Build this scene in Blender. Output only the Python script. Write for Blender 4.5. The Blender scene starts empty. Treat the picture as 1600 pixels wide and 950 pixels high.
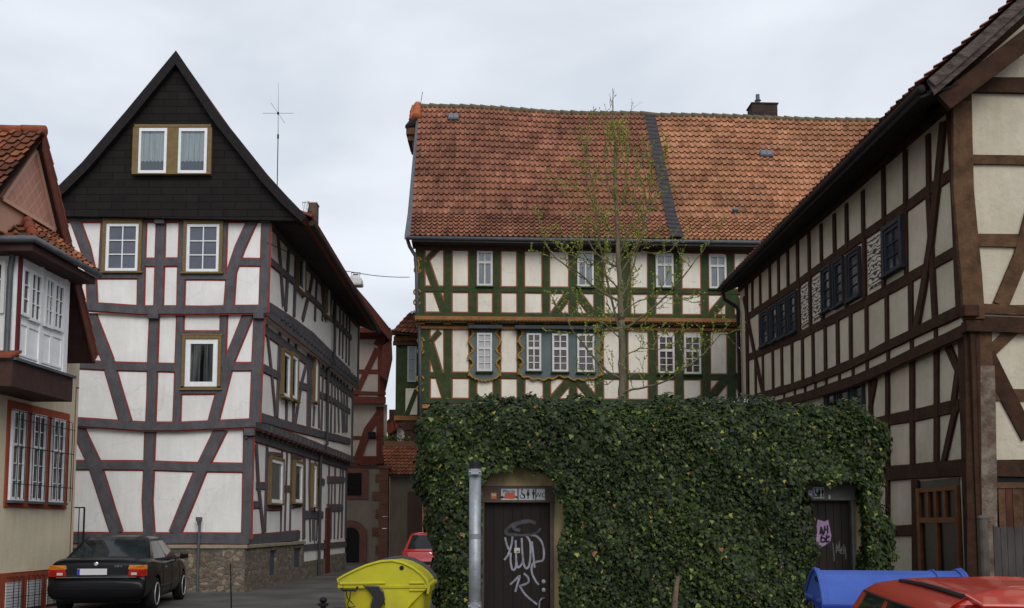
import bpy, bmesh, math, random
import numpy as np
from mathutils import Vector, Matrix
random.seed(7)
R = math.radians
sc = bpy.context.scene
COL = sc.collection

# ---------------------------------------------------------------- camera
EYE = 1.6; PITCH = R(5.0); FPX = 35.0/36.0*1600.0; SHIFT = 212.0
cd = bpy.data.cameras.new('camera'); cam = bpy.data.objects.new('camera', cd); COL.objects.link(cam)
cam.location = (0, 0, EYE); cam.rotation_euler = (math.pi/2 + PITCH, 0, 0)
cd.lens = 35.0; cd.sensor_width = 36.0; cd.shift_y = SHIFT/1600.0; cd.clip_end = 2000.0
sc.camera = cam

# ---------------------------------------------------------------- world, sun, exposure
w = bpy.data.worlds.new('World'); sc.world = w; w.use_nodes = True
nt = w.node_tree; nt.nodes.clear()
SUN_EL, SUN_AZ = 36.0, 162.0       # overcast: the sun is only a soft brighter patch behind the camera
sky = nt.nodes.new('ShaderNodeTexSky'); sky.sky_type = 'NISHITA'; sky.sun_disc = False
sky.sun_elevation = R(SUN_EL); sky.sun_rotation = R(SUN_AZ)
tc = nt.nodes.new('ShaderNodeTexCoord')
mp = nt.nodes.new('ShaderNodeMapping'); mp.inputs['Scale'].default_value = (1.0, 1.0, 2.6)
nz = nt.nodes.new('ShaderNodeTexNoise'); nz.inputs['Scale'].default_value = 2.3; nz.inputs['Detail'].default_value = 5; nz.inputs['Roughness'].default_value = 0.5; nz.inputs['Distortion'].default_value = 0.3
rp = nt.nodes.new('ShaderNodeValToRGB')
rp.color_ramp.elements[0].position = 0.34; rp.color_ramp.elements[0].color = (4.9, 5.4, 6.15, 1)
rp.color_ramp.elements[1].position = 0.68; rp.color_ramp.elements[1].color = (7.9, 8.25, 8.75, 1)
mx = nt.nodes.new('ShaderNodeMixRGB'); mx.inputs[0].default_value = 0.93
bg = nt.nodes.new('ShaderNodeBackground'); bg.inputs['Strength'].default_value = 0.1
wo = nt.nodes.new('ShaderNodeOutputWorld')
L = nt.links.new
L(tc.outputs['Generated'], mp.inputs['Vector']); L(mp.outputs['Vector'], nz.inputs['Vector'])
L(nz.outputs['Fac'], rp.inputs['Fac']); L(sky.outputs['Color'], mx.inputs[1]); L(rp.outputs['Color'], mx.inputs[2])
L(mx.outputs['Color'], bg.inputs['Color']); L(bg.outputs['Background'], wo.inputs['Surface'])
sd = bpy.data.lights.new('sun', 'SUN'); sd.energy = 1.5; sd.angle = R(40); sd.color = (1.0, 0.97, 0.93)
sun = bpy.data.objects.new('sun', sd); COL.objects.link(sun)
az = R(SUN_AZ); el = R(SUN_EL)
sdir = Vector((math.sin(az)*math.cos(el), math.cos(az)*math.cos(el), math.sin(el)))
sun.rotation_euler = sdir.to_track_quat('Z', 'Y').to_euler(); sun.location = sdir*60
vs = sc.view_settings; vs.view_transform = 'Standard'; vs.look = 'None'; vs.gamma = 1.0; vs.use_curve_mapping = False
vs.exposure = 0.26
sc.render.engine = 'CYCLES'
sc.cycles.max_bounces = 6; sc.cycles.diffuse_bounces = 3; sc.cycles.transparent_max_bounces = 8

# ---------------------------------------------------------------- materials
MATS = {}
def mat(name, col, rough=0.8, col2=None, nscale=6.0, bump=0.0, bscale=None, stretch=None, metallic=0.0, attr=None, detail=6.0, ramp=(0.35, 0.65), coat=0.0, spec=0.15, dist=0.002, emit=None, sheen=None):
    if name in MATS: return MATS[name]
    m = bpy.data.materials.new(name); m.use_nodes = True
    n = m.node_tree.nodes; l = m.node_tree.links.new
    b = n['Principled BSDF']
    b.inputs['Roughness'].default_value = rough; b.inputs['Metallic'].default_value = metallic
    b.inputs['Specular IOR Level'].default_value = spec
    if coat: b.inputs['Coat Weight'].default_value = coat; b.inputs['Coat Roughness'].default_value = 0.04
    b.inputs['Base Color'].default_value = (*col, 1)
    t = n.new('ShaderNodeTexCoord'); mpn = n.new('ShaderNodeMapping'); l(t.outputs['Object'], mpn.inputs['Vector'])
    if stretch: mpn.inputs['Scale'].default_value = stretch
    src = None
    if col2 is not None:
        nn = n.new('ShaderNodeTexNoise'); nn.inputs['Scale'].default_value = nscale; nn.inputs['Detail'].default_value = detail; nn.inputs['Roughness'].default_value = 0.62
        l(mpn.outputs['Vector'], nn.inputs['Vector'])
        r = n.new('ShaderNodeValToRGB'); r.color_ramp.elements[0].position = ramp[0]; r.color_ramp.elements[1].position = ramp[1]
        r.color_ramp.elements[0].color = (*col, 1); r.color_ramp.elements[1].color = (*col2, 1)
        l(nn.outputs['Fac'], r.inputs['Fac']); src = r.outputs['Color']
    if attr:
        a = n.new('ShaderNodeAttribute'); a.attribute_name = attr
        if src is not None:
            mm = n.new('ShaderNodeMixRGB'); mm.blend_type = 'MULTIPLY'; mm.inputs[0].default_value = 1.0
            l(src, mm.inputs[1]); l(a.outputs['Color'], mm.inputs[2]); src = mm.outputs['Color']
        else: src = a.outputs['Color']
    if src is not None: l(src, b.inputs['Base Color'])
    if bump:
        bn = n.new('ShaderNodeTexNoise'); bn.inputs['Scale'].default_value = bscale or nscale*3; bn.inputs['Detail'].default_value = 8; bn.inputs['Roughness'].default_value = 0.6
        l(mpn.outputs['Vector'], bn.inputs['Vector'])
        bb = n.new('ShaderNodeBump'); bb.inputs['Strength'].default_value = bump; bb.inputs['Distance'].default_value = 0.03
        l(bn.outputs['Fac'], bb.inputs['Height']); l(bb.outputs['Normal'], b.inputs['Normal'])
    if emit: b.inputs['Emission Color'].default_value = (*emit, 1); b.inputs['Emission Strength'].default_value = 1
    MATS[name] = m
    return m

def plaster(name, c1, c2, bump=0.25, stain=0.06, bscale=14):
    """rendered wall: two noise scales and faint vertical runs"""
    m = mat(name, c1, 0.92, c2, 0.9, bump, bscale)
    n = m.node_tree.nodes; l = m.node_tree.links.new; b = n['Principled BSDF']
    src = b.inputs['Base Color'].links[0].from_socket
    t = n.new('ShaderNodeTexCoord'); mpn = n.new('ShaderNodeMapping'); mpn.inputs['Scale'].default_value = (5, 5, 0.7)
    l(t.outputs['Object'], mpn.inputs['Vector'])
    nn = n.new('ShaderNodeTexNoise'); nn.inputs['Scale'].default_value = 1.6; nn.inputs['Detail'].default_value = 7; nn.inputs['Roughness'].default_value = 0.7
    l(mpn.outputs['Vector'], nn.inputs['Vector'])
    r = n.new('ShaderNodeValToRGB'); r.color_ramp.elements[0].position = 0.35; r.color_ramp.elements[1].position = 0.62
    v = 1-stain*1.1; r.color_ramp.elements[0].color = (v, v*0.985, v*0.96, 1); r.color_ramp.elements[1].color = (1, 1, 1, 1)
    l(nn.outputs['Fac'], r.inputs['Fac'])
    mm = n.new('ShaderNodeMixRGB'); mm.blend_type = 'MULTIPLY'; mm.inputs[0].default_value = 1
    l(src, mm.inputs[1]); l(r.outputs['Color'], mm.inputs[2]); l(mm.outputs['Color'], b.inputs['Base Color'])
    return m

def bricky(name, c1, c2, mortar, bw, bh, msize, bump=0.4, rough=0.85, axis='XZ', offset=0.5, noise=0.5):
    """brick/slate texture laid on a wall in object coordinates"""
    m = bpy.data.materials.new(name); m.use_nodes = True
    n = m.node_tree.nodes; l = m.node_tree.links.new; b = n['Principled BSDF']; b.inputs['Roughness'].default_value = rough
    b.inputs['Specular IOR Level'].default_value = 0.12
    t = n.new('ShaderNodeTexCoord'); s = n.new('ShaderNodeSeparateXYZ'); c = n.new('ShaderNodeCombineXYZ'); l(t.outputs['Object'], s.inputs[0])
    l(s.outputs['X' if axis[0] == 'X' else 'Y'], c.inputs['X']); l(s.outputs['Z'], c.inputs['Y'])
    br = n.new('ShaderNodeTexBrick'); br.offset = offset
    br.inputs['Color1'].default_value = (*c1, 1); br.inputs['Color2'].default_value = (*c2, 1); br.inputs['Mortar'].default_value = (*mortar, 1)
    br.inputs['Scale'].default_value = 1.0; br.inputs['Mortar Size'].default_value = msize; br.inputs['Brick Width'].default_value = bw; br.inputs['Row Height'].default_value = bh
    br.inputs['Mortar Smooth'].default_value = 0.2; br.inputs['Bias'].default_value = 0.0
    l(c.outputs[0], br.inputs['Vector'])
    nn = n.new('ShaderNodeTexNoise'); nn.inputs['Scale'].default_value = 3.0; nn.inputs['Detail'].default_value = 8; l(t.outputs['Object'], nn.inputs['Vector'])
    r = n.new('ShaderNodeValToRGB'); r.color_ramp.elements[0].position = 0.3; r.color_ramp.elements[1].position = 0.7
    r.color_ramp.elements[0].color = (noise, noise, noise, 1); r.color_ramp.elements[1].color = (1, 1, 1, 1); l(nn.outputs['Fac'], r.inputs['Fac'])
    mm = n.new('ShaderNodeMixRGB'); mm.blend_type = 'MULTIPLY'; mm.inputs[0].default_value = 1
    l(br.outputs['Color'], mm.inputs[1]); l(r.outputs['Color'], mm.inputs[2]); l(mm.outputs['Color'], b.inputs['Base Color'])
    bb = n.new('ShaderNodeBump'); bb.inputs['Strength'].default_value = bump; bb.inputs['Distance'].default_value = 0.02; bb.invert = True
    l(br.outputs['Fac'], bb.inputs['Height']); l(bb.outputs['Normal'], b.inputs['Normal'])
    MATS[name] = m
    return m

def rubble(name, cols, scale=3.2):
    """rubble stone wall"""
    m = bpy.data.materials.new(name); m.use_nodes = True
    n = m.node_tree.nodes; l = m.node_tree.links.new; b = n['Principled BSDF']; b.inputs['Roughness'].default_value = 0.9
    t = n.new('ShaderNodeTexCoord')
    nz = n.new('ShaderNodeTexNoise'); nz.inputs['Scale'].default_value = 2.0; nz.inputs['Detail'].default_value = 3; l(t.outputs['Object'], nz.inputs['Vector'])
    ad = n.new('ShaderNodeMixRGB'); ad.blend_type = 'ADD'; ad.inputs[0].default_value = 0.25; l(t.outputs['Object'], ad.inputs[1]); l(nz.outputs['Color'], ad.inputs[2])
    mpn = n.new('ShaderNodeMapping'); mpn.inputs['Scale'].default_value = (1, 1, 1.7); l(ad.outputs['Color'], mpn.inputs['Vector'])
    v = n.new('ShaderNodeTexVoronoi'); v.inputs['Scale'].default_value = scale; l(mpn.outputs['Vector'], v.inputs['Vector'])
    v2 = n.new('ShaderNodeTexVoronoi'); v2.feature = 'DISTANCE_TO_EDGE'; v2.inputs['Scale'].default_value = scale; l(mpn.outputs['Vector'], v2.inputs['Vector'])
    s = n.new('ShaderNodeSeparateColor'); l(v.outputs['Color'], s.inputs[0])
    r = n.new('ShaderNodeValToRGB'); r.color_ramp.interpolation = 'CONSTANT'
    while len(r.color_ramp.elements) < len(cols): r.color_ramp.elements.new(0.5)
    for i, c in enumerate(cols): r.color_ramp.elements[i].position = i/len(cols); r.color_ramp.elements[i].color = (*c, 1)
    l(s.outputs[0], r.inputs['Fac'])
    n2 = n.new('ShaderNodeTexNoise'); n2.inputs['Scale'].default_value = 12; n2.inputs['Detail'].default_value = 8; n2.inputs['Roughness'].default_value = 0.7; l(t.outputs['Object'], n2.inputs['Vector'])
    r2 = n.new('ShaderNodeValToRGB'); r2.color_ramp.elements[0].position = 0.3; r2.color_ramp.elements[1].position = 0.7; r2.color_ramp.elements[0].color = (.35, .33, .3, 1); r2.color_ramp.elements[1].color = (1.15, 1.1, 1.05, 1)
    l(n2.outputs['Fac'], r2.inputs['Fac'])
    mm = n.new('ShaderNodeMixRGB'); mm.blend_type = 'MULTIPLY'; mm.inputs[0].default_value = 1; l(r.outputs['Color'], mm.inputs[1]); l(r2.outputs['Color'], mm.inputs[2])
    e = n.new('ShaderNodeValToRGB'); e.color_ramp.elements[0].position = 0.0; e.color_ramp.elements[1].position = 0.07; l(v2.outputs['Distance'], e.inputs['Fac'])
    mo = n.new('ShaderNodeMixRGB'); mo.inputs[1].default_value = (.19, .165, .135, 1); l(e.outputs['Color'], mo.inputs[0]); l(mm.outputs['Color'], mo.inputs[2])
    l(mo.outputs['Color'], b.inputs['Base Color'])
    bb = n.new('ShaderNodeBump'); bb.inputs['Strength'].default_value = 0.8; bb.inputs['Distance'].default_value = 0.04
    ml = n.new('ShaderNodeMath'); ml.operation = 'MULTIPLY_ADD'; ml.inputs[1].default_value = 0.5; l(n2.outputs['Fac'], ml.inputs[0]); l(e.outputs['Color'], ml.inputs[2])
    l(ml.outputs[0], bb.inputs['Height']); l(bb.outputs['Normal'], b.inputs['Normal'])
    MATS[name] = m
    return m

def glass_mat(name='window_glass', tint=(0.86, 0.88, 0.88), fac=0.03):
    if name in MATS: return MATS[name]
    m = bpy.data.materials.new(name); m.use_nodes = True
    n = m.node_tree.nodes; l = m.node_tree.links.new; n.remove(n['Principled BSDF'])
    o = n['Material Output']; mi = n.new('ShaderNodeMixShader'); tr = n.new('ShaderNodeBsdfTransparent'); gl = n.new('ShaderNodeBsdfGlossy')
    fr = n.new('ShaderNodeFresnel'); fr.inputs['IOR'].default_value = 1.5
    ad = n.new('ShaderNodeMath'); ad.operation = 'ADD'; ad.use_clamp = True; ad.inputs[1].default_value = fac; l(fr.outputs[0], ad.inputs[0])
    tr.inputs['Color'].default_value = (*tint, 1); gl.inputs['Color'].default_value = (0.8, 0.85, 0.9, 1); gl.inputs['Roughness'].default_value = 0.03
    l(ad.outputs[0], mi.inputs[0]); l(tr.outputs[0], mi.inputs[1]); l(gl.outputs[0], mi.inputs[2]); l(mi.outputs[0], o.inputs['Surface'])
    MATS[name] = m
    return m

M_WHITE = plaster('white_plaster', (0.80, 0.795, 0.775), (0.71, 0.70, 0.68), 0.22, 0.06, 9)
M_GREYWOOD = mat('grey_painted_timber', (0.072, 0.068, 0.074), 0.8, (0.103, 0.098, 0.106), 5, 0.6, 22, (1, 1, 0.6))
M_RED = mat('red_paint_line', (0.26, 0.035, 0.024), 0.8, (0.33, 0.052, 0.034), 9)
M_SLATE = bricky('black_slate_cladding', (0.019, 0.015, 0.0145), (0.013, 0.0105, 0.010), (0.004, 0.004, 0.004), 0.62, 0.19, 0.008, 0.8, 0.75, 'XZ', 0.5, 0.7)
M_SLATEROOF = mat('slate_verge', (0.013, 0.0105, 0.011), 0.8, (0.020, 0.016, 0.017), 8, 0.4, 20)
M_OLIVE = mat('olive_casing_paint', (0.145, 0.10, 0.042), 0.6, (0.185, 0.13, 0.058), 10)
M_PVC = mat('white_window_paint', (0.78, 0.79, 0.80), 0.4, (0.70, 0.71, 0.72), 8)
M_DARK = mat('dark_interior', (0.012, 0.012, 0.013), 0.9)
M_BLUEPANE = mat('dusky_pane', (0.075, 0.085, 0.11), 0.12, (0.10, 0.11, 0.14), 2.0, spec=0.6)
M_DARKPANE = mat('dark_pane', (0.018, 0.019, 0.022), 0.08, (0.035, 0.036, 0.04), 3.0, spec=0.7)
M_GLASS = glass_mat()
M_CURTAIN = mat('lace_curtain', (0.80, 0.82, 0.81), 0.9, (0.60, 0.62, 0.62), 3, 0.0, stretch=(9, 9, 0.5))
M_CURTAIN2 = mat('grey_curtain', (0.30, 0.31, 0.31), 0.9, (0.06, 0.06, 0.06), 3, 0.0, stretch=(9, 9, 0.5))
M_RUBBLE = rubble('rubble_stone', [(.21, .175, .13), (.155, .13, .10), (.27, .225, .165), (.18, .15, .12), (.20, .14, .10), (.125, .11, .09), (.30, .255, .19), (.17, .15, .13)], 6.2)
M_LEDGE = mat('stone_ledge', (0.30, 0.27, 0.21), 0.85, (0.22, 0.19, 0.14), 5, 0.3)
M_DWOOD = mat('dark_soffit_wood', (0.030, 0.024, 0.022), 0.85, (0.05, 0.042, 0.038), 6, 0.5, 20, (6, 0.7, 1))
M_ZINC = mat('zinc_gutter', (0.085, 0.09, 0.10), 0.55, (0.12, 0.125, 0.135), 5, metallic=0.3)
M_BLUESHUT = mat('blue_grey_board', (0.05, 0.062, 0.085), 0.6, (0.07, 0.085, 0.11), 4)
M_ORTILE = mat('red_clay_tile', (0.26, 0.07, 0.035), 0.8, (0.16, 0.045, 0.028), 5, 0.4)
M_TILES = mat('clay_roof_tiles', (1.0, 1.0, 1.0), 0.85, (0.60, 0.57, 0.56), 1.2, 0.35, 30, attr='col', ramp=(0.3, 0.7))
def weather(m, cols, scale, stretch, lo, hi, seed=0.0):
    n = m.node_tree.nodes; l = m.node_tree.links.new; b = n['Principled BSDF']; src = b.inputs['Base Color'].links[0].from_socket
    t = n.new('ShaderNodeTexCoord'); mp = n.new('ShaderNodeMapping'); mp.inputs['Scale'].default_value = stretch; mp.inputs['Location'].default_value = (seed, seed, 0); l(t.outputs['Object'], mp.inputs['Vector'])
    nn = n.new('ShaderNodeTexNoise'); nn.inputs['Scale'].default_value = scale; nn.inputs['Detail'].default_value = 7; nn.inputs['Roughness'].default_value = .65; l(mp.outputs[0], nn.inputs['Vector'])
    r = n.new('ShaderNodeValToRGB'); r.color_ramp.elements[0].position = lo; r.color_ramp.elements[1].position = hi; r.color_ramp.elements[0].color = (*cols[0], 1); r.color_ramp.elements[1].color = (*cols[1], 1)
    l(nn.outputs['Fac'], r.inputs['Fac']); mm = n.new('ShaderNodeMixRGB'); mm.blend_type = 'MULTIPLY'; mm.inputs[0].default_value = 1; l(src, mm.inputs[1]); l(r.outputs['Color'], mm.inputs[2]); l(mm.outputs['Color'], b.inputs['Base Color'])
weather(M_TILES, ((.72, .72, .70), (1.22, 1.18, 1.14)), .45, (1, .5, .5), .34, .58)
weather(M_TILES, ((.80, .84, .76), (1, 1, 1)), 2.2, (2.2, .3, .3), .33, .55, 4.0)
M_BRICK = bricky('chimney_brick', (0.17, 0.07, 0.04), (0.12, 0.05, 0.035), (0.12, 0.11, 0.10), 0.24, 0.075, 0.012)
M_STEEL = mat('galvanised_steel', (0.34, 0.36, 0.39), 0.5, (0.22, 0.23, 0.25), 5, 0.15, 25, metallic=0.65)
M_IRON = mat('dark_iron', (0.018, 0.018, 0.02), 0.55, metallic=0.3)

# ---------------------------------------------------------------- object helpers
def thing(name, label, cat, loc=(0, 0, 0), group=None, kind=None):
    o = bpy.data.objects.new(name, None); COL.objects.link(o); o.location = loc
    o.empty_display_size = 0.3
    o['label'] = label; o['category'] = cat
    if group: o['group'] = group
    if kind: o['kind'] = kind
    return o
def tag(o, label, cat, group=None, kind=None):
    o['label'] = label; o['category'] = cat
    if group: o['group'] = group
    if kind: o['kind'] = kind
    return o
def root_loc(p):
    v = Vector((0, 0, 0))
    while p is not None: v = v + p.location; p = p.parent
    return v

class MB:
    """collects polygons in WORLD coordinates; build() links them as one mesh object under its parent"""
    def __init__(s): s.v = []; s.f = []; s.m = []; s.c = {}
    def face(s, pts, m=0, col=None):
        b = len(s.v); s.v += [tuple(p) for p in pts]; s.f.append(tuple(range(b, b+len(pts)))); s.m.append(m)
        if col is not None: s.c[len(s.f)-1] = col
    def prism(s, pts, d, m=0, back=True, mside=None):
        """pts: closed outline; d: extrusion vector (front face = pts + d)"""
        d = Vector(d); a = [Vector(p) for p in pts]; q = [p + d for p in a]; n = len(a); b = len(s.v)
        s.v += [tuple(p) for p in a] + [tuple(p) for p in q]
        s.f.append(tuple(b+n+i for i in range(n))); s.m.append(m)
        if back: s.f.append(tuple(b+n-1-i for i in range(n))); s.m.append(m)
        for i in range(n):
            j = (i+1) % n; s.f.append((b+i, b+j, b+n+j, b+n+i)); s.m.append(m if mside is None else mside)
    def box(s, c, size, m=0, rz=0.0, rot=None):
        hx, hy, hz = size[0]/2, size[1]/2, size[2]/2
        M = rot if rot is not None else Matrix.Rotation(rz, 3, 'Z')
        c = Vector(c); P = [c + M @ Vector((x, y, z)) for z in (-hz, hz) for x, y in ((-hx, -hy), (hx, -hy), (hx, hy), (-hx, hy))]
        b = len(s.v); s.v += [tuple(p) for p in P]
        for f in ((3, 2, 1, 0), (4, 5, 6, 7), (0, 1, 5, 4), (1, 2, 6, 5), (2, 3, 7, 6), (3, 0, 4, 7)): s.f.append(tuple(b+i for i in f)); s.m.append(m)
    def tube(s, pts, r, n=8, m=0, caps=True, col=None):
        P = [Vector(p) for p in pts]; k = len(P); rr = r if isinstance(r, (list, tuple)) else [r]*k
        b = len(s.v); prev = None
        for i, p in enumerate(P):
            t = (P[min(i+1, k-1)] - P[max(i-1, 0)])
            if t.length < 1e-9: t = Vector((0, 0, 1))
            t.normalize()
            if prev is None:
                a = t.cross(Vector((0, 0, 1)));
                if a.length < 0.05: a = t.cross(Vector((1, 0, 0)))
            else: a = prev - t*prev.dot(t)
            if a.length < 1e-6: a = t.orthogonal()
            a.normalize(); prev = a; c = t.cross(a)
            for j in range(n):
                g = 2*math.pi*j/n; s.v.append(tuple(p + (a*math.cos(g) + c*math.sin(g))*rr[i]))
        for i in range(k-1):
            for j in range(n):
                j2 = (j+1) % n; s.f.append((b+i*n+j, b+i*n+j2, b+(i+1)*n+j2, b+(i+1)*n+j)); s.m.append(m)
        if caps:
            s.f.append(tuple(b+n-1-j for j in range(n))); s.m.append(m)
            s.f.append(tuple(b+(k-1)*n+j for j in range(n))); s.m.append(m)
    def lathe(s, base, prof, n=20, m=0, axis=None):
        """prof: (radius, height) pairs along axis"""
        ax = Vector(axis or (0, 0, 1)).normalized(); a = ax.orthogonal().normalized(); c = ax.cross(a); b = len(s.v); base = Vector(base)
        for r, h in prof:
            for j in range(n):
                g = 2*math.pi*j/n; s.v.append(tuple(base + ax*h + (a*math.cos(g)+c*math.sin(g))*r))
        for i in range(len(prof)-1):
            for j in range(n):
                j2 = (j+1) % n; s.f.append((b+i*n+j, b+i*n+j2, b+(i+1)*n+j2, b+(i+1)*n+j)); s.m.append(m)
        s.f.append(tuple(b+n-1-j for j in range(n))); s.m.append(m)
        k = len(prof)-1; s.f.append(tuple(b+k*n+j for j in range(n))); s.m.append(m)
    def build(s, name, mats, parent=None, smooth=False, bevel=0.0, loc=None, subsurf=0):
        if not isinstance(mats, (list, tuple)): mats = [mats]
        me = bpy.data.meshes.new(name)
        off = root_loc(parent) if parent is not None else Vector(loc or (0, 0, 0))
        me.from_pydata([(x-off.x, y-off.y, z-off.z) for x, y, z in s.v], [], s.f)
        for mm in mats: me.materials.append(mm)
        me.polygons.foreach_set('material_index', s.m)
        if s.c:
            ca = me.color_attributes.new('col', 'FLOAT_COLOR', 'CORNER')
            arr = np.ones((len(me.loops), 4), dtype=np.float32); 
            for pi, pol in enumerate(me.polygons):
                c = s.c.get(pi)
                if c is not None: arr[pol.loop_start:pol.loop_start+pol.loop_total, :3] = c
            ca.data.foreach_set('color', arr.ravel())
        if smooth: me.polygons.foreach_set('use_smooth', [True]*len(me.polygons))
        me.update()
        o = bpy.data.objects.new(name, me); COL.objects.link(o)
        if parent is not None: o.parent = parent
        elif loc is not None: o.location = loc
        if subsurf:
            md = o.modifiers.new('sub', 'SUBSURF'); md.levels = subsurf; md.render_levels = subsurf
        if bevel:
            md = o.modifiers.new('bev', 'BEVEL'); md.width = bevel; md.segments = 2; md.limit_method = 'ANGLE'; md.angle_limit = R(40)
        return o

# ---------------------------------------------------------------- surveying: picture measurements to places on known wall planes
def ray(px, py):
    a = (px-800.0)/FPX; v = (475.0+SHIFT-py)/FPX
    return Vector((a, math.cos(PITCH) - v*math.sin(PITCH), math.sin(PITCH) + v*math.cos(PITCH)))
CAM = Vector((0, 0, EYE))
class Plane:
    """upright wall plane: origin, level direction u, outward normal n"""
    def __init__(s, p0, u, n):
        s.p0 = Vector(p0); s.u = Vector(u).normalized(); n = Vector(n); n = n - s.u*n.dot(s.u); s.n = n.normalized()
    def shift(s, d): return Plane(s.p0 + s.n*d, s.u, s.n)
    def hit(s, px, py, off=0.0):
        d = ray(px, py); p0 = s.p0 + s.n*off; t = (p0-CAM).dot(s.n)/d.dot(s.n); P = CAM + d*t
        return ((P-s.p0).dot(s.u), P.z)
    def at(s, px, py, off=0.0):
        u, z = s.hit(px, py, off); return s.P(u, z, off)
    def P(s, u, z, off=0.0): 
        p = s.p0 + s.u*u + s.n*off; return Vector((p.x, p.y, z))
    def d(s, k): return s.n*k
def at(px, py, Y):
    d = ray(px, py); return CAM + d*(Y/d.y)
def crop(x0, y0, s): return lambda pts: [(x0+x/s, y0+y/s) for x, y in pts]

def ribbon(pts, w, rough=0.0, seg=0.6):
    """outline of a band of width w along 2D pts, slightly uneven when rough"""
    P = [Vector(p) for p in pts]; Q = [P[0]]
    for a, b in zip(P, P[1:]):
        k = max(1, int((b-a).length/seg)) if rough else 1
        Q += [a + (b-a)*(i/k) for i in range(1, k+1)]
    Lf, Rt = [], []
    for i, p in enumerate(Q):
        d0 = (Q[i]-Q[i-1]).normalized() if i else (Q[1]-Q[0]).normalized()
        d1 = (Q[i+1]-Q[i]).normalized() if i < len(Q)-1 else d0
        t = (d0+d1).normalized(); nn = Vector((-t.y, t.x)); k = 1/max(0.5, nn.dot(Vector((-d0.y, d0.x))))
        r1 = random.uniform(-rough, rough); r2 = random.uniform(-rough, rough)
        Lf.append(p + nn*(w/2*k + r1)); Rt.append(p - nn*(w/2*k + r2))
    return Lf, Rt
_cnt = [0]
def timber(pl, pxpts, wid, parent, wood, red=None, line=0.035, base=0.012, proud=0.03, rough=0.006, uz=False, name=None):
    """one squared timber let into the wall, with its painted edge line"""
    _cnt[0] += 1; k = _cnt[0] % 40
    pts = pxpts if uz else [pl.hit(x, y) for x, y in pxpts]
    st = random.getstate(); random.seed(_cnt[0]*31+5)
    Lf, Rt = ribbon(pts, wid, rough); random.setstate(st)
    mb = MB(); off = proud + k*0.0006
    n = len(Lf)
    for i in range(n-1):
        q = [Lf[i], Lf[i+1], Rt[i+1], Rt[i]]
        mb.face([pl.P(a.x, a.y, off) for a in q], 0)
        mb.face([pl.P(Lf[i].x, Lf[i].y, 0), pl.P(Lf[i+1].x, Lf[i+1].y, 0), pl.P(Lf[i+1].x, Lf[i+1].y, off), pl.P(Lf[i].x, Lf[i].y, off)], 0)
        mb.face([pl.P(Rt[i].x, Rt[i].y, 0), pl.P(Rt[i].x, Rt[i].y, off), pl.P(Rt[i+1].x, Rt[i+1].y, off), pl.P(Rt[i+1].x, Rt[i+1].y, 0)], 0)
    for e in (0, n-1):
        mb.face([pl.P(Lf[e].x, Lf[e].y, 0), pl.P(Lf[e].x, Lf[e].y, off), pl.P(Rt[e].x, Rt[e].y, off), pl.P(Rt[e].x, Rt[e].y, 0)], 0)
    mats = [wood]
    if red:
        mats.append(red); o2 = base*0.35 + k*0.00018
        for i in range(n-1):
            for S in (Lf, Rt):
                a, b = S[i], S[i+1]; other = Rt if S is Lf else Lf
                da = (a-other[i]).normalized()*line; db = (b-other[i+1]).normalized()*line
                mb.face([pl.P(a.x, a.y, o2), pl.P(b.x, b.y, o2), pl.P(b.x+db.x, b.y+db.y, o2), pl.P(a.x+da.x, a.y+da.y, o2)], 1)
    if name is None:
        d = Vector(pts[-1]) - Vector(pts[0]); ang = abs(math.degrees(math.atan2(d.y, d.x))) % 180
        name = 'beam' if ang < 12 or ang > 168 else ('post' if 84 < ang < 96 else 'brace')
    return mb.build(name, mats, parent)

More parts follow.
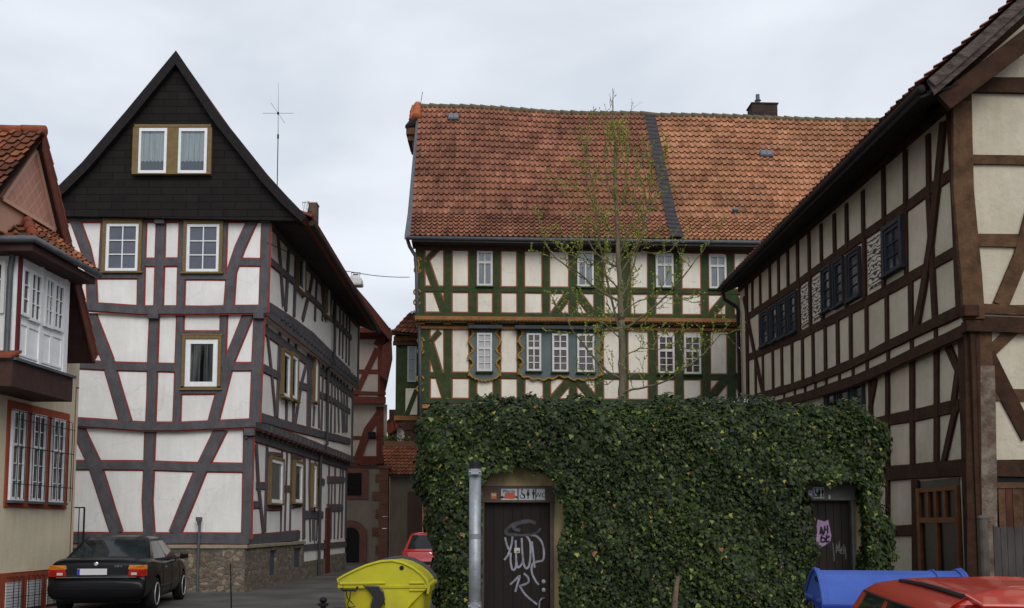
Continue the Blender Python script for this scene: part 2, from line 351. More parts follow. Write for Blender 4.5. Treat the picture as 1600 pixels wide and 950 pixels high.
def window(pl, rect, parent, style, name='window', rect_uz=False):
    """rect = (x0, ytop, x1, ybot) in picture units at the left jamb; a window with casing, frame, bars, panes"""
    if rect_uz: u0, z0, u1, z1 = rect
    else:
        x0, yt, x1, yb = rect; u0, z1 = pl.hit(x0, yt); z0 = pl.hit(x0, yb)[1]; u1 = pl.hit(x1, (yt+yb)/2)[0]
    if u1 < u0: u0, u1 = u1, u0
    S = style; fr = MB(); d = S.get('depth', 0.07); fw = S.get('fw', 0.06)
    def bar(mb, a, b, c, e, lo, hi, m=0):
        mb.prism([pl.P(a, b, lo), pl.P(c, b, lo), pl.P(c, e, lo), pl.P(a, e, lo)], pl.d(hi-lo), m)
    cw = S.get('casing', 0)
    mats = [S['frame']]
    fi = 0
    root_mb = MB()
    if cw:
        # casing of mitred boards round the opening
        bar(root_mb, u0-cw, z0, u0, z1+cw, 0.0, d+0.03); bar(root_mb, u1, z0, u1+cw, z1+cw, 0.0, d+0.03); bar(root_mb, u0, z1, u1, z1+cw, 0.0, d+0.028)
        bar(root_mb, u0, z0-S.get('cwb', 0.0), u1, z0, 0.0, d+0.026) if S.get('cwb') else None
        win = root_mb.build(name, S['cmat'], parent, bevel=0.006)
    g = S.get('gap', 0.0)
    a, b, c, e = u0+g, z0+g, u1-g, z1-g
    bar(fr, a, b, a+fw, e, 0.002, d); bar(fr, c-fw, b, c, e, 0.002, d); bar(fr, a+fw, b, c-fw, b+fw, 0.002, d-0.002); bar(fr, a+fw, e-fw, c-fw, e, 0.002, d-0.002)
    ia, ib, ic, ie = a+fw, b+fw, c-fw, e-fw
    cols, rows = S.get('cols', 1), S.get('rows', 1); bw = S.get('bw', 0.025)
    tr = S.get('transom')       # height fraction of a thick cross bar
    spans = [(ib, ie, rows)]
    if tr:
        zt = ib + (ie-ib)*tr; tw = S.get('tw', 0.07); bar(fr, ia, zt-tw/2, ic, zt+tw/2, 0.002, d-0.004)
        spans = [(ib, zt-tw/2, S.get('rlow', 3)), (zt+tw/2, ie, S.get('rup', 2))]
    for i in range(1, cols):
        x = ia + (ic-ia)*i/cols; mw = S.get('mw', bw); bar(fr, x-mw/2, ib, x+mw/2, ie, 0.002, d-0.008)
    for lo, hi, k in spans:
        for i in range(1, k):
            z = lo + (hi-lo)*i/k; bar(fr, ia, z-bw/2, ic, z+bw/2, 0.002, d-0.012)
    if cw: f = fr.build('frame', S['frame'], win)
    else: f = win = fr.build(name, S['frame'], parent)
    pm = MB(); bar(pm, ia-0.01, ib-0.01, ic+0.01, ie+0.01, d-0.045, d-0.04)
    if S.get('curtain'):
        pm.build('pane', M_GLASS, win)
        bk = MB(); bar(bk, ia, ib, ic, ie, 0.0015, 0.004); bk.build('interior', S.get('back', M_DARK), win)
        ct = MB(); zc = ib + (ie-ib)*S.get('cbot', 0.0); n = 26; seg = []
        for i in range(n+1):
            x = ia + (ic-ia)*i/n; o = 0.011 + 0.006*math.sin(i*2.1) + 0.003*math.sin(i*5.3)
            if S.get('part') and abs(i/n-0.5) < 0.5*S['part']: seg.append(None); continue
            zz = zc + (0.05*abs(math.sin(i*0.75)) if S.get('cbot') else 0)
            seg.append((pl.P(x, zz, o), pl.P(x, ie, o)))
        for p, q in zip(seg, seg[1:]):
            if p and q: ct.face([p[0], q[0], q[1], p[1]])
        ct.build('curtain', S['curtain'], win)
    else: pm.build('pane', S.get('pane', M_BLUEPANE), win)
    if S.get('sill'):
        sw = S['sill']; sl = MB(); bar(sl, u0-cw-0.04, z0-0.05-S.get('cwb', 0), u1+cw+0.04, z0-S.get('cwb', 0)-0.004, 0.0, d+sw); sl.build('sill', S.get('smat', S['frame']), win)
    if S.get('hood'):
        hd = MB(); bar(hd, u0-cw-0.03, z1+cw+0.003, u1+cw+0.03, z1+cw+0.04, 0.0, d+S['hood']); hd.build('hood', S.get('hmat', S['cmat']), win)
    return win

def tile_sheet(mb, P, ncols, rows, base, var, relief=0.05, step=0.03, pal=None, seed=1, mask=None, sag=0.0):
    """clay pantiles: P(s,t)->point; rows = list of t values; each tile is its own rolled sheet with a lip"""
    rnd = random.Random(seed)
    prof = [(0.0, 0.30), (0.16, 0.05), (0.38, 0.0), (0.58, 0.18), (0.76, 0.85), (0.88, 1.0), (1.0, 0.62)]
    nr = len(rows)-1
    for j in range(nr):
        t0, t1 = rows[j], rows[j+1]; tt = t1 + (t1-t0)*0.10
        jj = rnd.uniform(-.05, .05)
        for i in range(ncols):
            if mask and not mask((i+0.5)/ncols, (t0+t1)/2): continue
            s0, s1 = i/ncols, (i+1)/ncols
            p = P((s0+s1)/2, (t0+t1)/2); e = 0.002
            du = P(s1, t0)-P(s0, t0); dv = P((s0+s1)/2, min(1, t1))-P((s0+s1)/2, t0)
            nn = du.cross(dv); nn.normalize()
            if nn.z < 0: nn = -nn
            c = pal[rnd.randrange(len(pal))] if pal else base
            k = rnd.uniform(1-var, 1+var); col = tuple(max(0.0, x*k) for x in c)
            lift = rnd.uniform(-0.006, 0.008); dt = (t1-t0)*(rnd.uniform(-0.015, 0.015)+jj*0.3)
            lo = []; hi = []; lp = []
            for fx, h in prof:
                s = s0 + (s1-s0)*fx
                lo.append(P(s, t0+dt) + nn*(h*relief + step + lift)); hi.append(P(s, min(tt, 1.0)) + nn*(h*relief + 0.002))
                lp.append(P(s, t0+dt) + nn*(h*relief*0.6 - 0.005))
            for a in range(len(prof)-1):
                mb.face([lo[a], lo[a+1], hi[a+1], hi[a]], 0, col)
                mb.face([lp[a], lp[a+1], lo[a+1], lo[a]], 0, tuple(x*0.35 for x in col))  # lip coloured darker to draw the shadow line under each row
def lerp(a, b, t): return a + (b-a)*t
def quadP(bl, br, tl, tr): return lambda s, t: lerp(lerp(bl, br, s), lerp(tl, tr, s), t)
def profP(left, right):
    """left/right: matching lists of points from eave to ridge; t runs by list length share"""
    ls = [0.0]
    for a, b in zip(left, left[1:]): ls.append(ls[-1] + (b-a).length)
    T = [x/ls[-1] for x in ls]
    def f(s, t):
        t = min(max(t, 0), 1)
        for k in range(len(T)-1):
            if t <= T[k+1] + 1e-9:
                q = (t-T[k])/(T[k+1]-T[k]); return lerp(lerp(left[k], left[k+1], q), lerp(right[k], right[k+1], q), s)
        return lerp(left[-1], right[-1], s)
    return f
def slab(name, mats, parent, pts, d, bevel=0.0):
    mb = MB(); mb.prism(pts, d); return mb.build(name, mats, parent, bevel=bevel)
# ================================================================ ground
gm = MB()
def gz(y):
    if y >= 16: return 0.0
    if y <= 7: return -0.22
    t = (16-y)/9.0; return -0.22*(3*t*t-2*t*t*t)
ys = [-30, 0, 7, 8.5, 10, 11.5, 13, 14.5, 16, 30, 60, 120, 400, 900]; xs = [-700, -60, -20, 0, 20, 60, 700]
for a, b in zip(ys, ys[1:]):
    for c, d in zip(xs, xs[1:]): gm.face([(c, a, gz(a)), (d, a, gz(a)), (d, b, gz(b)), (c, b, gz(b))])
M_ASPH = mat('asphalt', (0.060, 0.057, 0.053), 0.9, (0.115, 0.107, 0.098), .7, 0.35, 60)
tag(gm.build('ground', M_ASPH), 'worn grey asphalt yard and lane between the half timbered houses', 'ground', kind='structure')
pv = MB()    # paved strip along the left house
for a, b in ((17.0, 24.0), (24.0, 39.0)):
    pv.face([(-9.1, a, 0.004), (-8.3, a, 0.004), (-8.3+0.0*(b-a), b, 0.004), (-9.1, b, 0.004)]) if b < 24.5 else None
tag(pv.build('pavement', mat('pavement_slabs', (0.11, 0.10, 0.09), 0.9, (0.16, 0.14, 0.125), 3, 0.3, 20)), 'narrow paved strip beside the cream house', 'pavement', kind='structure')

# ================================================================ left half-timbered house
YF = 24.7
M_DPIPE = mat('dull_grey_pipe', (.05, .048, .05), .7)
H1 = thing('timber_house', 'tall grey and white half timbered house with black slated gable', 'house', (-6.6, YF, 0))
F1 = Plane((-6.62, YF, 0), (1, 0, 0), (0, -1, 0)); F2 = F1.shift(0.10); F3 = F1.shift(0.20)
S1 = Plane((-6.62, YF, 0), (0.0193, 1, 0), (1, 0, 0)); S2 = S1.shift(0.20); S3 = S1.shift(0.40)
ZB = F1.hit(383, 851)[1]; Z12 = F1.hit(383, 668)[1]; Z23 = F3.hit(415, 489)[1]; Z3T = F3.hit(415, 336)[1]
XL = -11.6; YB = 38.2
def storey(pf, ps, z0, z1, name):
    c0 = ps.p0 + ps.n*0.0; y0 = pf.p0.y
    uA = (y0 - ps.p0.y)/ps.u.y; A = ps.P(uA, 0); B = ps.P((YB-ps.p0.y)/ps.u.y, 0)
    mb = MB(); mb.prism([(XL, y0, z0), (A.x, y0, z0), (B.x, YB, z0), (XL, YB, z0)], (0, 0, z1-z0)); return mb.build(name, M_WHITE, H1)
storey(F1, S1, ZB, Z12, 'infill_wall'); storey(F2, S2, Z12, Z23, 'infill_wall'); storey(F3, S3, Z23, Z3T, 'infill_wall')
# stone plinth, stepping down along the side
pl_ = MB()
e = 0.06
pf0 = F1.shift(e); ps0 = S1.shift(e)
def corner(pf, ps): 
    u = (pf.p0.y-ps.p0.y)/ps.u.y; return ps.P(u, 0)
cA = corner(pf0, ps0); uA = (cA - ps0.p0).dot(ps0.u)
uWin = [(ps0.hit(421.5, 880)[0], ps0.hit(432, 880)[0]), (ps0.hit(459.6, 870)[0], ps0.hit(471, 870)[0])]
zt = F1.hit(383, 857)[1]
def pp(u0, u1, z0, z1):
    a = ps0.P(u0, z0); b = ps0.P(u1, z0); a2 = ps0.P(u0, z0, -1.2); b2 = ps0.P(u1, z0, -1.2); pl_.prism([a, b, b2, a2], (0, 0, z1-z0))
zw0 = 0.28; zw1 = zt-0.10
pp(uA, uWin[0][0], -0.1, zt); pp(uWin[0][0], uWin[0][1], -0.1, zw0); pp(uWin[0][0], uWin[0][1], zw1, zt)
pp(uWin[0][1], uWin[1][0], -0.1, zt); pp(uWin[1][0], uWin[1][1], -0.1, zw0+0.1); pp(uWin[1][0], uWin[1][1], zw1, zt)
pp(uWin[1][1], uWin[1][1]+0.35, -0.1, zt); uE = (YB-ps0.p0.y)/ps0.u.y
uD = ps0.hit(508, 860)[0]; uD2 = ps0.hit(514, 860)[0]
pp(uWin[1][1]+0.352, uD, -0.1, zt-0.55); pp(uD2, uE-0.1, -0.1, zt-0.45)
pl_.prism([(XL, pf0.p0.y, -0.1), (cA.x-1.2, pf0.p0.y, -0.1), (cA.x-1.2, pf0.p0.y+1.2, -0.1), (XL, pf0.p0.y+1.2, -0.1)], (0, 0, zt+0.1))
pl_.prism([(cA.x-1.2, pf0.p0.y, -0.1), (cA.x-0.002, pf0.p0.y+0.001, -0.1), (cA.x-0.3, pf0.p0.y+1.0, -0.1), (cA.x-1.2, pf0.p0.y+1.0, -0.1)], (0, 0, zt+0.1))
pl_.build('stone_plinth', M_RUBBLE, H1)
lg = MB()
lg.prism([(XL, pf0.p0.y-0.04, zt+0.002), (cA.x+0.05, pf0.p0.y-0.04, zt+0.002), (cA.x+0.05, pf0.p0.y+0.3, zt+0.002), (XL, pf0.p0.y+0.3, zt+0.002)], (0, 0, ZB-zt-0.004))
a = ps0.P(uA+0.3, 0, 0.05); b = ps0.P(uWin[1][1]+0.35, 0, 0.05); a2 = ps0.P(uA+0.3, 0, -0.3); b2 = ps0.P(uWin[1][1]+0.35, 0, -0.3)
lg.prism([(p.x, p.y, zt+0.004) for p in (a, b, b2, a2)], (0, 0, ZB-zt-0.006)); lg.build('plinth_ledge', M_LEDGE, H1, bevel=0.01)
for (u0, u1), zz in zip(uWin, (zw0, zw0+0.1)):
    mb = MB(); mb.prism([ps0.P(u0-.01, zz-.02, -0.10), ps0.P(u1+.01, zz-.02, -0.10), ps0.P(u1+.01, zw1+.02, -0.10), ps0.P(u0-.01, zw1+.02, -0.10)], ps0.d(0.03)); mb.build('cellar_shutter', M_BLUESHUT, H1)
# low wall above the lowered plinth
mb = MB()
for (u0, u1, zz) in ((uWin[1][1]+0.36, uD, zt-0.55), (uD2, uE-0.12, zt-0.45)):
    a, b, a2, b2 = ps0.P(u0, 0, -0.05), ps0.P(u1, 0, -0.05), ps0.P(u0, 0, -1.0), ps0.P(u1, 0, -1.0)
    mb.prism([(p.x, p.y, zz+0.002) for p in (a, b, b2, a2)], (0, 0, ZB-zz-0.004))
mb.build('infill_wall', M_WHITE, H1)

G = M_GREYWOOD; RD = M_RED
def tf(pl, c, pts, w, **k): return timber(pl, crop(*c)(pts), w, H1, G, RD, **k)
A3 = (100, 330, 5.0); B2 = (100, 480, 5.0); C1 = (100, 650, 4.525)
# third floor front
for pts, wd in (([(-60, 60), (1590, 60)], .15), ([(620, 400), (935, 400)], .19), ([(1330, 398), (1560, 402)], .18), ([(0, 372), (180, 372)], .17),
    ([(90, 70), (170, 290), (212, 480), (225, 730)], .23), ([(1475, 70), (1375, 290), (1310, 480), (1290, 750)], .23),
    ([(618, 80), (600, 750)], .16), ([(760, 60), (738, 760)], .21), ([(932, 75), (912, 760)], .17), ([(312, 70), (290, 520)], .10),
    ([(230, 505), (600, 507)], .13), ([(920, 515), (1300, 515)], .13), ([(1258, 75), (1246, 520)], .10), ([(1585, 50), (1560, 790)], .21),
    ([(-60, 738), (200, 746), (600, 775), (1100, 775), (1590, 768)], .19)):
    tf(F3, A3, pts, wd)
for pts, wd in (([(60, 445), (350, 460), (890, 476)], .19), ([(1240, 465), (1510, 465)], .19), ([(920, 205), (1230, 205)], .10), ([(905, 662), (1240, 662)], .10),
    ([(190, 20), (340, 400), (485, 900)], .27), ([(1445, 50), (1290, 430), (1165, 910)], .24), ([(708, 50), (680, 910)], .22), ([(912, 50), (882, 905)], .16),
    ([(1252, 50), (1238, 470)], .15), ([(1530, 50), (1492, 900)], .24), ([(60, 893), (600, 932), (900, 932), (1500, 905)], .19)):
    tf(F2, B2, pts, wd)
for pts, wd in (([(40, 348), (600, 350), (950, 362), (1290, 367)], .20), ([(95, 75), (215, 330), (375, 830)], .29), ([(1115, 90), (965, 395), (785, 830)], .28),
    ([(612, 80), (600, 440), (592, 600), (606, 830)], .24), ([(1310, 90), (1292, 870)], .23), ([(-60, 862), (1310, 868)], .25), ([(60, 60), (1310, 66)], .13)):
    tf(F1, C1, pts, wd)
# projecting beam ends (consoles)
for (x, y, P) in ((757, 80, F3), (1580, 68, F3)):
    mb = MB(); u, z = P.hit(100+x/5, 330+y/5); mb.prism([P.P(u-.12, z-.09, 0), P.P(u+.12, z-.09, 0), P.P(u+.12, z+.09, 0), P.P(u-.12, z+.09, 0)], P.d(.14)); mb.build('beam_end', G, H1, bevel=0.012)
for (x, y) in ((710, 70), (1530, 70)):
    mb = MB(); u, z = F2.hit(100+x/5, 480+y/5); mb.prism([F2.P(u-.13, z-.09, 0), F2.P(u+.13, z-.09, 0), F2.P(u+.13, z+.09, 0), F2.P(u-.13, z+.09, 0)], F2.d(.16)); mb.build('beam_end', G, H1, bevel=0.012)
mb = MB(); u, z = F1.hit(391, 676); mb.prism([F1.P(u-.13, z-.09, 0), F1.P(u+.13, z-.09, 0), F1.P(u+.13, z+.09, 0), F1.P(u-.13, z+.09, 0)], F1.d(.14))
mb.build('beam_end', G, H1, bevel=0.012)
W_TOP = dict(frame=M_PVC, casing=0.085, cmat=M_OLIVE, fw=0.075, cols=2, rows=3, bw=0.025, sill=0.05, smat=M_OLIVE, hood=0.03, depth=0.06)
window(F3, (100+340/5, 330+100/5, 100+588/5, 330+472/5), H1, W_TOP); window(F3, (100+968/5, 330+104/5, 100+1218/5, 330+478/5), H1, W_TOP)
W_MID = dict(frame=M_PVC, casing=0.085, cwb=0.04, cmat=M_OLIVE, fw=0.12, cols=1, rows=1, curtain=M_CURTAIN2, sill=0.03, smat=M_OLIVE, hood=0.03, depth=0.06, part=0.12)
window(F2, (100+958/5, 480+252/5, 100+1206/5, 480+622/5), H1, W_MID)

# ---- gable
GP = F3.shift(0.22)
def gp(pts, off=0.0): return [GP.P(*GP.hit(x, y), off) for x, y in pts]
out = [(276, 100), (345, 192), (415, 290), (448, 322), (476, 342), (470, 345), (88, 337), (84, 312), (130, 268), (200, 184)]
mb = MB(); mb.prism([p - GP.n*0.35 for p in gp(out)], GP.d(0.35)); mb.build('slate_gable', M_SLATE, H1)
# roof surface: same profile swept back
ZR = 38.3
prof = [(78, 305), (92, 293), (130, 255), (200, 173), (276, 81), (345, 182), (420, 276), (450, 309), (480, 340)]
V = GP.shift(0.12); near = [V.P(*V.hit(x, y)) for x, y in prof]
mb = MB(); far = []
for i, p in enumerate(near):
    q = Vector((p.x - 0.045*(i-4 if i > 4 else 0), ZR, p.z)); far.append(q)
th = 0.16
def inner(P): 
    o = []
    for i, p in enumerate(P):
        a = P[max(0, i-1)]; b = P[min(len(P)-1, i+1)]; t = (b-a).normalized(); nn = Vector((t.z, 0, -t.x)); o.append(p + nn*th)
    return o
ni, fi_ = inner(near), inner(far)
for i in range(len(near)-1):
    mb.face([near[i], near[i+1], far[i+1], far[i]], 0); mb.face([ni[i], fi_[i], fi_[i+1], ni[i+1]], 1)
mb.face([near[-1], ni[-1], fi_[-1], far[-1]], 0); mb.face([near[0], far[0], fi_[0], ni[0]], 0)
mb.build('roof', [M_ORTILE, M_DWOOD], H1)
# thick slated verge board on the gable edge
mb = MB(); vw = []
for i, p in enumerate(near):
    a = near[max(0, i-1)]; b = near[min(len(near)-1, i+1)]; t = (b-a).normalized(); nn = Vector((t.z, 0, -t.x)); vw.append(p + nn*(0.22 if 0 < i < 8 else 0.18))
vw[4] = Vector((near[4].x, near[4].y, near[4].z-0.34))
for i in range(len(near)-1):
    mb.prism([near[i]+Vector((0, 0.1, 0.012)), near[i+1]+Vector((0, 0.1, 0.012)), vw[i+1]+Vector((0, 0.1, 0)), vw[i]+Vector((0, 0.1, 0))], (0, -0.16, 0))
mb.build('verge_board', M_SLATEROOF, H1)
# boarded soffit over the side street: from wall head out to the eave
S3h = S3; uN = (24.6-S3.p0.y)/S3.u.y; uF = (ZR-0.2-S3.p0.y)/S3.u.y
zw = S3.hit(425, 346)[1]
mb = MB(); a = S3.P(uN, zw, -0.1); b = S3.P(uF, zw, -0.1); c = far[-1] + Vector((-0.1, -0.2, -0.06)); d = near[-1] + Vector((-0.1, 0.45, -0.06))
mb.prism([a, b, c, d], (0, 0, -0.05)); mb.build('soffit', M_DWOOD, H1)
mb = MB()
for k in range(44):      # tile edge seen along the eave
    t0, t1 = k/44, (k+0.92)/44; p = lerp(near[-1], far[-1], t0); q = lerp(near[-1], far[-1], t1)
    mb.prism([p+Vector((-0.25, 0, 0.17)), q+Vector((-0.25, 0, 0.17)), q+Vector((0.10, 0, 0.03)), p+Vector((0.10, 0, 0.03))], (0.02, 0, 0.05))
mb.build('eave_tiles', M_ORTILE, H1)
mb = MB(); g0 = near[-1]+Vector((0.08, 0.15, -0.09)); g1 = far[-1]+Vector((0.08, -0.1, -0.12)); mb.tube([g0, g1], 0.075, 10); mb.build('gutter', M_DWOOD, H1)
# gable windows
Wg = dict(frame=M_PVC, fw=0.085, curtain=M_CURTAIN, cbot=0.22, depth=0.08, back=mat('grey_room', (0.16, 0.165, 0.175), 0.9))
mb = MB()
def bar_(P, x0, y0, x1, y1, o0, o1):
    u0, z1 = P.hit(x0, y0); u1, z0 = P.hit(x1, y1); mb.prism([P.P(u0, z0, o0), P.P(u1, z0, o0), P.P(u1, z1, o0), P.P(u0, z1, o0)], P.d(o1-o0))
bar_(GP, 212, 196.5, 331, 201, 0, .10); bar_(GP, 210, 201.3, 217, 273, 0, .10); bar_(GP, 263.5, 201.3, 279, 273, 0, .10); bar_(GP, 326, 201.3, 331, 273, 0, .10); bar_(GP, 209, 273.2, 331.5, 275, 0, .14)
gw = mb.build('gable_window_casing', M_OLIVE, H1, bevel=0.006)
window(GP, (217.5, 201.5, 263.2, 272.8), H1, Wg); window(GP, (279.5, 201.5, 325.7, 272.8), H1, Wg)

# ---- side wall timbers
def ts(P, pts, w, c=None, **k): return timber(P, crop(*c)(pts) if c else pts, w, H1, G, RD, line=0.03, **k)
SA = (400, 330, 5.588); SB = (400, 480, 4.75); SC = (380, 650, 4.522)
zt3 = S3.hit(425, 349)[1]
def level(P, px, py, pxe, w, **k):
    u0, z = P.hit(px, py); u1 = P.hit(pxe, 700)[0]; return timber(P, [(u0, z), (u1, z)], w, H1, G, RD, line=0.03, uz=True, **k)
uE3 = (YB-S3.p0.y)/S3.u.y
timber(S3, [(0.0-0.2, zt3-0.08), (uE3, zt3-0.08)], 0.18, H1, G, RD, line=0.03, uz=True)
ts(S3, [(420, 407), (459, 441), (493, 473), (548, 528)], .18)
for pts, wd in (([(180, 180), (205, 450), (232, 830)], .15), ([(282, 270), (267, 560), (252, 870)], .15), ([(345, 330), (325, 920)], .14), ([(500, 480), (465, 690), (400, 950)], .15),
    ([(532, 500), (510, 960)], .18), ([(410, 400), (400, 760)], .12), ([(562, 560), (580, 820)], .13), ([(640, 660), (600, 960)], .14), ([(582, 600), (575, 960)], .13), ([(688, 700), (670, 960)], .16), ([(660, 700), (640, 960)], .12)):
    ts(S3, pts, wd, SA)
ts(S3, [(419, 479), (460, 505), (490, 527), (547, 583)], .22)
for k, px in enumerate((531, 536, 541.5, 546)): ts(S3, [(px, 470+(px-531)*1.0), (px-1.5, 555+(px-531)*1.1)], .14)
Wn = dict(frame=M_PVC, casing=0.07, cmat=M_OLIVE, fw=0.09, sill=0.07, smat=M_OLIVE, depth=0.09, pane=M_PVC)
Wv = dict(Wn, pane=M_DARKPANE)
window(S3, (463, 390, 472.5, 452), H1, dict(Wv, fw=0.11)); window(S3, (505.5, 441, 511.5, 492), H1, Wv)
# joists between third and second floor
def joists(P, x0, y0, n, z_off, pxe, hh=0.085):
    u0, z = P.hit(x0, y0); u1 = P.hit(pxe, 650)[0]
    for i in range(n):
        mb = MB(); u = lerp(u0, u1, i/(n-1)); mb.prism([P.P(u-.085, z-hh, -0.1), P.P(u+.085, z-hh, -0.1), P.P(u+.085, z+hh, -0.1), P.P(u-.085, z+hh, -0.1)], P.d(0.1 + z_off))
        mb.prism([P.P(u-.06, z-hh-.12, -0.1), P.P(u+.06, z-hh-.12, -0.1), P.P(u+.06, z-hh-.003, -0.1), P.P(u-.06, z-hh-.003, -0.1)], P.d(0.1 + z_off*0.45))
        mb.build('joist_end', G, H1)
joists(S2, 427, 495, 26, 0.27, 546)
joists(S1, 402, 668, 24, 0.27, 543)
uS2e = (YB-S2.p0.y)/S2.u.y
z2t = S2.hit(417, 502)[1]-0.28
timber(S3, [(-0.2, Z23+0.11), (uE3, Z23+0.11)], 0.22, H1, G, RD, line=0.03, uz=True, proud=0.02)
timber(S2, [(-0.15, Z12+0.11), (uS2e, Z12+0.11)], 0.22, H1, G, RD, line=0.03, uz=True, proud=0.02)
timber(S3, [(uE3-.1, Z23), (uE3-.1, Z3T)], .2, H1, G, RD, uz=True)
timber(S2, [(uS2e-.1, Z12), (uS2e-.1, Z23)], .2, H1, G, RD, uz=True)
timber(S1, [((YB-S1.p0.y)/S1.u.y-.1, ZB), ((YB-S1.p0.y)/S1.u.y-.1, Z12)], .2, H1, G, RD, uz=True)
timber(S2, [(-0.15, z2t), (uS2e, z2t)], 0.24, H1, G, RD, line=0.03, uz=True)
ts(S2, [(408, 574), (434, 587), (461, 600), (480, 606), (499, 617), (518, 625), (546, 643)], .19)
for pts, wd in (([(72, 130), (110, 480), (140, 810)], .15), ([(172, 190), (162, 500), (150, 820)], .17), ([(238, 230), (236, 300)], .12), ([(222, 700), (220, 850)], .13), ([(292, 260), (270, 870)], .16),
    ([(382, 370), (330, 580), (285, 870)], .16), ([(385, 320), (378, 890)], .18), ([(402, 330), (395, 900)], .14), ([(462, 370), (462, 900)], .13), ([(428, 740), (420, 880)], .12), ([(495, 400), (480, 910)], .12), ([(524, 430), (522, 930)], .18),
    ([(560, 480), (550, 930)], .14), ([(582, 500), (580, 930)], .12), ([(602, 520), (610, 930)], .12), ([(625, 540), (640, 930)], .12), ([(648, 560), (652, 930)], .12), ([(672, 580), (668, 930)], .16)):
    ts(S2, pts, wd, SB)
ts(S2, [(404, 652), (459, 668), (505, 680), (546, 690)], .22)
Wd = dict(frame=M_PVC, casing=0.08, cwb=0.03, cmat=M_OLIVE, fw=0.08, sill=0.08, smat=M_OLIVE, depth=0.10, curtain=M_CURTAIN2, cols=1, part=0.3)
window(S2, (400+183/4.75, 480+325/4.75, 400+228/4.75, 480+655/4.75), H1, Wd); window(S2, (400+246/4.75, 480+350/4.75, 400+284/4.75, 480+672/4.75), H1, Wd)
window(S2, (400+418/4.75, 480+375/4.75, 400+438/4.75, 480+700/4.75), H1, Wv)
# ground floor side
z1t = S1.hit(396, 680)[1]
timber(S1, [(-0.1, z1t-0.02), (uS2e, z1t-0.02)], 0.26, H1, G, RD, line=0.03, uz=True)
for pts, wd in (([(85, 200), (100, 470), (136, 820)], .14), ([(167, 190), (150, 820)], .17), ([(88, 495), (165, 495)], .16), ([(65, 628), (120, 628)], .15), ([(270, 515), (338, 515)], .16),
    ([(308, 220), (290, 820)], .11), ([(272, 210), (262, 820)], .08), ([(340, 230), (326, 820)], .11), ([(160, 652), (270, 652)], .10), ([(165, 268), (275, 278)], .08), ([(340, 290), (410, 298)], .08), ([(340, 640), (410, 632)], .08), ([(428, 195), (424, 870)], .30),
    ([(470, 215), (462, 480), (470, 890)], .12), ([(508, 220), (498, 900)], .10), ([(536, 240), (530, 650)], .12), ([(430, 700), (560, 700)], .22), ([(500, 462), (570, 466)], .20), ([(488, 735), (488, 880)], .09), ([(520, 735), (512, 880)], .10),
    ([(605, 250), (600, 620)], .12), ([(648, 255), (640, 870)], .12), ([(690, 260), (664, 870)], .12), ([(590, 450), (712, 452)], .20), ([(588, 650), (700, 648)], .22), ([(705, 270), (690, 860)], .16), ([(622, 480), (615, 870)], .1)):
    ts(S1, pts, wd, SC)
ts(S1, [(388, 845), (467, 836)], .26)
timber(S1, [(S1.hit(472, 850)[0], 0.95), (uS2e, 0.95)], .2, H1, G, RD, line=0.03, uz=True)
window(S1, (380+180/4.522, 650+298/4.522, 380+262/4.522, 650+612/4.522), H1, dict(frame=M_PVC, casing=0.07, cmat=M_OLIVE, fw=0.10, sill=0.08, smat=M_OLIVE, depth=0.08, pane=M_DARKPANE, cols=1))
window(S1, (380+350/4.522, 650+325/4.522, 380+402/4.522, 650+610/4.522), H1, dict(frame=M_PVC, casing=0.07, cmat=M_OLIVE, fw=0.10, sill=0.08, smat=M_OLIVE, depth=0.08, pane=M_DARKPANE, cols=1))
window(S1, (380+476/4.522, 650+345/4.522, 380+498/4.522, 650+640/4.522), H1, dict(Wv, fw=0.09))
mb = MB(); u0 = S1.hit(508, 800)[0]; u1 = S1.hit(514, 800)[0]; zt_ = 2.25
mb.prism([S1.P(u0, 0, 0.0), S1.P(u1, 0, 0), S1.P(u1, zt_, 0), S1.P(u0, zt_, 0)], S1.d(0.065)); mb.build('door', mat('dark_red_door', (0.09, 0.02, 0.015), 0.5), H1)
mb = MB(); T = [(524, 470), (519, 520), (517.5, 560), (513, 575), (512, 695), (506, 703), (504.5, 745), (503.5, 893)]
q = []
for (x, y), P, o in zip(T, (S3, S3, S3, S2, S2, S1, S1, S1), (.12, .12, .12, .12, .12, .12, .12, .12)): q.append(P.at(x, y, o))
for i in range(1, len(q)): pass
q2 = [q[0]]; Yr = q[3].y
q2 = [Vector((P.P((Yr-P.p0.y)/P.u.y, 0, .12).x, Yr, z.z)) for z, P in zip(q, (S3, S3, S3, S2, S2, S1, S1, S1))]
q2[-1].z = 0.02
mb.tube(q2, 0.05, 10); mb.build('downpipe', M_DPIPE, H1)
# chimney on the far slope
mb = MB(); c = at(490, 330, 33.0); mb.box((c.x, 33, c.z-1.1), (0.27, 0.4, 2.6)); mb.build('chimney', M_BRICK, H1)
mb = MB(); mb.box((c.x, 33, c.z+0.225), (0.31, 0.44, 0.04)); mb.build('chimney_cap', M_LEDGE, H1)

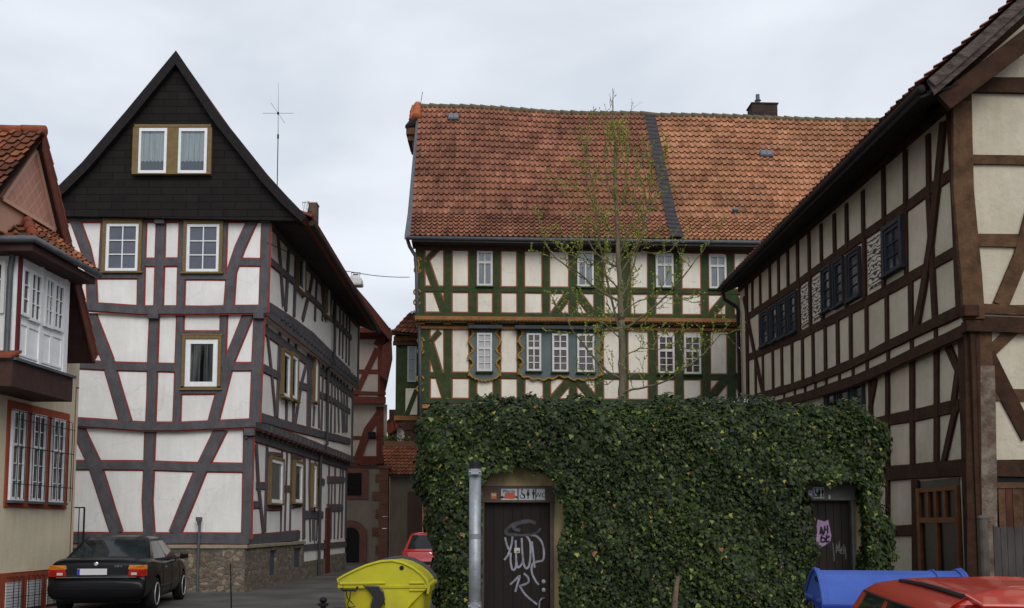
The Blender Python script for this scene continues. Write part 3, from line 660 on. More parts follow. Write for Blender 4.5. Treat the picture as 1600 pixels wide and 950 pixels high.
# antenna on the roof
an = thing('roof_antenna', 'thin mast aerial with cross arms on the black gabled house roof', 'antenna', at(433, 290, 27.0))
a0 = at(433, 300, 27.0); a1 = at(434.5, 210, 27.0); a2 = at(435, 130, 27.0); cr_ = at(434.5, 177, 27.0)
mb = MB(); mb.tube([a0, a1], 0.013, 8); mb.tube([a1, a1+Vector((0, 0, -.12))], 0.026, 8); mb.build('mast', M_IRON, an)
mb = MB(); mb.tube([a1, a2], [0.008, 0.003], 6); mb.build('whip', M_IRON, an)
mb = MB(); mb.tube([cr_+Vector((-.43, 0, 0)), cr_+Vector((.43, 0, 0))], 0.005, 6); mb.tube([cr_+Vector((-.1, -.4, .12)), cr_+Vector((.1, .4, -.12))], 0.005, 6); mb.tube([cr_+Vector((0, 0, -.03)), cr_+Vector((0, 0, .03))], 0.03, 8); mb.build('cross_arm', M_IRON, an)
# small aerial by the chimney
sa = MB(); b0 = at(481, 335, 31.0)
for k in range(5): sa.tube([b0+Vector((-.12+k*.05, 0, 0)), b0+Vector((-.18+k*.05, 0, .42))], 0.006, 5)
sa.tube([b0+Vector((-.15, 0, .05)), b0+Vector((.12, 0, .1))], 0.008, 5); sa.tube([b0+Vector((-.18, 0, .38)), b0+Vector((.05, 0, .42))], 0.008, 5); sa.tube([b0+Vector((0, 0, .2)), b0+Vector((0, 0, -.9))], .015, 6)
tag(sa.build('roof_grille', M_IRON, loc=tuple(b0)), 'small wire snow guard on the eave by the brick chimney', 'guard')

# vent pipe against the plinth, thin rod, railing
vp = thing('standpipe', 'thin grey pipe with a boxy cap standing against the stone plinth', 'pipe', F1.at(309, 890, .2))
mb = MB(); p0 = F1.shift(.16); a = p0.at(309, 893); b = p0.at(311.5, 815); b.x = a.x+0.02; mb.tube([Vector((a.x, a.y, 0)), Vector((a.x, a.y, b.z*0.55)), b], 0.03, 10); mb.build('pipe', M_ZINC, vp)
mb = MB(); c = p0.at(311, 811); mb.box(c, (.13, .12, .1)); mb.lathe(c+Vector((0, 0, -.16)), [(.03, 0), (.055, .11)], 10); mb.build('cap', M_ZINC, vp, bevel=.008)
mb = MB(); Yr_ = 19.3; a = at(362, 940, Yr_); a.z = 0; b = at(360, 880, Yr_); mb.tube([a, b], [.016, .010], 7)
tag(mb.build('snow_marker', M_IRON, loc=tuple(a)), 'thin black rod standing upright in the yard before the plinth', 'rod')
rl = thing('railing', 'short black iron railing between cream house and half timbered front', 'railing', F1.at(120, 860, .7))
P0 = F1.shift(.55); mb = MB()
for x in (114, 124, 132): 
    a = P0.at(x, 793); mb.tube([Vector((a.x, a.y, 0.1)), a], 0.022 if x == 132 else 0.012, 6)
mb.tube([P0.at(105, 793), P0.at(132, 793)], .018, 6); mb.build('rails', M_IRON, rl)
# ================================================================ cream house at the left edge
M_CREAM = plaster('cream_render', (0.66, 0.58, 0.43), (0.58, 0.51, 0.375), 0.25, 0.08)
M_SANDRED = mat('red_window_surround', (0.33, 0.075, 0.035), 0.75, (0.25, 0.055, 0.03), 6, 0.2)
M_BROWNEAVE = mat('brown_eave_board', (0.045, 0.025, 0.022), 0.7, (0.065, 0.035, 0.03), 5, 0.2)
M_PINKTILE = None
EX = -9.3
H2 = thing('plaster_house', 'cream rendered house with white glazed bay and barred red windows', 'house', (EX, 21, 0))
C = Plane((EX, 21.2, 0), (0.035, 1, 0), (1, 0, 0))
CY0, CY1 = 12.0, 21.2
zc = C.hit(120, 557)[1]
mb = MB(); a = C.P(CY0-21.2, 0); b = C.P(0, 0)
mb.prism([(a.x, a.y, -0.3), (b.x, b.y, -0.3), (b.x-4.5, b.y, -0.3), (a.x-4.5, a.y, -0.3)], (0, 0, 5.15+0.3))
uA1 = (18.5-21.2)/C.u.y
# upper wall with the gable shape
u1 = -0.02; P_ = C
mb.build('wall', M_CREAM, H2)
VG = Plane((-8.72, 18.5, 0), (0.035, 1, 0), (1, 0, 0))
apex = VG.at(66, 207); farlow = VG.at(149, 556); nearlow = VG.P(-(farlow - apex).length*0+ (apex-VG.p0).dot(VG.u)-2.5, farlow.z)
AP = (apex-VG.p0).dot(VG.u); FL = (farlow-VG.p0).dot(VG.u)
CG = C; off_ = 0.0
def cu(p): return (Vector(p)-C.p0).dot(C.u)
za = apex.z-0.30; ua = cu(apex); ul = cu(farlow)-0.12; zl = farlow.z
mb = MB(); mb.prism([C.P(2*ua-ul, zl-0.2, -0.25), C.P(-0.01, zl-0.2, -0.25), C.P(-0.01, zl+0.35, -0.25), C.P(ua, za-.5, -0.25), C.P(2*ua-ul, zl, -0.25)], C.d(0.23)); mb.build('gable_wall', M_CREAM, H2)
GV = VG.shift(-.16); kf = (apex.z-farlow.z)/(FL-AP); kn = 1.14; zb_ = 6.75; ztp = apex.z-.22
mb = MB(); mb.prism([GV.P(AP-(ztp-zb_)/kn, zb_, -.2), GV.P(AP+(ztp-zb_)/kf, zb_, -.2), GV.P(AP, ztp, -.2)], GV.d(.2)); mb.build('gable_wall', mat('pink_gable_render', (.45, .25, .18), .85), H2)
# pink tile-hung triangle
def scallop():
    m = bpy.data.materials.new('pink_tile_hanging'); m.use_nodes = True; n = m.node_tree.nodes; l = m.node_tree.links.new; b = n['Principled BSDF']; b.inputs['Roughness'].default_value = .7
    t = n.new('ShaderNodeTexCoord'); s = n.new('ShaderNodeSeparateXYZ'); l(t.outputs['Object'], s.inputs[0]); c = n.new('ShaderNodeCombineXYZ')
    ml = n.new('ShaderNodeMath'); ml.operation = 'MULTIPLY'; ml.inputs[1].default_value = 1.15
    l(s.outputs['Y'], ml.inputs[0]); l(ml.outputs[0], c.inputs['X']); l(s.outputs['Z'], c.inputs['Y'])
    mp = n.new('ShaderNodeMapping'); mp.inputs['Rotation'].default_value = (0, 0, R(45)); l(c.outputs[0], mp.inputs['Vector'])
    br = n.new('ShaderNodeTexBrick'); br.offset = 0; br.inputs['Scale'].default_value = 1; br.inputs['Brick Width'].default_value = .20; br.inputs['Row Height'].default_value = .20; br.inputs['Mortar Size'].default_value = .012
    br.inputs['Color1'].default_value = (.44, .21, .15, 1); br.inputs['Color2'].default_value = (.38, .18, .125, 1); br.inputs['Mortar'].default_value = (.50, .29, .22, 1)
    l(mp.outputs[0], br.inputs['Vector']); l(br.outputs['Color'], b.inputs['Base Color'])
    bb = n.new('ShaderNodeBump'); bb.inputs['Strength'].default_value = .6; bb.inputs['Distance'].default_value = .02; bb.invert = True; l(br.outputs['Fac'], bb.inputs['Height']); l(bb.outputs[0], b.inputs['Normal'])
    return m
pk = [(45, 252), (34, 312), (74, 345)]
CP = GV.shift(0.004)
mb = MB(); 

TQ = [(AP+.02, ztp-.12), (AP-(ztp-7.42)/kn+.1, 7.30), (AP+(ztp-7.30)/kf-.08, 7.30)]; mb.prism([CP.P(*q) for q in TQ], C.d(0.03)); mb.build('tile_hanging', scallop(), H2)
tr_ = MB()
tp = TQ
for i in (0, 1, 2):
    p, q = tp[i], tp[(i+1) % 3]; Lf, Rt = ribbon([p, q], 0.07); tr_.prism([CP.P(Lf[0].x, Lf[0].y, .032+.002*i), CP.P(Lf[1].x, Lf[1].y, .032+.002*i), CP.P(Rt[1].x, Rt[1].y, .032+.002*i), CP.P(Rt[0].x, Rt[0].y, .032+.002*i)], C.d(.03))
tr_.build('triangle_trim', mat('pink_trim', (.50, .30, .22), .8), H2)
# main roof: ridge runs to the left, gable end overhangs to the right
RX0 = -14.0
uap, ulo = AP, FL
dz = apex.z-farlow.z; du = FL-AP
def rp_(u, z, x=None):
    p = VG.P(u, z); 
    if x is not None: p = Vector((x, p.y, z))
    return p
th = Vector((0, 0, -0.16))
mb = MB()
for sgn in (-1, 1):
    e = rp_(AP+sgn*du, farlow.z if sgn > 0 else apex.z-1.14*du); r = rp_(AP, apex.z); e2 = Vector((RX0, e.y, e.z)); r2 = Vector((RX0, r.y, r.z))
    mb.face([e, r, r2, e2]); mb.face([e+th, e2+th, r2+th, r+th]); mb.face([e, e2, e2+th, e+th])
mb.build('roof_boards', M_BROWNEAVE, H2)
bb_ = MB()
for sgn in (1,):
    e = rp_(AP+sgn*du, farlow.z-0.02); r = rp_(AP, apex.z-0.02)
    bb_.prism([e+VG.d(0.01), r+VG.d(0.01), r+Vector((0, 0, -.34))+VG.d(0.01), e+Vector((0, -sgn*0.16, -.14))+VG.d(0.01)], VG.d(0.035))
bb_.build('bargeboard', mat('rust_bargeboard', (.10, .032, .024), .7, (.14, .045, .03), 5), H2)
e = rp_(AP-du, apex.z-1.14*du); r = rp_(AP, apex.z)
PALC = [(.34, .125, .06), (.28, .10, .05), (.22, .08, .045), (.16, .065, .04), (.38, .15, .075), (.12, .06, .04), (.25, .09, .05)]
mb = MB(); rows = [i/15 for i in range(16)]
up = Vector((0, 0, .02))
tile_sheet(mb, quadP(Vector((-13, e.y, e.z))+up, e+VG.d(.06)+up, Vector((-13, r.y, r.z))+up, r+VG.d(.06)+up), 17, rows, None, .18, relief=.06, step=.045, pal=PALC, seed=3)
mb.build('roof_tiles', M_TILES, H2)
ef = rp_(AP+du, farlow.z)
mb = MB(); k = 15
for i in range(k):   # tiles on the far slope show as a stepped edge
    p = lerp(ef, r, i/k)+VG.d(.06); q = lerp(ef, r, (i+1.05)/k)+VG.d(.06); nrm = Vector((0, 1, .65)).normalized()
    mb.prism([p+nrm*.05, q+nrm*.015, q-nrm*.02, p-nrm*.0], (-0.3, 0, 0)); 
mb.build('verge_tiles', M_ORTILE, H2)
mb = MB(); 
for i in range(9):
    p = r+Vector((-i*.42+.06, 0, .03)); mb.tube([p, p+Vector((-.45, 0, .03))], [.10, .085], 10)
mb.build('ridge_tiles', M_ORTILE, H2, smooth=True)
# bay: white panelled box with two pairs of casements
BP = Plane((-8.75, 17.8, 0), (0.035, 1, 0), (1, 0, 0))
ub0 = BP.hit(23, 560)[0]; ub1 = BP.hit(105, 560)[0]
zb0 = BP.hit(105, 588)[1]; zb1 = BP.hit(23, 385)[1]+0.1
BF = Plane(BP.P(ub0, 0), (1, 0, 0), (0, -1, 0))
M_BAYW = mat('white_bay_paint', (.82, .83, .84), .5, (.74, .75, .76), 4)
p0 = BP.P(ub0, zb0); p1 = BP.P(ub1, zb0)
mb = MB(); mb.prism([p0, p1, (p1.x-1.6, p1.y, zb0), (p0.x-1.9, p0.y, zb0)], (0, 0, zb1-zb0)); mb.build('bay_wall', M_BAYW, H2)
mb = MB(); c0 = BP.P(ub0-.25, zb0-.5, .1); c1 = BP.P(ub1+.06, zb0-.5, .1); mb.prism([c0, c1, (c1.x-1.6, c1.y, zb0-.5), (c0.x-1.9, c0.y, zb0-.5)], (0, 0, .46)); mb.build('bay_floor_slab', M_BROWNEAVE, H2)
mb = MB(); c0 = BP.P(ub0-.25, zb0-.04, .16); c1 = BP.P(ub1+.08, zb0-.04, .16); mb.prism([c0, c1, (c1.x-.3, c1.y, zb0-.038), (c0.x-.3, c0.y, zb0-.038)], (0, 0, .05)); mb.build('bay_drip', M_ZINC, H2)
Wb = dict(frame=M_PVC, fw=.055, cols=2, mw=.03, rows=3, bw=.02, depth=.06, pane=M_DARKPANE)
K = (0, 380, 3.656)
def k_(x, y): return (x/3.656, 380+y/3.656)
for (x0, yt, x1, yb) in ((118, 132, 160, 420), (166, 155, 226, 450), (250, 190, 296, 485), (300, 220, 354, 500)):
    a = k_(x0, yt); b = k_(x1, yb); window(BP, (a[0], a[1], b[0], k_(x0, yb-8)[1]), H2, dict(Wb, cols=1 if x0 in (118,) else 2))
pm = MB()
for (x0, yt, x1, yb) in ((108, 450, 150, 650), (156, 470, 222, 690), (240, 505, 286, 720), (292, 520, 350, 740)):
    a = k_(x0, yt); u0, z1 = BP.hit(*a); z0 = zb0+.1; u1 = BP.hit(k_(x1, 600)[0], 540)[0]
    for (p, q, rr, ss) in ((u0, z0, u1, z0+.035), (u0, z1-.035, u1, z1), (u0, z0+.036, u0+.035, z1-.036), (u1-.035, z0+.036, u1, z1-.036)):
        pm.prism([BP.P(p, q), BP.P(rr, q), BP.P(rr, ss), BP.P(p, ss)], BP.d(.02))
pm.build('bay_panel', M_PVC, H2)
mb = MB()
for x in (232, 372):
    a = k_(x, 300); u = BP.hit(*a)[0]; mb.prism([BP.P(u-.05, zb0), BP.P(u+.05, zb0), BP.P(u+.05, zb1), BP.P(u-.05, zb1)], BP.d(.035))
mb.build('bay_post', M_PVC, H2, bevel=.005)
mb = MB(); mb.prism([BP.P(ub0-.02, zb0, .0), BP.P(ub0+.06, zb0, .0), BP.P(ub0+.06, zb1, .0), BP.P(ub0-.02, zb1, .0)], BP.d(.045)); mb.build('corner_strip', mat('wine_red_strip', (.12, .02, .025), .5), H2)
# camera-facing side of the bay
window(BF, (0-14, 408, 9, 490), H2, dict(frame=M_PVC, fw=.07, cols=1, rows=3, bw=.03, depth=.05, pane=mat('reddish_pane', (.05, .015, .015), .12, spec=.6)))
mb = MB(); u, _ = BF.hit(16, 500); mb.tube([BF.P(u, zb1, .08), BF.P(u+.04, zb1-.25, .1), BF.P(u, zb1-.5, .08), BF.P(u, zb0+.05, .08)], .05, 10); mb.build('downpipe', M_ZINC, H2)
mb = MB(); a = BF.P(-3.5, zb0-.05, 0); mb.prism([(a.x, a.y-.35, zb0-.02), (BF.P(0, 0).x+.12, a.y-.35, zb0-.02), (BF.P(0, 0).x+.12, a.y, zb0+.12), (a.x, a.y, zb0+.12)], (0, 0, .05)); mb.build('bay_apron', M_ORTILE, H2)
# bay roof: eave + hipped tile sheet rising to the main roof
EP = Plane((-8.33, 17.5, 0), (0.035, 1, 0), (1, 0, 0))
e0 = EP.at(52, 374); e1 = EP.at(151, 430); e1.z = e0.z = (e0.z+e1.z)/2; eL = Vector((-13, e0.y, e0.z))
mb = MB(); mb.prism([e0+Vector((-.02, .02, -.05)), e1+Vector((-.02, 0, -.05)), (e1.x-1.4, e1.y, e1.z-.05), (-13, e1.y, e1.z-.05), (-13, e0.y+.02, e0.z-.05)], (0, 0, -.14)); mb.build('bay_soffit', M_BROWNEAVE, H2)
mb = MB(); mb.tube([eL+Vector((0, -.05, 0)), e0+Vector((.05, -.05, 0)), e1+Vector((.05, 0.02, 0))], .065, 10); mb.build('gutter', M_ZINC, H2, smooth=True)
t1 = Vector((-9.33, e1.y-.45, e1.z+.35)); t0 = CP.at(-2, 322); t0 = Vector((-9.4, 18.6, e0.z+1.05)); tL = Vector((-13, 18.6, e0.z+1.05))
mb = MB(); up = Vector((0, 0, .03))
tile_sheet(mb, quadP(e0+up, e1+up, t0+up, Vector((-9.25, e1.y-.5, e1.z+.95))+up), 11, [0, .14, .28, .42, .56, .7, .84, 1], None, .18, relief=.055, step=.045, pal=PALC, seed=5)
tile_sheet(mb, quadP(eL+up, e0+up, tL+up, t0+up), 19, [0, .16, .33, .5, .66, .83, 1], None, .18, relief=.055, step=.045, pal=PALC, seed=6)
mb.build('bay_roof_tiles', M_TILES, H2)
mb = MB(); dv = (t0-e0)
for i in range(5):
    p = e0+dv*(i/5); mb.tube([p+Vector((0, 0, .06)), p+dv*.22+Vector((0, 0, .07))], [.10, .075], 10)
mb.build('hip_tiles', M_ORTILE, H2, smooth=True)
mb = MB(); mb.face([e0, e1, Vector((-9.25, e1.y-.5, e1.z+.95)), t0]); mb.face([eL, e0, t0, tL]); mb.build('bay_roof_boards', M_BROWNEAVE, H2)
# ground floor barred windows
L_ = (0, 600, 2.714)
def l_(x, y): return (x/2.714, 600+y/2.714)
u0, z1 = C.hit(*l_(38, 68)); z0 = C.hit(*l_(18, 522))[1]; u1 = C.hit(*l_(285, 300))[0]; u0 = C.hit(*l_(22, 300))[0]
mb = MB(); mb.prism([C.P(u0, z0, 0), C.P(u1, z0, 0), C.P(u1, z1, 0), C.P(u0, z1, 0)], C.d(.03)); sr = mb.build('window_surround', M_SANDRED, H2)
CW = C.shift(.03)
wz0 = C.hit(*l_(30, 492))[1]; wz1 = C.hit(*l_(40, 105))[1]
for (xa, xb) in ((33, 93), (122, 180), (207, 262)):
    a = C.hit(*l_(xa, 300))[0]; b = C.hit(*l_(xb, 300))[0]
    window(CW, (a, wz0, b, wz1), H2, dict(frame=M_PVC, fw=.06, cols=2, mw=.03, transom=.62, tw=.06, rlow=3, rup=2, bw=.018, depth=.05, pane=M_DARKPANE, sill=.07, smat=M_ZINC), rect_uz=True)
    gr = MB()
    for i in range(5):
        u = lerp(a-.02, b+.02, i/4); gr.tube([C.P(u, wz0+.02, .2), C.P(u, wz1-.05, .2), C.P(u, wz1-.02, .1), C.P(u, wz1-.02, .03)], .008, 6)
    for z in (wz0+.3, (wz0+wz1)/2+.15, wz1-.2): gr.tube([C.P(a-.12, z, .2), C.P(b+.12, z, .2)], .009, 6)
    gr.build('window_grille', M_IRON, H2)
# basement windows with roller shutters
zz1 = C.hit(*l_(100, 795))[1]; zz0 = -.2
mb = MB(); ue = C.hit(*l_(215, 800))[0]; mb.prism([C.P(-6.5, zz0, 0), C.P(ue+.3, zz0, 0), C.P(ue+.3, zz1, 0), C.P(-6.5, zz1, 0)], C.d(.04)); mb.build('base_band', M_SANDRED, H2)
M_SHUT = bricky('white_roller_slats', (.6, .61, .62), (.56, .57, .58), (.2, .2, .2), 5, .055, .008, .6, .5, 'YZ', 0, .9)
for (xa, xb) in ((12, 76), (104, 162), (188, 235)):
    a = C.hit(*l_(xa, 900))[0]; b = C.hit(*l_(xb, 880))[0]; mb = MB(); mb.prism([C.P(a, .05, .04), C.P(b, .05, .04), C.P(b, zz1-.18, .04), C.P(a, zz1-.18, .04)], C.d(.02)); mb.build('basement_shutter', M_SHUT, H2)
    gr = MB()
    for i in range(4): u = lerp(a, b, i/3); gr.tube([C.P(u, .05, .2), C.P(u, zz1-.1, .2), C.P(u, zz1-.08, .05)], .008, 6)
    for z in (.3, .75): gr.tube([C.P(a-.08, z, .2), C.P(b+.08, z, .2)], .008, 6)
    gr.build('window_grille', M_IRON, H2)
mb = MB(); uq = C.hit(112, 700)[0]; mb.prism([C.P(-.14, zz1, .0), C.P(-.11, zz1, .0), C.P(-.11, 4.55, .0), C.P(-.14, 4.55, .0)], C.d(.006)); mb.prism([C.P(-.14, 4.55, .0), C.P(0, 4.55, .0), C.P(0, 4.58, .0), C.P(-.14, 4.58, .0)], C.d(.006)); mb.build('painted_corner_line', M_SANDRED, H2)
# ================================================================ green half-timbered house in the centre
M_GREEN = mat('green_painted_timber', (0.031, 0.046, 0.018), 0.8, (0.048, 0.066, 0.028), 4, 0.4, 16)
M_PANEL = plaster('warm_white_infill', (0.76, 0.71, 0.62), (0.67, 0.62, 0.54), 0.3, 0.07, 9)
M_ORLINE = mat('orange_brown_line', (0.30, 0.11, 0.06), 0.8, (0.22, 0.08, 0.045), 8)
M_GOLD = mat('ochre_carving', (0.40, 0.235, 0.05), 0.7, (0.22, 0.12, 0.03), 14, 0.4)
M_ORBAND = mat('ochre_moulding', (0.29, 0.14, 0.055), 0.8, (0.20, 0.09, 0.038), 6, 0.3)
M_BLUEG = mat('blue_grey_window_board', (0.085, 0.115, 0.118), 0.75, (0.12, 0.15, 0.145), 1.6)
M_RBWOOD = mat('red_brown_plate', (0.060, 0.028, 0.022), 0.75, (0.085, 0.04, 0.03), 5)
M_HOOD = mat('dark_lead_hood', (.045, .045, .047), .7, (.06, .06, .06), 4)
YC = 33.0; ang = R(2.4)
H3 = thing('timber_house', 'long green and white half timbered house with ochre scrollwork and wide orange tiled roof', 'house', at(900, 900, 33.2))
uC = (math.cos(ang), math.sin(ang), 0); nC = (math.sin(ang), -math.cos(ang), 0)
o = at(650, 500, YC); o.z = 0
K2 = Plane(o, uC, nC); K3 = K2.shift(.28); K1 = K2.shift(-.22)
g1 = (640, 360, 3.393); g2 = (900, 360, 3.393)
ULEN = 20.0
zA = K2.hit(700, 505)[1]; zTop = K3.hit(700, 378)[1]; zB = K1.hit(700, 634)[1]
uL3 = K3.hit(649, 420)[0]; uL2 = K2.hit(657, 560)[0]; uL1 = uL2+.15
def body(P, u0, z0, z1, nm='infill_wall'):
    a = P.P(u0, z0); b = P.P(ULEN, z0); c = P.P(ULEN, z0, -9); d = P.P(u0, z0, -9)
    mb = MB(); mb.prism([a, b, c, d], (0, 0, z1-z0)); return mb.build(nm, M_PANEL, H3)
body(K1, uL1, -.1, zB); body(K2, uL2, zB, zA); body(K3, uL3, zA, zTop)
def tg(P, c, pts, w, **k): return timber(P, crop(*c)(pts), w, H3, M_GREEN, M_ORLINE, line=.045, **k)
def lvl(P, px, py, w, u1=ULEN, name=None, wood=None, proud=.03, u0=None, red=M_ORLINE):
    u, z = P.hit(px, py); u = u if u0 is None else u0
    return timber(P, [(u, z), (u1, z)], w, H3, wood or M_GREEN, red, line=.045, uz=True, proud=proud, name=name)
uR = K3.hit(1330, 420)[0]
# third floor
lvl(K3, 700, 385, .30, uR, u0=uL3, wood=M_RBWOOD, proud=.05, red=None)
lvl(K3, 700, 360+312/3.393, .17, uR, u0=uL3); lvl(K3, 700, 360+447/3.393, .12, uR, u0=uL3, proud=.04)
for x, wd in ((58, .26), (203, .24), (335, .25), (461, .24), (589, .22), (722, .22), (866, .25)): tg(K3, g1, [(x, 95), (x+1, 450)], wd)
for x, wd in ((120, .30), (262, .30), (400, .24), (537, .26), (681, .22), (815, .26), (930, .24), (1060, .24), (1180, .24)): tg(K3, g2, [(x, 105), (x+2, 460)], wd)
tg(K3, g1, [(88, 165), (188, 445)], .20); tg(K3, g1, [(855, 322), (762, 450)], .22); tg(K3, g1, [(880, 322), (975, 450)], .22)
tg(K3, g2, [(805, 340), (705, 462)], .22); tg(K3, g2, [(830, 340), (900, 462)], .22)
tg(K3, g1, [(88, 160), (150, 95)], .14, proud=.02)
# second floor
lvl(K2, 700, 360+768/3.393, .17, uR, u0=uL2); lvl(K2, 700, 360+905/3.393, .15, uR, u0=uL2, proud=.05)
lvl(K2, 700, 360+498/3.393, .2, uR, u0=uL2, proud=.045, red=None)
for x, wd in ((84, .27), (203, .23), (335, .22), (463, .22), (590, .22), (727, .22), (866, .22)): tg(K2, g1, [(x, 510), (x+1, 915)], wd)
for x, wd in ((122, .25), (252, .25), (405, .26), (545, .26), (686, .28), (822, .24), (940, .24), (1060, .24), (1180, .24)): tg(K2, g2, [(x, 520), (x+2, 920)], wd)
tg(K2, g1, [(108, 600), (200, 905)], .24); tg(K2, g1, [(112, 590), (160, 535)], .14, proud=.02)
tg(K2, g1, [(855, 785), (752, 905)], .24); tg(K2, g1, [(885, 785), (985, 905)], .24)
tg(K2, g2, [(795, 785), (700, 905)], .24); tg(K2, g2, [(840, 785), (925, 905)], .24)
# first floor, mostly hidden by the ivy
for px in (668, 700, 740, 780, 830, 880, 930): timber(K1, [(K1.hit(px, 700)[0], 0.4), (K1.hit(px, 700)[0], zB)], .22, H3, M_GREEN, M_ORLINE, line=.045, uz=True)
# cornices between the floors
def mould(P, px, py, h, proud, m, nm, u0, u1, z=None):
    z = P.hit(px, py)[1] if z is None else z; mb = MB(); mb.prism([P.P(u0, z-h/2, 0), P.P(u1, z-h/2, 0), P.P(u1, z+h/2, 0), P.P(u0, z+h/2, 0)], P.d(proud)); return mb.build(nm, m, H3, bevel=.01)
mould(K3, 700, 360+468/3.393, .13, .12, M_ORBAND, 'ochre_moulding', uL3, uR)
mould(K3, 700, 360+481/3.393, .055, .07, M_GREEN, 'green_moulding', uL3, uR)
z_ = K2.hit(700, 360+517/3.393)[1]
mould(K2, 0, 0, .10, .10, M_ORBAND, 'ochre_moulding', uL2, K2.hit(640+318/3.393, 510)[0], z_)
mould(K2, 0, 0, .10, .10, M_ORBAND, 'ochre_moulding', K2.hit(640+485/3.393, 510)[0], K2.hit(640+560/3.393, 510)[0], z_)
mould(K2, 0, 0, .10, .10, M_ORBAND, 'ochre_moulding', K2.hit(900+150/3.393, 510)[0], uR, z_)
for xa, xb in ((312, 490), (556, 912+130-27)):
    mould(K2, 0, 0, .12, .32, M_HOOD, 'window_hood', K2.hit(640+xa/3.393, 510)[0], K2.hit(640+xb/3.393, 510)[0], z_-.01)
mould(K1, 700, 632, .12, .22, M_ORBAND, 'ochre_moulding', uL1, uR)
dm = MB(); z = K3.hit(700, 360+479/3.393)[1]; u = uL3
dm.prism([K3.P(u, z-.015, .0), K3.P(uR, z-.015, .0), K3.P(uR, z+.035, .0), K3.P(u, z+.035, .0)], K3.d(.085))
loop = []
while u < uR: loop += [(u, z-.02), (u+.06, z-.02), (u+.06, z+.02), (u+.12, z+.02)]; u += .12
dm = MB(); dm.prism([K3.P(x, y, .071) for x, y in loop] + [K3.P(u, z+.04, .071), K3.P(uL3, z+.04, .071)], K3.d(.03))
while False: dm.prism([K3.P(u, z-.02, .071), K3.P(u+.06, z-.02, .071), K3.P(u+.06, z+.03, .071), K3.P(u, z+.03, .071)], K3.d(.03)); u += .12
dm.build('dentil_row', M_ORBAND, H3)
for c, xs_, y in ((g1, (60, 200, 325, 450, 595, 725, 866), 490), (g2, (120, 262, 410, 537, 688, 822), 500)):
    for x in xs_:
        mb = MB(); u, z = K2.hit(c[0]+x/c[2], c[1]+y/c[2], .12)
        for dz, ww, pr in ((.035, .17, .27), (-.03, .13, .22)): mb.prism([K2.P(u-ww, z+dz-.032, 0), K2.P(u+ww, z+dz-.032, 0), K2.P(u+ww, z+dz+.03, 0), K2.P(u-ww, z+dz+.03, 0)], K2.d(pr))
        mb.build('joist_end', M_GOLD, H3, bevel=.012)
for x in (668, 700, 742, 790):
    mb = MB(); u, z = K1.hit(x, 637); mb.prism([K1.P(u-.17, z-.05, 0), K1.P(u+.17, z-.05, 0), K1.P(u+.17, z+.05, 0), K1.P(u-.17, z+.05, 0)], K1.d(.25)); mb.build('joist_end', M_GOLD, H3, bevel=.012)
# windows
M_NET = mat('net_curtain', (.42, .42, .42), .9, (.30, .29, .29), 2, stretch=(7, 7, .6))
M_WFR = mat('old_white_window', (.60, .585, .56), .5, (.52, .51, .49), 6)
W3 = dict(frame=M_WFR, fw=.07, cols=2, mw=.045, transom=.70, tw=.08, rlow=1, rup=1, bw=.02, depth=.08, curtain=M_NET, sill=.05, smat=M_GREEN)
W2 = dict(frame=M_WFR, fw=.065, cols=2, mw=.045, transom=.615, tw=.085, rlow=3, rup=2, bw=.028, depth=.08, sill=.05, smat=M_GREEN, pane=mat('brown_pane', (.05, .038, .035), .15, (.10, .085, .085), 1.5, spec=.6, ramp=(.45, .6)))
def w_(P, c, x0, y0, x1, y1, st): return window(P, (c[0]+x0/c[2], c[1]+y0/c[2], c[0]+x1/c[2], c[1]+y1/c[2]), H3, st)
w_(K3, g1, 357, 112, 440, 296, W3); w_(K3, g2, 5, 112, 93, 300, W3); w_(K3, g2, 420, 127, 515, 305, W3); w_(K3, g2, 702, 133, 795, 310, W3)
# blue-grey boards with ochre scroll edge
def scroll_board(c, xa, xb, ya, yb, seed):
    rnd = random.Random(seed)
    u0, z1 = K2.hit(c[0]+xa/c[2], c[1]+ya/c[2]); u1, z0 = K2.hit(c[0]+xb/c[2], c[1]+yb/c[2])
    wv = []; H_ = z1-z0; n = 46
    for i in range(n+1):
        t = i/n; wv.append((u0 + .075*math.sin(t*math.pi*6.2)+.02*math.sin(t*31), z1 - H_*t))
    bt = []; m = int((u1-u0)/.05); 
    for i in range(1, m): t = i/m; bt.append((lerp(u0, u1, t), z0 - .13*abs(math.sin(t*math.pi*max(1, round((u1-u0)/1.15))))*1.0 - .03*math.sin(t*50)))
    rt = [(u1 - (p[0]-u0), p[1]) for p in wv][::-1]
    loop = wv + bt + rt
    mb = MB(); mb.prism([K2.P(x, z, .05) for x, z in loop], K2.d(.04)); bd = mb.build('window_board', M_BLUEG, H3)
    mb = MB(); mb.tube([K2.P(x, z, .10) for x, z in loop], .030, 6)
    for i in range(4, n, 8):
        for s, q in ((1, wv[i]), (-1, rt[n-i])):
            pts = [K2.P(q[0]-s*.02+s*.06*math.cos(a)*(1-a/9), q[1]+.06*math.sin(a)*(1-a/9), .105) for a in [k*.7 for k in range(9)]]; mb.tube(pts, .018, 5)
    mb.build('scroll_edge', M_GOLD, bd)
scroll_board(g1, 326, 470, 530, 780, 1)
scroll_board(g1, 588, 1010, 530, 775, 2)
K2w = K2.shift(.09)
def ww(c, x0, y0, x1, y1, P=K2w, st=W2): window(P, (c[0]+x0/c[2], c[1]+y0/c[2], c[0]+x1/c[2], c[1]+y1/c[2]), H3, st)
ww(g1, 357, 545, 437, 748, st=dict(W2, pane=mat('pale_blind_pane', (.40, .40, .41), .3)))
ww(g1, 620, 547, 697, 746); ww(g1, 755, 549, 840, 750); ww(g2, 5, 550, 97, 752)
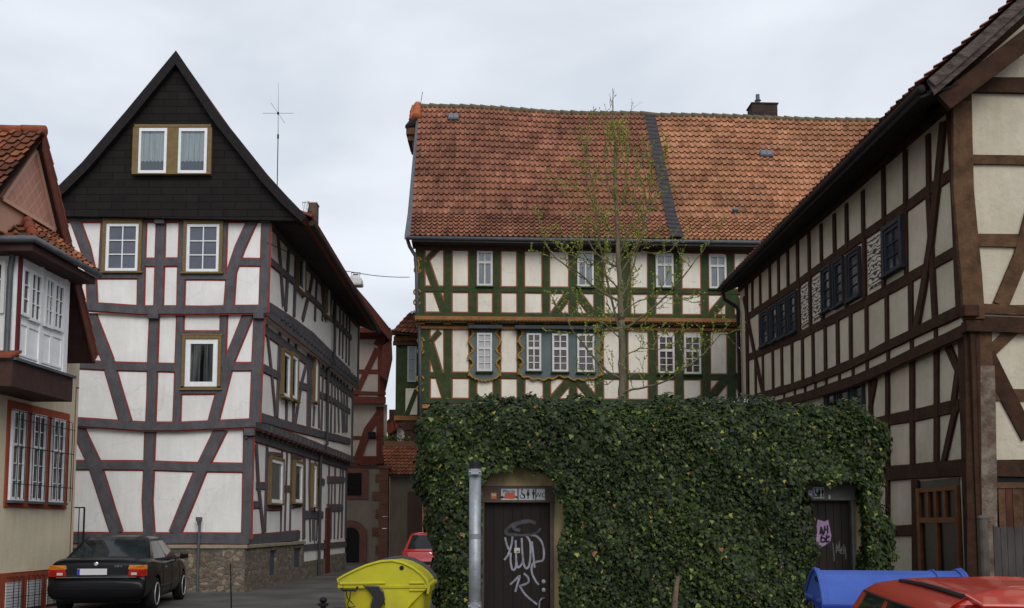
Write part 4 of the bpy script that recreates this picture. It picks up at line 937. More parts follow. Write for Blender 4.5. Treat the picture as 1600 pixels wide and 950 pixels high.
ww(g2, 432, 558, 520, 758, K2.shift(.03)); ww(g2, 570, 560, 660, 762, K2.shift(.03)); ww(g2, 848, 555, 940, 757, K2.shift(.03))
# carved corner ornaments
for x, y in ((656, 415), (655, 465), (661, 541), (660, 600)):
    P = K3 if y < 500 else K2; u, z = P.hit(x, y); mb = MB()
    for s, dz in ((1, .16), (-1, -.16)):
        pts = [P.P(u-.09+.13*math.cos(a)*(1-a/10)*1.0, z+dz+s*.13*math.sin(a)*(1-a/10), .06) for a in [k*.6 for k in range(14)]]; mb.tube(pts, .032, 6)
    mb.tube([P.P(u-.10, z-.22, .05), P.P(u-.02, z, .07), P.P(u-.10, z+.22, .05)], .035, 6); mb.build('carved_ornament', M_GOLD, H3)
# stub beam hook
# ---- roof
YE = K3.p0.y
def rpt(px, py, dback):
    P = K3.shift(-dback); return P.at(px, py)
eL_, eM1, eM2, eR = rpt(641, 370, -.55), rpt(1048, 375, -.55), rpt(1068, 376, -.55), rpt(1400, 380, -.55)
kL, kM1, kM2, kR = rpt(644, 335, .8), rpt(1040, 340, .8), rpt(1056, 341, .8), rpt(1400, 347, .8)
rL, rM1, rM2, rR = rpt(655, 168, 6.0), rpt(1006, 181, 6.0), rpt(1022, 182, 6.0), rpt(1400, 191, 6.0)
rMid = rpt(900, 172, 6.0)
PAL1 = [(.31, .14, .09), (.29, .128, .082), (.27, .118, .076), (.31, .136, .086), (.25, .105, .07), (.33, .15, .095), (.28, .12, .077), (.21, .095, .066)]
PAL2 = [(.43, .21, .12), (.41, .195, .11), (.385, .18, .10), (.44, .22, .13), (.36, .165, .092), (.40, .19, .105), (.31, .14, .08)]
def rows_(nlow, nhigh, P): 
    ll = (P[1]-P[0]).length; lh = (P[2]-P[1]).length; T = ll/(ll+lh)
    return [T*i/nlow for i in range(nlow)] + [T+(1-T)*i/nhigh for i in range(nhigh+1)]
Lp = [eL_, kL, rL]; Mp = [eM1, kM1, rM1]; M2p = [eM2, kM2, rM2]; Rp = [eR, kR, rR]
def sagP(F, amt): 
    def f(s, t): p = F(s, t); p.z += amt*math.sin(math.pi*s*2.3)*t - .05*math.sin(math.pi*t); return p
    return f
FA = sagP(profP(Lp, Mp), .05); FB = sagP(profP(M2p, Rp), .03)
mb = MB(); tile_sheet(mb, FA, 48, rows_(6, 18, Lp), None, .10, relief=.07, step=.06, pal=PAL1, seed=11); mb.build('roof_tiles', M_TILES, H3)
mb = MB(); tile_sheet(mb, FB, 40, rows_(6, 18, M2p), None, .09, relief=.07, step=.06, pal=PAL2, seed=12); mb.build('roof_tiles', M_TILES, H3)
mb = MB()   # boards under the tiles, and the rear slope
n = 14
for F in (FA, FB):
    for i in range(n):
        for j in range(6): mb.face([F(i/n, j/6)-Vector((0, 0, .05)), F((i+1)/n, j/6)-Vector((0, 0, .05)), F((i+1)/n, (j+1)/6)-Vector((0, 0, .05)), F(i/n, (j+1)/6)-Vector((0, 0, .05))])
mb.face([rL-Vector((0, 0, .05)), rR-Vector((0, 0, .05)), rR+Vector((-.3, 6.5, -7.4)), rL+Vector((-.3, 6.5, -7.4))])
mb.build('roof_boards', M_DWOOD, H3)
# slate strip over the fire wall
mb = MB(); nn_ = 30
Fs = profP([Mp[0], Mp[1], Mp[2]], [M2p[0], M2p[1], M2p[2]])
for j in range(nn_):
    a, b = j/nn_, (j+1)/nn_; ex = Vector((.02, 0, 0)); l0 = Vector((0, -.03, .17)); l1 = Vector((0, -.03, .12))
    mb.face([Fs(-.0, a)+l0-ex, Fs(1, a)+l0+ex, Fs(1, b)+l1+ex, Fs(0, b)+l1-ex]); mb.face([Fs(0, a)+l1-ex, Fs(1, a)+l1+ex, Fs(1, a)+l0+ex, Fs(0, a)+l0-ex])
    mb.face([Fs(0, a)-ex, Fs(0, a)+l0-ex, Fs(0, b)+l1-ex, Fs(0, b)-ex]); mb.face([Fs(1, a)+ex, Fs(1, b)+ex, Fs(1, b)+l1+ex, Fs(1, a)+l0+ex])
mb.build('slate_strip', mat('grey_slate', (.032, .029, .032), .75, (.055, .05, .053), 6, .5, 20), H3)
# ridge caps
mb = MB(); k = 46
for i in range(k):
    s0, s1 = i/k, (i+1.1)/k; q = (lambda s: (FA(s/0.487, 1) if s < .487 else FB((s-.487)/.513, 1)))
    a = q(s0)+Vector((0, 0, .04+random.uniform(0, .03))); b = q(min(1, s1))+Vector((0, 0, .02)); mb.tube([a, b], [.12, .105], 10)
mb.build('ridge_tiles', mat('mossy_ridge', (.16, .11, .07), .9, (.10, .10, .065), 4, .4), H3, smooth=True)
# zinc verge flashing on the left
mb = MB(); v0, v1, v2 = rpt(632, 371, -.55), rpt(637, 335, .8), rpt(650, 192, 5.3); w0, w1, w2 = eL_, kL, lerp(kL, rL, .87)
up = Vector((0, 0, .07))
for a, b, c, d in ((v0, w0, w1, v1), (v1, w1, w2, v2)): mb.prism([a+up, b+up, c+up, d+up], (0, 0, -.14))
mb.build('verge_flashing', M_ZINC, H3)
# small half hip at the top of the left gable
mb = MB(); h0 = rpt(633, 196, 5.2); h1 = rL+Vector((0, .2, .1)); h2 = w2+Vector((0, 0, .05)); h3 = h0+Vector((0, 2.6, 0))
mb.prism([h0, h2, h1], (0, .02, -.12)); mb.face([h0, h1, h3]); mb.face([h1, h3, h3+Vector((1, 1, 0))]); mb.build('half_hip', M_SLATEROOF, H3)
mb = MB(); dv = h1-h2
for i in range(5): p = h2+dv*(i/5); mb.tube([p+Vector((-.08, 0, .05)), p+dv*.24+Vector((-.08, 0, .08))], [.19, .15], 10)
for i in range(3): p = lerp(h2, h1, .1+i*.33); mb.tube([p+Vector((-.25, .1, -.10)), p+Vector((-.18, .1, .2))], [.16, .13], 9)
mb.build('hip_tiles', mat('bright_orange_tile', (.42, .13, .05), .8, (.30, .09, .045), 5, .3), H3, smooth=True)
mb = MB(); mb.box(h0+Vector((.28, 1.2, -.18)), (.5, 2.2, .26)); mb.box(h0+Vector((.22, .8, -.42)), (.28, 1.2, .22)); mb.lathe(h0+Vector((.42, .3, -.95)), [(.05, 0), (.16, .2), (.16, .5)], 8); mb.build('hip_bracket', mat('painted_bracket', (.10, .05, .03), .8), H3)
mb = MB(); p = rL+Vector((.05, 0, .1)); mb.tube([p, p+Vector((0.08, 0, .55))], .012, 5); mb.build('lightning_rod', M_IRON, H3)
# gutter and shadowy eave
mb = MB(); a = eL_+Vector((-.12, -.08, -.06)); b = eR+Vector((0, -.08, -.06)); mb.tube([a, b], .065, 10); mb.build('gutter', M_ZINC, H3, smooth=True)
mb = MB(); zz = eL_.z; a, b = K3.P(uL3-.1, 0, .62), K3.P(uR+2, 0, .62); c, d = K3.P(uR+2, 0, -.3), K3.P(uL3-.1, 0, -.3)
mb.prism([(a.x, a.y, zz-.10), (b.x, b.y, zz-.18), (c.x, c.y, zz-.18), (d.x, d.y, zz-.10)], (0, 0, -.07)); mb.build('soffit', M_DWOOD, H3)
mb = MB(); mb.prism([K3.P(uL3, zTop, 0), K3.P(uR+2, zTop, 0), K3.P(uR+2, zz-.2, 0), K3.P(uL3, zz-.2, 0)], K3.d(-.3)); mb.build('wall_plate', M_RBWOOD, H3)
mb = MB(); q = [K3.at(636, 372, .3), K3.at(640, 385, .28), K3.at(649, 400, .1), K3.at(651, 430, .1), K3.at(651.5, 480, .1), K2.at(655, 505, .1), K2.at(656, 560, .1), K2.at(657, 650, .1)]; mb.tube(q, .06, 10); mb.build('downpipe', M_ZINC, H3, smooth=True)
# left flank (gable wall) is part of the box; chimney + skylights
mb = MB(); c = rpt(1191, 168, 6.6); mb.box((c.x, c.y, c.z-.85), (1.05, .7, 1.7), rz=ang); ch = mb.build('chimney', bricky('dark_chimney_brick', (.075, .045, .035), (.055, .035, .03), (.05, .045, .04), .24, .08, .012), H3)
mb = MB(); mb.lathe(Vector((c.x-.18, c.y, c.z+.05)), [(.15, 0), (.15, .06), (.09, .1), (.09, .2), (.14, .24), (.08, .3), (.08, .5)], 12); mb.build('chimney_pot', M_ZINC, ch)
mb = MB(); mb.box((c.x, c.y, c.z+.03), (1.13, .78, .05), rz=ang); mb.build('chimney_cap', M_DWOOD, ch)
def skylight(F, px, py, wd, ht, nm='skylight'):
    # find roof point under the picture position
    best = None
    for i in range(60):
        for j in range(60):
            p = F(i/59, j/59); v = p-CAM; r_ = ray(px, py); k = v.dot(r_)/(r_.length*v.length)
            if best is None or k > best[0]: best = (k, i/59, j/59)
    _, s, t = best; p = F(s, t); du = (F(min(1, s+.02), t)-F(max(0, s-.02), t)).normalized(); dv = (F(s, min(1, t+.03))-F(s, max(0, t-.03))).normalized(); nn = du.cross(dv)
    if nn.z < 0: nn = -nn
    M = Matrix((du, dv, nn)).transposed()
    mb = MB(); mb.box(p+nn*.09, (wd, ht, .16), rot=M); o = mb.build(nm, M_ZINC, H3, bevel=.02)
    mb = MB()
    for s_ in (-1, 1): mb.box(p+nn*.175+du*s_*wd*.22, (wd*.38, ht*.8, .02), rot=M)
    mb.build('pane', M_BLUEPANE, o)
skylight(FA, 711, 188, .42, .45); skylight(FB, 1196, 246, .5, .42); skylight(FB, 1147, 333, .2, .2, 'vent_tile')
# ---- oriel on the left flank
M_DGREEN = M_GREEN
OP = Plane((0, 35.2, 0), (1, 0, 0), (0, -1, 0))
ua, z1 = OP.hit(619, 516); ub, z0 = OP.hit(668, 660)
mb = MB(); mb.prism([OP.P(ua, z0), OP.P(ub, z0), OP.P(ub, z0, -2.2), OP.P(ua, z0, -2.2)], (0, 0, z1-z0)); orl = mb.build('oriel', M_DGREEN, H3)
for (ya, yb, pr, ex, m) in ((516, 524, .16, .14, 0), (526, 533, .10, .08, 1), (534, 540, .14, .1, 0), (650, 657, .10, .06, 1), (658, 672, .05, -.2, 0)):
    mb = MB(); a, za_ = OP.hit(619, ya); b, zb_ = OP.hit(668, yb); mb.prism([OP.P(a-ex, zb_, 0), OP.P(b, zb_, 0), OP.P(b, za_, 0), OP.P(a-ex, za_, 0)], OP.d(pr)); mb.build('oriel_moulding', [M_RBWOOD, M_ORBAND][m], orl)
window(OP, (637, 541, 651, 597), orl, dict(frame=mat('grey_green_frame', (.33, .37, .36), .5), fw=.06, cols=1, rows=3, bw=.02, depth=.06, pane=mat('greenish_pane', (.22, .25, .26), .2)))
timber(OP, [OP.hit(651, 609), OP.hit(636, 648)], .16, orl, M_GREEN, M_ORLINE, proud=.05, name='brace', uz=True)
mb = MB(); a, z1_ = OP.hit(634, 607); b, z0_ = OP.hit(652, 648); mb.prism([OP.P(a, z0_), OP.P(b, z0_), OP.P(b, z1_), OP.P(a, z1_)], OP.d(.02)); mb.build('infill_panel', M_PANEL, orl)
# oriel corbel below and its little roof
mb = MB(); a = OP.P(ua, z0); b = OP.P(ub, z0); mb.prism([a, b, b+Vector((0, 0, -1.1)), a+Vector((.55, 0, -.6)), a+Vector((.35, 0, -.25))], (0, 1.8, 0)); mb.build('oriel_corbel', M_RBWOOD, orl)
t_a, t_b, t_c = OP.at(613, 518, .5), OP.at(672, 524, .5), OP.at(641, 488, -.2); t_d = OP.at(672, 478, -.2)
mb = MB(); tile_sheet(mb, quadP(t_a, t_b, t_c, t_d), 9, [0, .2, .4, .6, .8, 1], None, .2, relief=.05, step=.04, pal=PAL1, seed=21); mb.build('oriel_roof_tiles', M_TILES, orl)
mb = MB(); mb.face([t_a+Vector((0, 0, -.06)), t_b+Vector((0, 0, -.06)), t_d+Vector((0, 0, -.06)), t_c+Vector((0, 0, -.06))]); tl = t_a+Vector((0, 2.6, 0)); mb.face([t_a, t_c, t_c+Vector((0, 2, 0)), tl]); mb.face([t_a, t_b, t_b+Vector((0, 2, 0)), tl]); mb.build('oriel_roof_boards', M_DWOOD, orl)
# ================================================================ brown half-timbered house on the right
M_BRWOOD = mat('brown_oak_timber', (0.058, 0.028, 0.016), 0.9, (0.026, 0.0135, 0.009), 3.2, 0.6, 14, ramp=(.3, .7))
M_OAKW = mat('weathered_oak', (0.125, 0.068, 0.036), 0.9, (0.048, 0.026, 0.015), 4, 0.7, 16, ramp=(.3, .7))
M_BEIGE = plaster('beige_rough_render', (0.54, 0.485, 0.385), (0.455, 0.405, 0.32), 0.55, 0.06, 7)
M_BLUEFR = mat('slate_blue_frame', (0.023, 0.027, 0.034), 0.6, (0.036, 0.04, 0.05), 6)
def cracks(m, scale, w_, k):
    n = m.node_tree.nodes; l = m.node_tree.links.new; b = n['Principled BSDF']; src = b.inputs['Base Color'].links[0].from_socket
    t = n.new('ShaderNodeTexCoord'); nz_ = n.new('ShaderNodeTexNoise'); nz_.inputs['Scale'].default_value = 2.5; nz_.inputs['Detail'].default_value = 5; l(t.outputs['Object'], nz_.inputs['Vector'])
    ad = n.new('ShaderNodeMixRGB'); ad.blend_type = 'ADD'; ad.inputs[0].default_value = .6; l(t.outputs['Object'], ad.inputs[1]); l(nz_.outputs['Color'], ad.inputs[2])
    v = n.new('ShaderNodeTexVoronoi'); v.feature = 'DISTANCE_TO_EDGE'; v.inputs['Scale'].default_value = scale; l(ad.outputs[0], v.inputs['Vector'])
    r = n.new('ShaderNodeValToRGB'); r.color_ramp.elements[0].position = 0.0; r.color_ramp.elements[1].position = w_; r.color_ramp.elements[0].color = (k, k, k, 1); r.color_ramp.elements[1].color = (1, 1, 1, 1); l(v.outputs['Distance'], r.inputs['Fac'])
    mm = n.new('ShaderNodeMixRGB'); mm.blend_type = 'MULTIPLY'; mm.inputs[0].default_value = 1; l(src, mm.inputs[1]); l(r.outputs['Color'], mm.inputs[2]); l(mm.outputs['Color'], b.inputs['Base Color'])
cracks(M_BEIGE, 1.3, .010, .84); cracks(M_PANEL, .8, .010, .80); cracks(M_WHITE, .55, .008, .86)
weather(M_BEIGE, ((.88, .87, .84), (1.03, 1.03, 1.03)), .8, (1, 1, 1), .35, .62); weather(M_WHITE, ((.93, .925, .92), (1.02, 1.02, 1.02)), .6, (1, 1, 1), .35, .62)
H4 = thing('timber_house', 'brown half timbered barn house with ornamental panels and blue grey windows on the right', 'house', (7.9, 16.9, -.1))
YG = 16.9
G1_ = Plane((7.9, YG, 0), (1, 0, 0), (0, -1, 0)); G2_ = G1_.shift(0.10)
R1_ = Plane((7.9, YG, 0), (-0.0444, 1, 0), (-1, 0, 0)); R2_ = R1_.shift(0.12)
YE4 = 30.8; uE4 = (YE4-YG)/R1_.u.y
zJ = R1_.hit(1498, 514)[1]-.15; zT4 = R2_.hit(1484, 168)[1]
def body4(P, Q, z0, z1):
    u = (Q.p0.y-P.p0.y)/P.u.y; a = P.P(u, 0); b = P.P(uE4, 0); mb = MB()
    mb.prism([(a.x, a.y, z0), (b.x, b.y, z0), (18, b.y, z0), (18, a.y, z0)], (0, 0, z1-z0)); return mb.build('infill_wall', M_BEIGE, H4)
body4(R1_, G1_, -.3, zJ); body4(R2_, G2_, zJ, zT4+.25)
RL = mat('rust_edge_line', (0.13, 0.045, 0.03), .85)
def tr4(P, pts, w, c=None, wood=None, **k): return timber(P, crop(*c)(pts) if c else pts, w, H4, wood or M_BRWOOD, k.pop('red', RL), line=.018, rough=.012, **k)
r1 = (1120, 380, 3.654); r2 = (1320, 140, 3.654); r3 = (1280, 400, 3.392); r4 = (1370, 640, 3.391)
uN2 = -.1
# beams, upper storey
zt_ = R2_.hit(1484, 175)[1]
timber(R2_, [(0-.1, zT4+.1), (uE4, zT4+.1)], .3, H4, M_BRWOOD, RL, line=.018, uz=True, proud=.05)
tr4(R2_, [(1166, 497), (1249, 442), (1325, 386), (1421, 321), (1486, 272)], .20)
tr4(R2_, [(1167, 560), (1257, 521), (1339, 480), (1421, 435), (1500, 389)], .20)
tr4(R2_, [(1168, 626), (1257, 599), (1339, 566), (1410, 530), (1509, 483)], .19, proud=.06)
# lower beam and joist band
uu, zz = R1_.hit(1450, 543); 
tr4(R2_, [(1168, 645), (1257, 620), (1339, 594), (1410, 562), (1508, 517)], .21, proud=.05)
tr4(R1_, [(1340, 668), (1377, 659), (1435, 648), (1500, 634)], .21)
tr4(R1_, [(1378, 741), (1450, 735), (1510, 731)], .28, proud=.05); tr4(R1_, [(1378, 829), (1432, 829)], .20)
# posts, top zone
zA_ = lambda px: 0
PT = [(1176, 430, 495), (1188.4, 424, 488), (1203.5, 412, 476), (1217, 402, 466), (1231.7, 390, 456), (1247, 378, 446), (1265, 364, 434), (1284, 350, 418), (1304.7, 334, 402), (1324, 318, 388), (1349.5, 298, 370), (1381.5, 262, 348), (1416, 235, 326), (1452, 210, 300)]
for x, ya, yb in PT: tr4(R2_, [(x, ya), (x+1, yb)], .15)
tr4(R2_, [(1452, 300), (1458, 400), (1463, 500)], .17)
tr4(R2_, [(1477, 190), (1467, 290), (1457, 380), (1446, 450), (1433, 520)], .20, proud=.045)
tr4(R2_, [(1164, 465), (1178, 540), (1194, 615)], .14, proud=.045)
tr4(R2_, [(1489, 165), (1496, 300), (1505, 490)], .22, proud=.06)
tr4(R2_, [(1167, 440), (1170, 628)], .22)
for x, ya, yb in ((1188.5, 490, 545), (1250, 440, 525), (1267, 430, 515), (1286.4, 420, 500), (1324, 400, 480), (1352, 370, 468), (1382, 350, 450), (1416, 325, 436)): tr4(R2_, [(x, ya), (x+1, yb)], .15)
for x, ya, yb in ((1181, 560, 622), (1192.5, 555, 615), (1208, 545, 612), (1222, 540, 606), (1238, 535, 602), (1254.5, 525, 596), (1271, 515, 590), (1290, 507, 583), (1309.5, 498, 576), (1330, 487, 568), (1355, 472, 558), (1386.5, 456, 542), (1424, 436, 525)): tr4(R2_, [(x, ya), (x+1, yb)], .16)
for x, y in ((1210, 621), (1226, 617), (1243, 611), (1259, 606), (1275, 603), (1292, 599), (1313, 592), (1334, 583), (1356, 573), (1389, 558), (1426, 541), (1464, 524)): tr4(R2_, [(x, y-10), (x, y+12)], .12, red=None, proud=.02)
for x, ya, yb in ((1362, 590, 665), (1388.5, 570, 900), (1427, 555, 740), (1465, 540, 735)): tr4(R1_, [(x, ya), (x+.5, yb)], .16)
tr4(R1_, [(1370, 592), (1361, 640)], .15); tr4(R1_, [(1483, 540), (1499, 578), (1492, 630)], .17); tr4(R1_, [(1496, 636), (1476, 725)], .16)
tr4(R1_, [(1432, 750), (1434, 920)], .26)
tr4(R1_, [(1514, 515), (1527, 930)], .46, proud=.07)
# windows on the side
M_DGL = mat('dark_blue_pane', (.018, .022, .03), .12, (.035, .042, .055), 3, spec=.6)
WB = dict(frame=M_BLUEFR, fw=.07, cols=1, rows=4, bw=.022, depth=.06, pane=M_DGL, sill=.08, casing=.05, cmat=M_BLUEFR)
def interp(px, a, b): return a[1]+(px-a[0])*(b[1]-a[1])/(b[0]-a[0])
def win4(P, xa, xb, ta, tb, ba, bb, **k): window(P, (xa+1.0, interp(xa, ta, tb)+3, xb-1.0, interp(xa, ba, bb)-3), H4, dict(WB, **k))
for xa, xb in ((1191, 1204), (1206, 1218), (1219.5, 1232), (1234, 1247.5)): win4(R2_, xa, xb, (1191, 489), (1247.5, 452.5), (1191, 545.6), (1247.5, 520))
for xa, xb in ((1287, 1302), (1305, 1321.5), (1327, 1347)): win4(R2_, xa, xb, (1287, 421), (1347.5, 385), (1287, 492), (1347.5, 466))
window(R2_, (1386.5, 362, 1413, 432), H4, dict(WB, casing=.09, cols=2, rows=3, depth=.08))
for xa, xb in ((1292, 1309), (1312, 1331), (1335, 1353)): win4(R1_, xa, xb, (1292, 613), (1354, 590), (1292, 690), (1354, 682))
# black and white scroll panels (scratched render)
def sgraffito():
    m = bpy.data.materials.new('scroll_ornament_render'); m.use_nodes = True; n = m.node_tree.nodes; l = m.node_tree.links.new; b = n['Principled BSDF']; b.inputs['Roughness'].default_value = .9
    t = n.new('ShaderNodeTexCoord'); s = n.new('ShaderNodeSeparateXYZ'); l(t.outputs['UV'], s.inputs[0])
    a = n.new('ShaderNodeMath'); a.operation = 'SUBTRACT'; a.inputs[1].default_value = .5; l(s.outputs['X'], a.inputs[0]); ab = n.new('ShaderNodeMath'); ab.operation = 'ABSOLUTE'; l(a.outputs[0], ab.inputs[0])
    c = n.new('ShaderNodeCombineXYZ'); l(ab.outputs[0], c.inputs['X']); l(s.outputs['Y'], c.inputs['Y'])
    mp = n.new('ShaderNodeMapping'); mp.inputs['Scale'].default_value = (1, 2.4, 1); l(c.outputs[0], mp.inputs['Vector'])
    w = n.new('ShaderNodeTexWave'); w.wave_type = 'RINGS'; w.inputs['Scale'].default_value = 1.5; w.inputs['Distortion'].default_value = 9; w.inputs['Detail'].default_value = 1.0; w.inputs['Detail Scale'].default_value = 2.0; l(mp.outputs[0], w.inputs['Vector'])
    r = n.new('ShaderNodeValToRGB'); r.color_ramp.elements[0].position = .36; r.color_ramp.elements[1].position = .52; r.color_ramp.elements[0].color = (.05, .035, .028, 1); r.color_ramp.elements[1].color = (.50, .45, .38, 1)
    l(w.outputs['Fac'], r.inputs['Fac']); l(r.outputs['Color'], b.inputs['Base Color']); return m
M_SG = sgraffito()
for xa, xb, ya, yb in ((1252, 1264.5, 450, 513), (1269.5, 1284.5, 438, 503), (1356, 1379.5, 378, 455)):
    u0, z1 = R2_.hit(xa, ya); z0 = R2_.hit(xa, yb)[1]; u1 = R2_.hit(xb, ya)[0]; mb = MB(); mb.prism([R2_.P(u0, z0), R2_.P(u1, z0), R2_.P(u1, z1), R2_.P(u0, z1)], R2_.d(.02)); o = mb.build('ornament_panel', M_SG, H4)
    uv = o.data.uv_layers.new(name='UVMap')
    for lp in o.data.loops:
        v = o.data.vertices[lp.vertex_index].co + root_loc(H4); uu = (v-R2_.p0).dot(R2_.u); uv.data[lp.index].uv = ((uu-u0)/(u1-u0), (v.z-z0)/(z1-z0))
# door on the yard side: glazed, orange brown
PD = R1_.shift(.0)
u0, u1 = R1_.hit(1438, 820)[0], R1_.hit(1503, 820)[0]
u0, u1 = min(u0, u1), max(u0, u1)
zd = R1_.hit(1440, 752)[1]
M_ORW = mat('orange_brown_door', (.17, .065, .022), .5, (.12, .045, .018), 5, .2)
mb = MB(); mb.prism([R1_.P(u0, -.2), R1_.P(u1, -.2), R1_.P(u1, zd), R1_.P(u0, zd)], R1_.d(.015)); dr = mb.build('glazed_door', mat('dim_door_glass', (.010, .009, .008), .25, (.02, .018, .016), 3, spec=.2), H4)
mb = MB(); zmid = R1_.hit(1450, 813)[1]; ztop = R1_.hit(1442, 768)[1]
def bx4(a, b, c, d, o=.07): mb.prism([R1_.P(a, b, .016), R1_.P(c, b, .016), R1_.P(c, d, .016), R1_.P(a, d, .016)], R1_.d(o-.016))
uS = u1-u0
bx4(u1-.12, -.2, u1, ztop+.06); bx4(u0, -.2, u0+.07, ztop+.06); bx4(u0+.07, ztop-.02, u1-.12, ztop+.058, .068); bx4(u0+.07, zmid-.05, u1-.12, zmid+.05, .075)
for t in (.3, .52, .72): u = lerp(u0, u1, t); bx4(u-.035, zmid+.05, u+.035, ztop-.02, .066)
u = lerp(u0, u1, .52); bx4(u-.05, -.2, u+.05, zmid-.05, .066)
mb.build('door_frame', M_ORW, dr)
# ---- front gable
def tq(pts, w, wood=M_OAKW, P=G2_, **k): return timber(P, pts, w, H4, wood, None, rough=.012, **k)
TY = G2_.hit(1550, 134)[1]
mb = MB(); a = G2_.at(1500, 118); 
# gable triangle above the wall plate
gx0, gz0 = G2_.hit(1497, 128); 
gv = G2_.hit(1600, 38)
sl = (gv[1]-gz0)/(gv[0]-gx0)
mb.prism([G2_.P(gx0, gz0), G2_.P(9.9, gz0), G2_.P(5.0, gz0+sl*(5.0-gx0))], (0, .3, 0)); mb.build('gable_wall', M_BEIGE, H4)
HOLD = (gx0, gz0)
tq([(1488, 134), (1640, 136)], .28, M_BRWOOD, proud=.06); tq([(1514, 250), (1640, 252)], .16); tq([(1526, 376), (1640, 379)], .22)
tq([(1500, 150), (1502, 300), (1514, 430), (1520, 500)], .34, M_OAKW, proud=.07)
tq([(1612, 335), (1594, 400), (1562, 478)], .25, proud=.04)
tq([(1522, 483), (1640, 486)], .17, proud=.065); timber(G1_, [(1530, 502), (1640, 504)], .2, H4, M_BRWOOD, None, proud=.16)if False else None
tq([(1512, 506), (1640, 510)], .27, M_BRWOOD, P=G2_, proud=.045)
tq([(1590, 508), (1541, 556)], .2, P=G1_); tq([(1540, 553), (1606, 684)], .27, M_BRWOOD, P=G1_, proud=.04); tq([(1545, 616), (1640, 618)], .2, P=G1_)
tq([(1536, 500), (1536, 575)], .27, P=G1_, proud=.05); tq([(1538, 572), (1541, 700), (1543, 812), (1545, 940)], .29, mat('patched_grey_post', (.20, .165, .13), .9, (.09, .062, .045), 5, .7, 18, ramp=(.35, .6)), P=G1_, proud=.055)
tq([(1516, 500), (1522, 930)], .26, M_BRWOOD, P=G1_, proud=.065)
tq([(1552, 731), (1640, 732)], .29, M_BRWOOD, P=G1_, proud=.05)
# opening with old boards
u0, z1 = G1_.hit(1554, 744); u1 = 4.0
mb = MB(); mb.prism([G1_.P(u0, -.2), G1_.P(u1, -.2), G1_.P(u1, z1), G1_.P(u0, z1)], G1_.d(.012)); mb.build('recess_shade_panel', M_DARK, H4)  # flat panel on the wall, dark colour standing in for the shaded opening
mb = MB(); z2 = G1_.hit(1560, 763)[1]; mb.prism([G1_.P(u0, z2, 0), G1_.P(u1, z2, 0), G1_.P(u1, z2+.1, 0), G1_.P(u0, z2+.1, 0)], G1_.d(.06)); mb.build('lintel_board', M_OAKW, H4)
M_REDB = mat('reddish_boards', (.11, .035, .02), .8, (.05, .02, .014), 5, .4, stretch=(1, 1, .3))
rnd = random.Random(4); u = u0+.03; mbs = [MB(), MB()]; i = 0
while u < u1-.2:
    wv = rnd.uniform(.10, .17); mbs[i % 2 if rnd.random() < .8 else 0].prism([G1_.P(u, -.2, .02), G1_.P(u+wv, -.2, .02), G1_.P(u+wv, z2-.003, .02), G1_.P(u, z2-.003, .02)], G1_.d(rnd.uniform(.015, .03))); u += wv+.008; i += 1
mbs[0].build('board_wall', M_OAKW, H4); mbs[1].build('board_wall', M_REDB, H4)
# corner bracket ends
for x, y, P in ((1510, 488, G2_), (1513, 512, G1_)):
    u, z = P.hit(x, y); mb = MB(); mb.prism([P.P(u-.13, z-.11), P.P(u+.13, z-.11), P.P(u+.13, z+.09), P.P(u-.13, z+.09)], P.d(.22)); mb.build('beam_end', M_BRWOOD, H4, bevel=.02)
u, z = G2_.hit(1496, 150); mb = MB(); mb.prism([G2_.P(u-.16, z-.12), G2_.P(u+.2, z-.12), G2_.P(u+.2, z+.1), G2_.P(u-.16, z+.1)], G2_.d(.12)); mb.build('beam_end', M_BRWOOD, H4, bevel=.02)
# ---- roof
YV = YG-.75
VP4 = Plane((0, YV, 0), (1, 0, 0), (0, -1, 0))
v = [VP4.at(1437, 134), VP4.at(1520, 62), VP4.at(1610, -20)]
farE = at(1126, 436, 31.4); farE.z = 9.25+.0
e0 = v[0]; k = (farE.y-e0.y)
def bk(p): return Vector((p.x + (farE.x-e0.x), farE.y, p.z + (farE.z-e0.z)))
nx = [e0, v[1], v[2], v[2]+(v[2]-v[1])*2.2]
fx = [bk(p) for p in nx]
mb = MB(); PAL4 = [(.25, .09, .05), (.20, .075, .045), (.16, .06, .04), (.12, .05, .035), (.28, .10, .055)]
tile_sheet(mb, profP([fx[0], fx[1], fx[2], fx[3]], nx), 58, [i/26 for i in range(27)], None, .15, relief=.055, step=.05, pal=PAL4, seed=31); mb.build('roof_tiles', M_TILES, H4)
mb = MB(); dn = Vector((0, 0, -.05)); 
for i in range(3): mb.face([nx[i]+dn, nx[i+1]+dn, fx[i+1]+dn, fx[i]+dn]); mb.face([nx[i]+dn*4, fx[i]+dn*4, fx[i+1]+dn*4, nx[i+1]+dn*4])
mb.face([nx[0]+dn, nx[0]+dn*4, fx[0]+dn*4, fx[0]+dn])
a = R2_.P(-.6, zT4+.2, -.1); b = R2_.P(uE4, zT4+.2, -.1)
mb.prism([nx[0]+dn*3.5, fx[0]+dn*3.5, b, a], (0, 0, -.04))
mb.build('eave_boards', mat('near_black_eave', (.014, .010, .010), .9, (.022, .016, .015), 5, .4), H4)
mb = MB()   # weathered verge boards in two layers
for o_, hh, d_ in ((0, .25, 0), (.02, .12, -.05)):
    for i in range(2):
        a, b = nx[i]+Vector((.25 if i == 0 else 0, d_, -.02)), nx[i+1]+Vector((0, d_, -.02)); 
        if i == 0: a = lerp(nx[0], nx[1], .12)+Vector((0, d_, -.02))
        mb.prism([a, b, b+Vector((.12, 0, -hh)), a+Vector((.12, 0, -hh))], (0, -.04, 0))
mb.build('verge_board', mat('weathered_verge', (.12, .092, .08), .9, (.045, .034, .03), 5, .8, 22, stretch=(1, 1, 2.5)), H4)
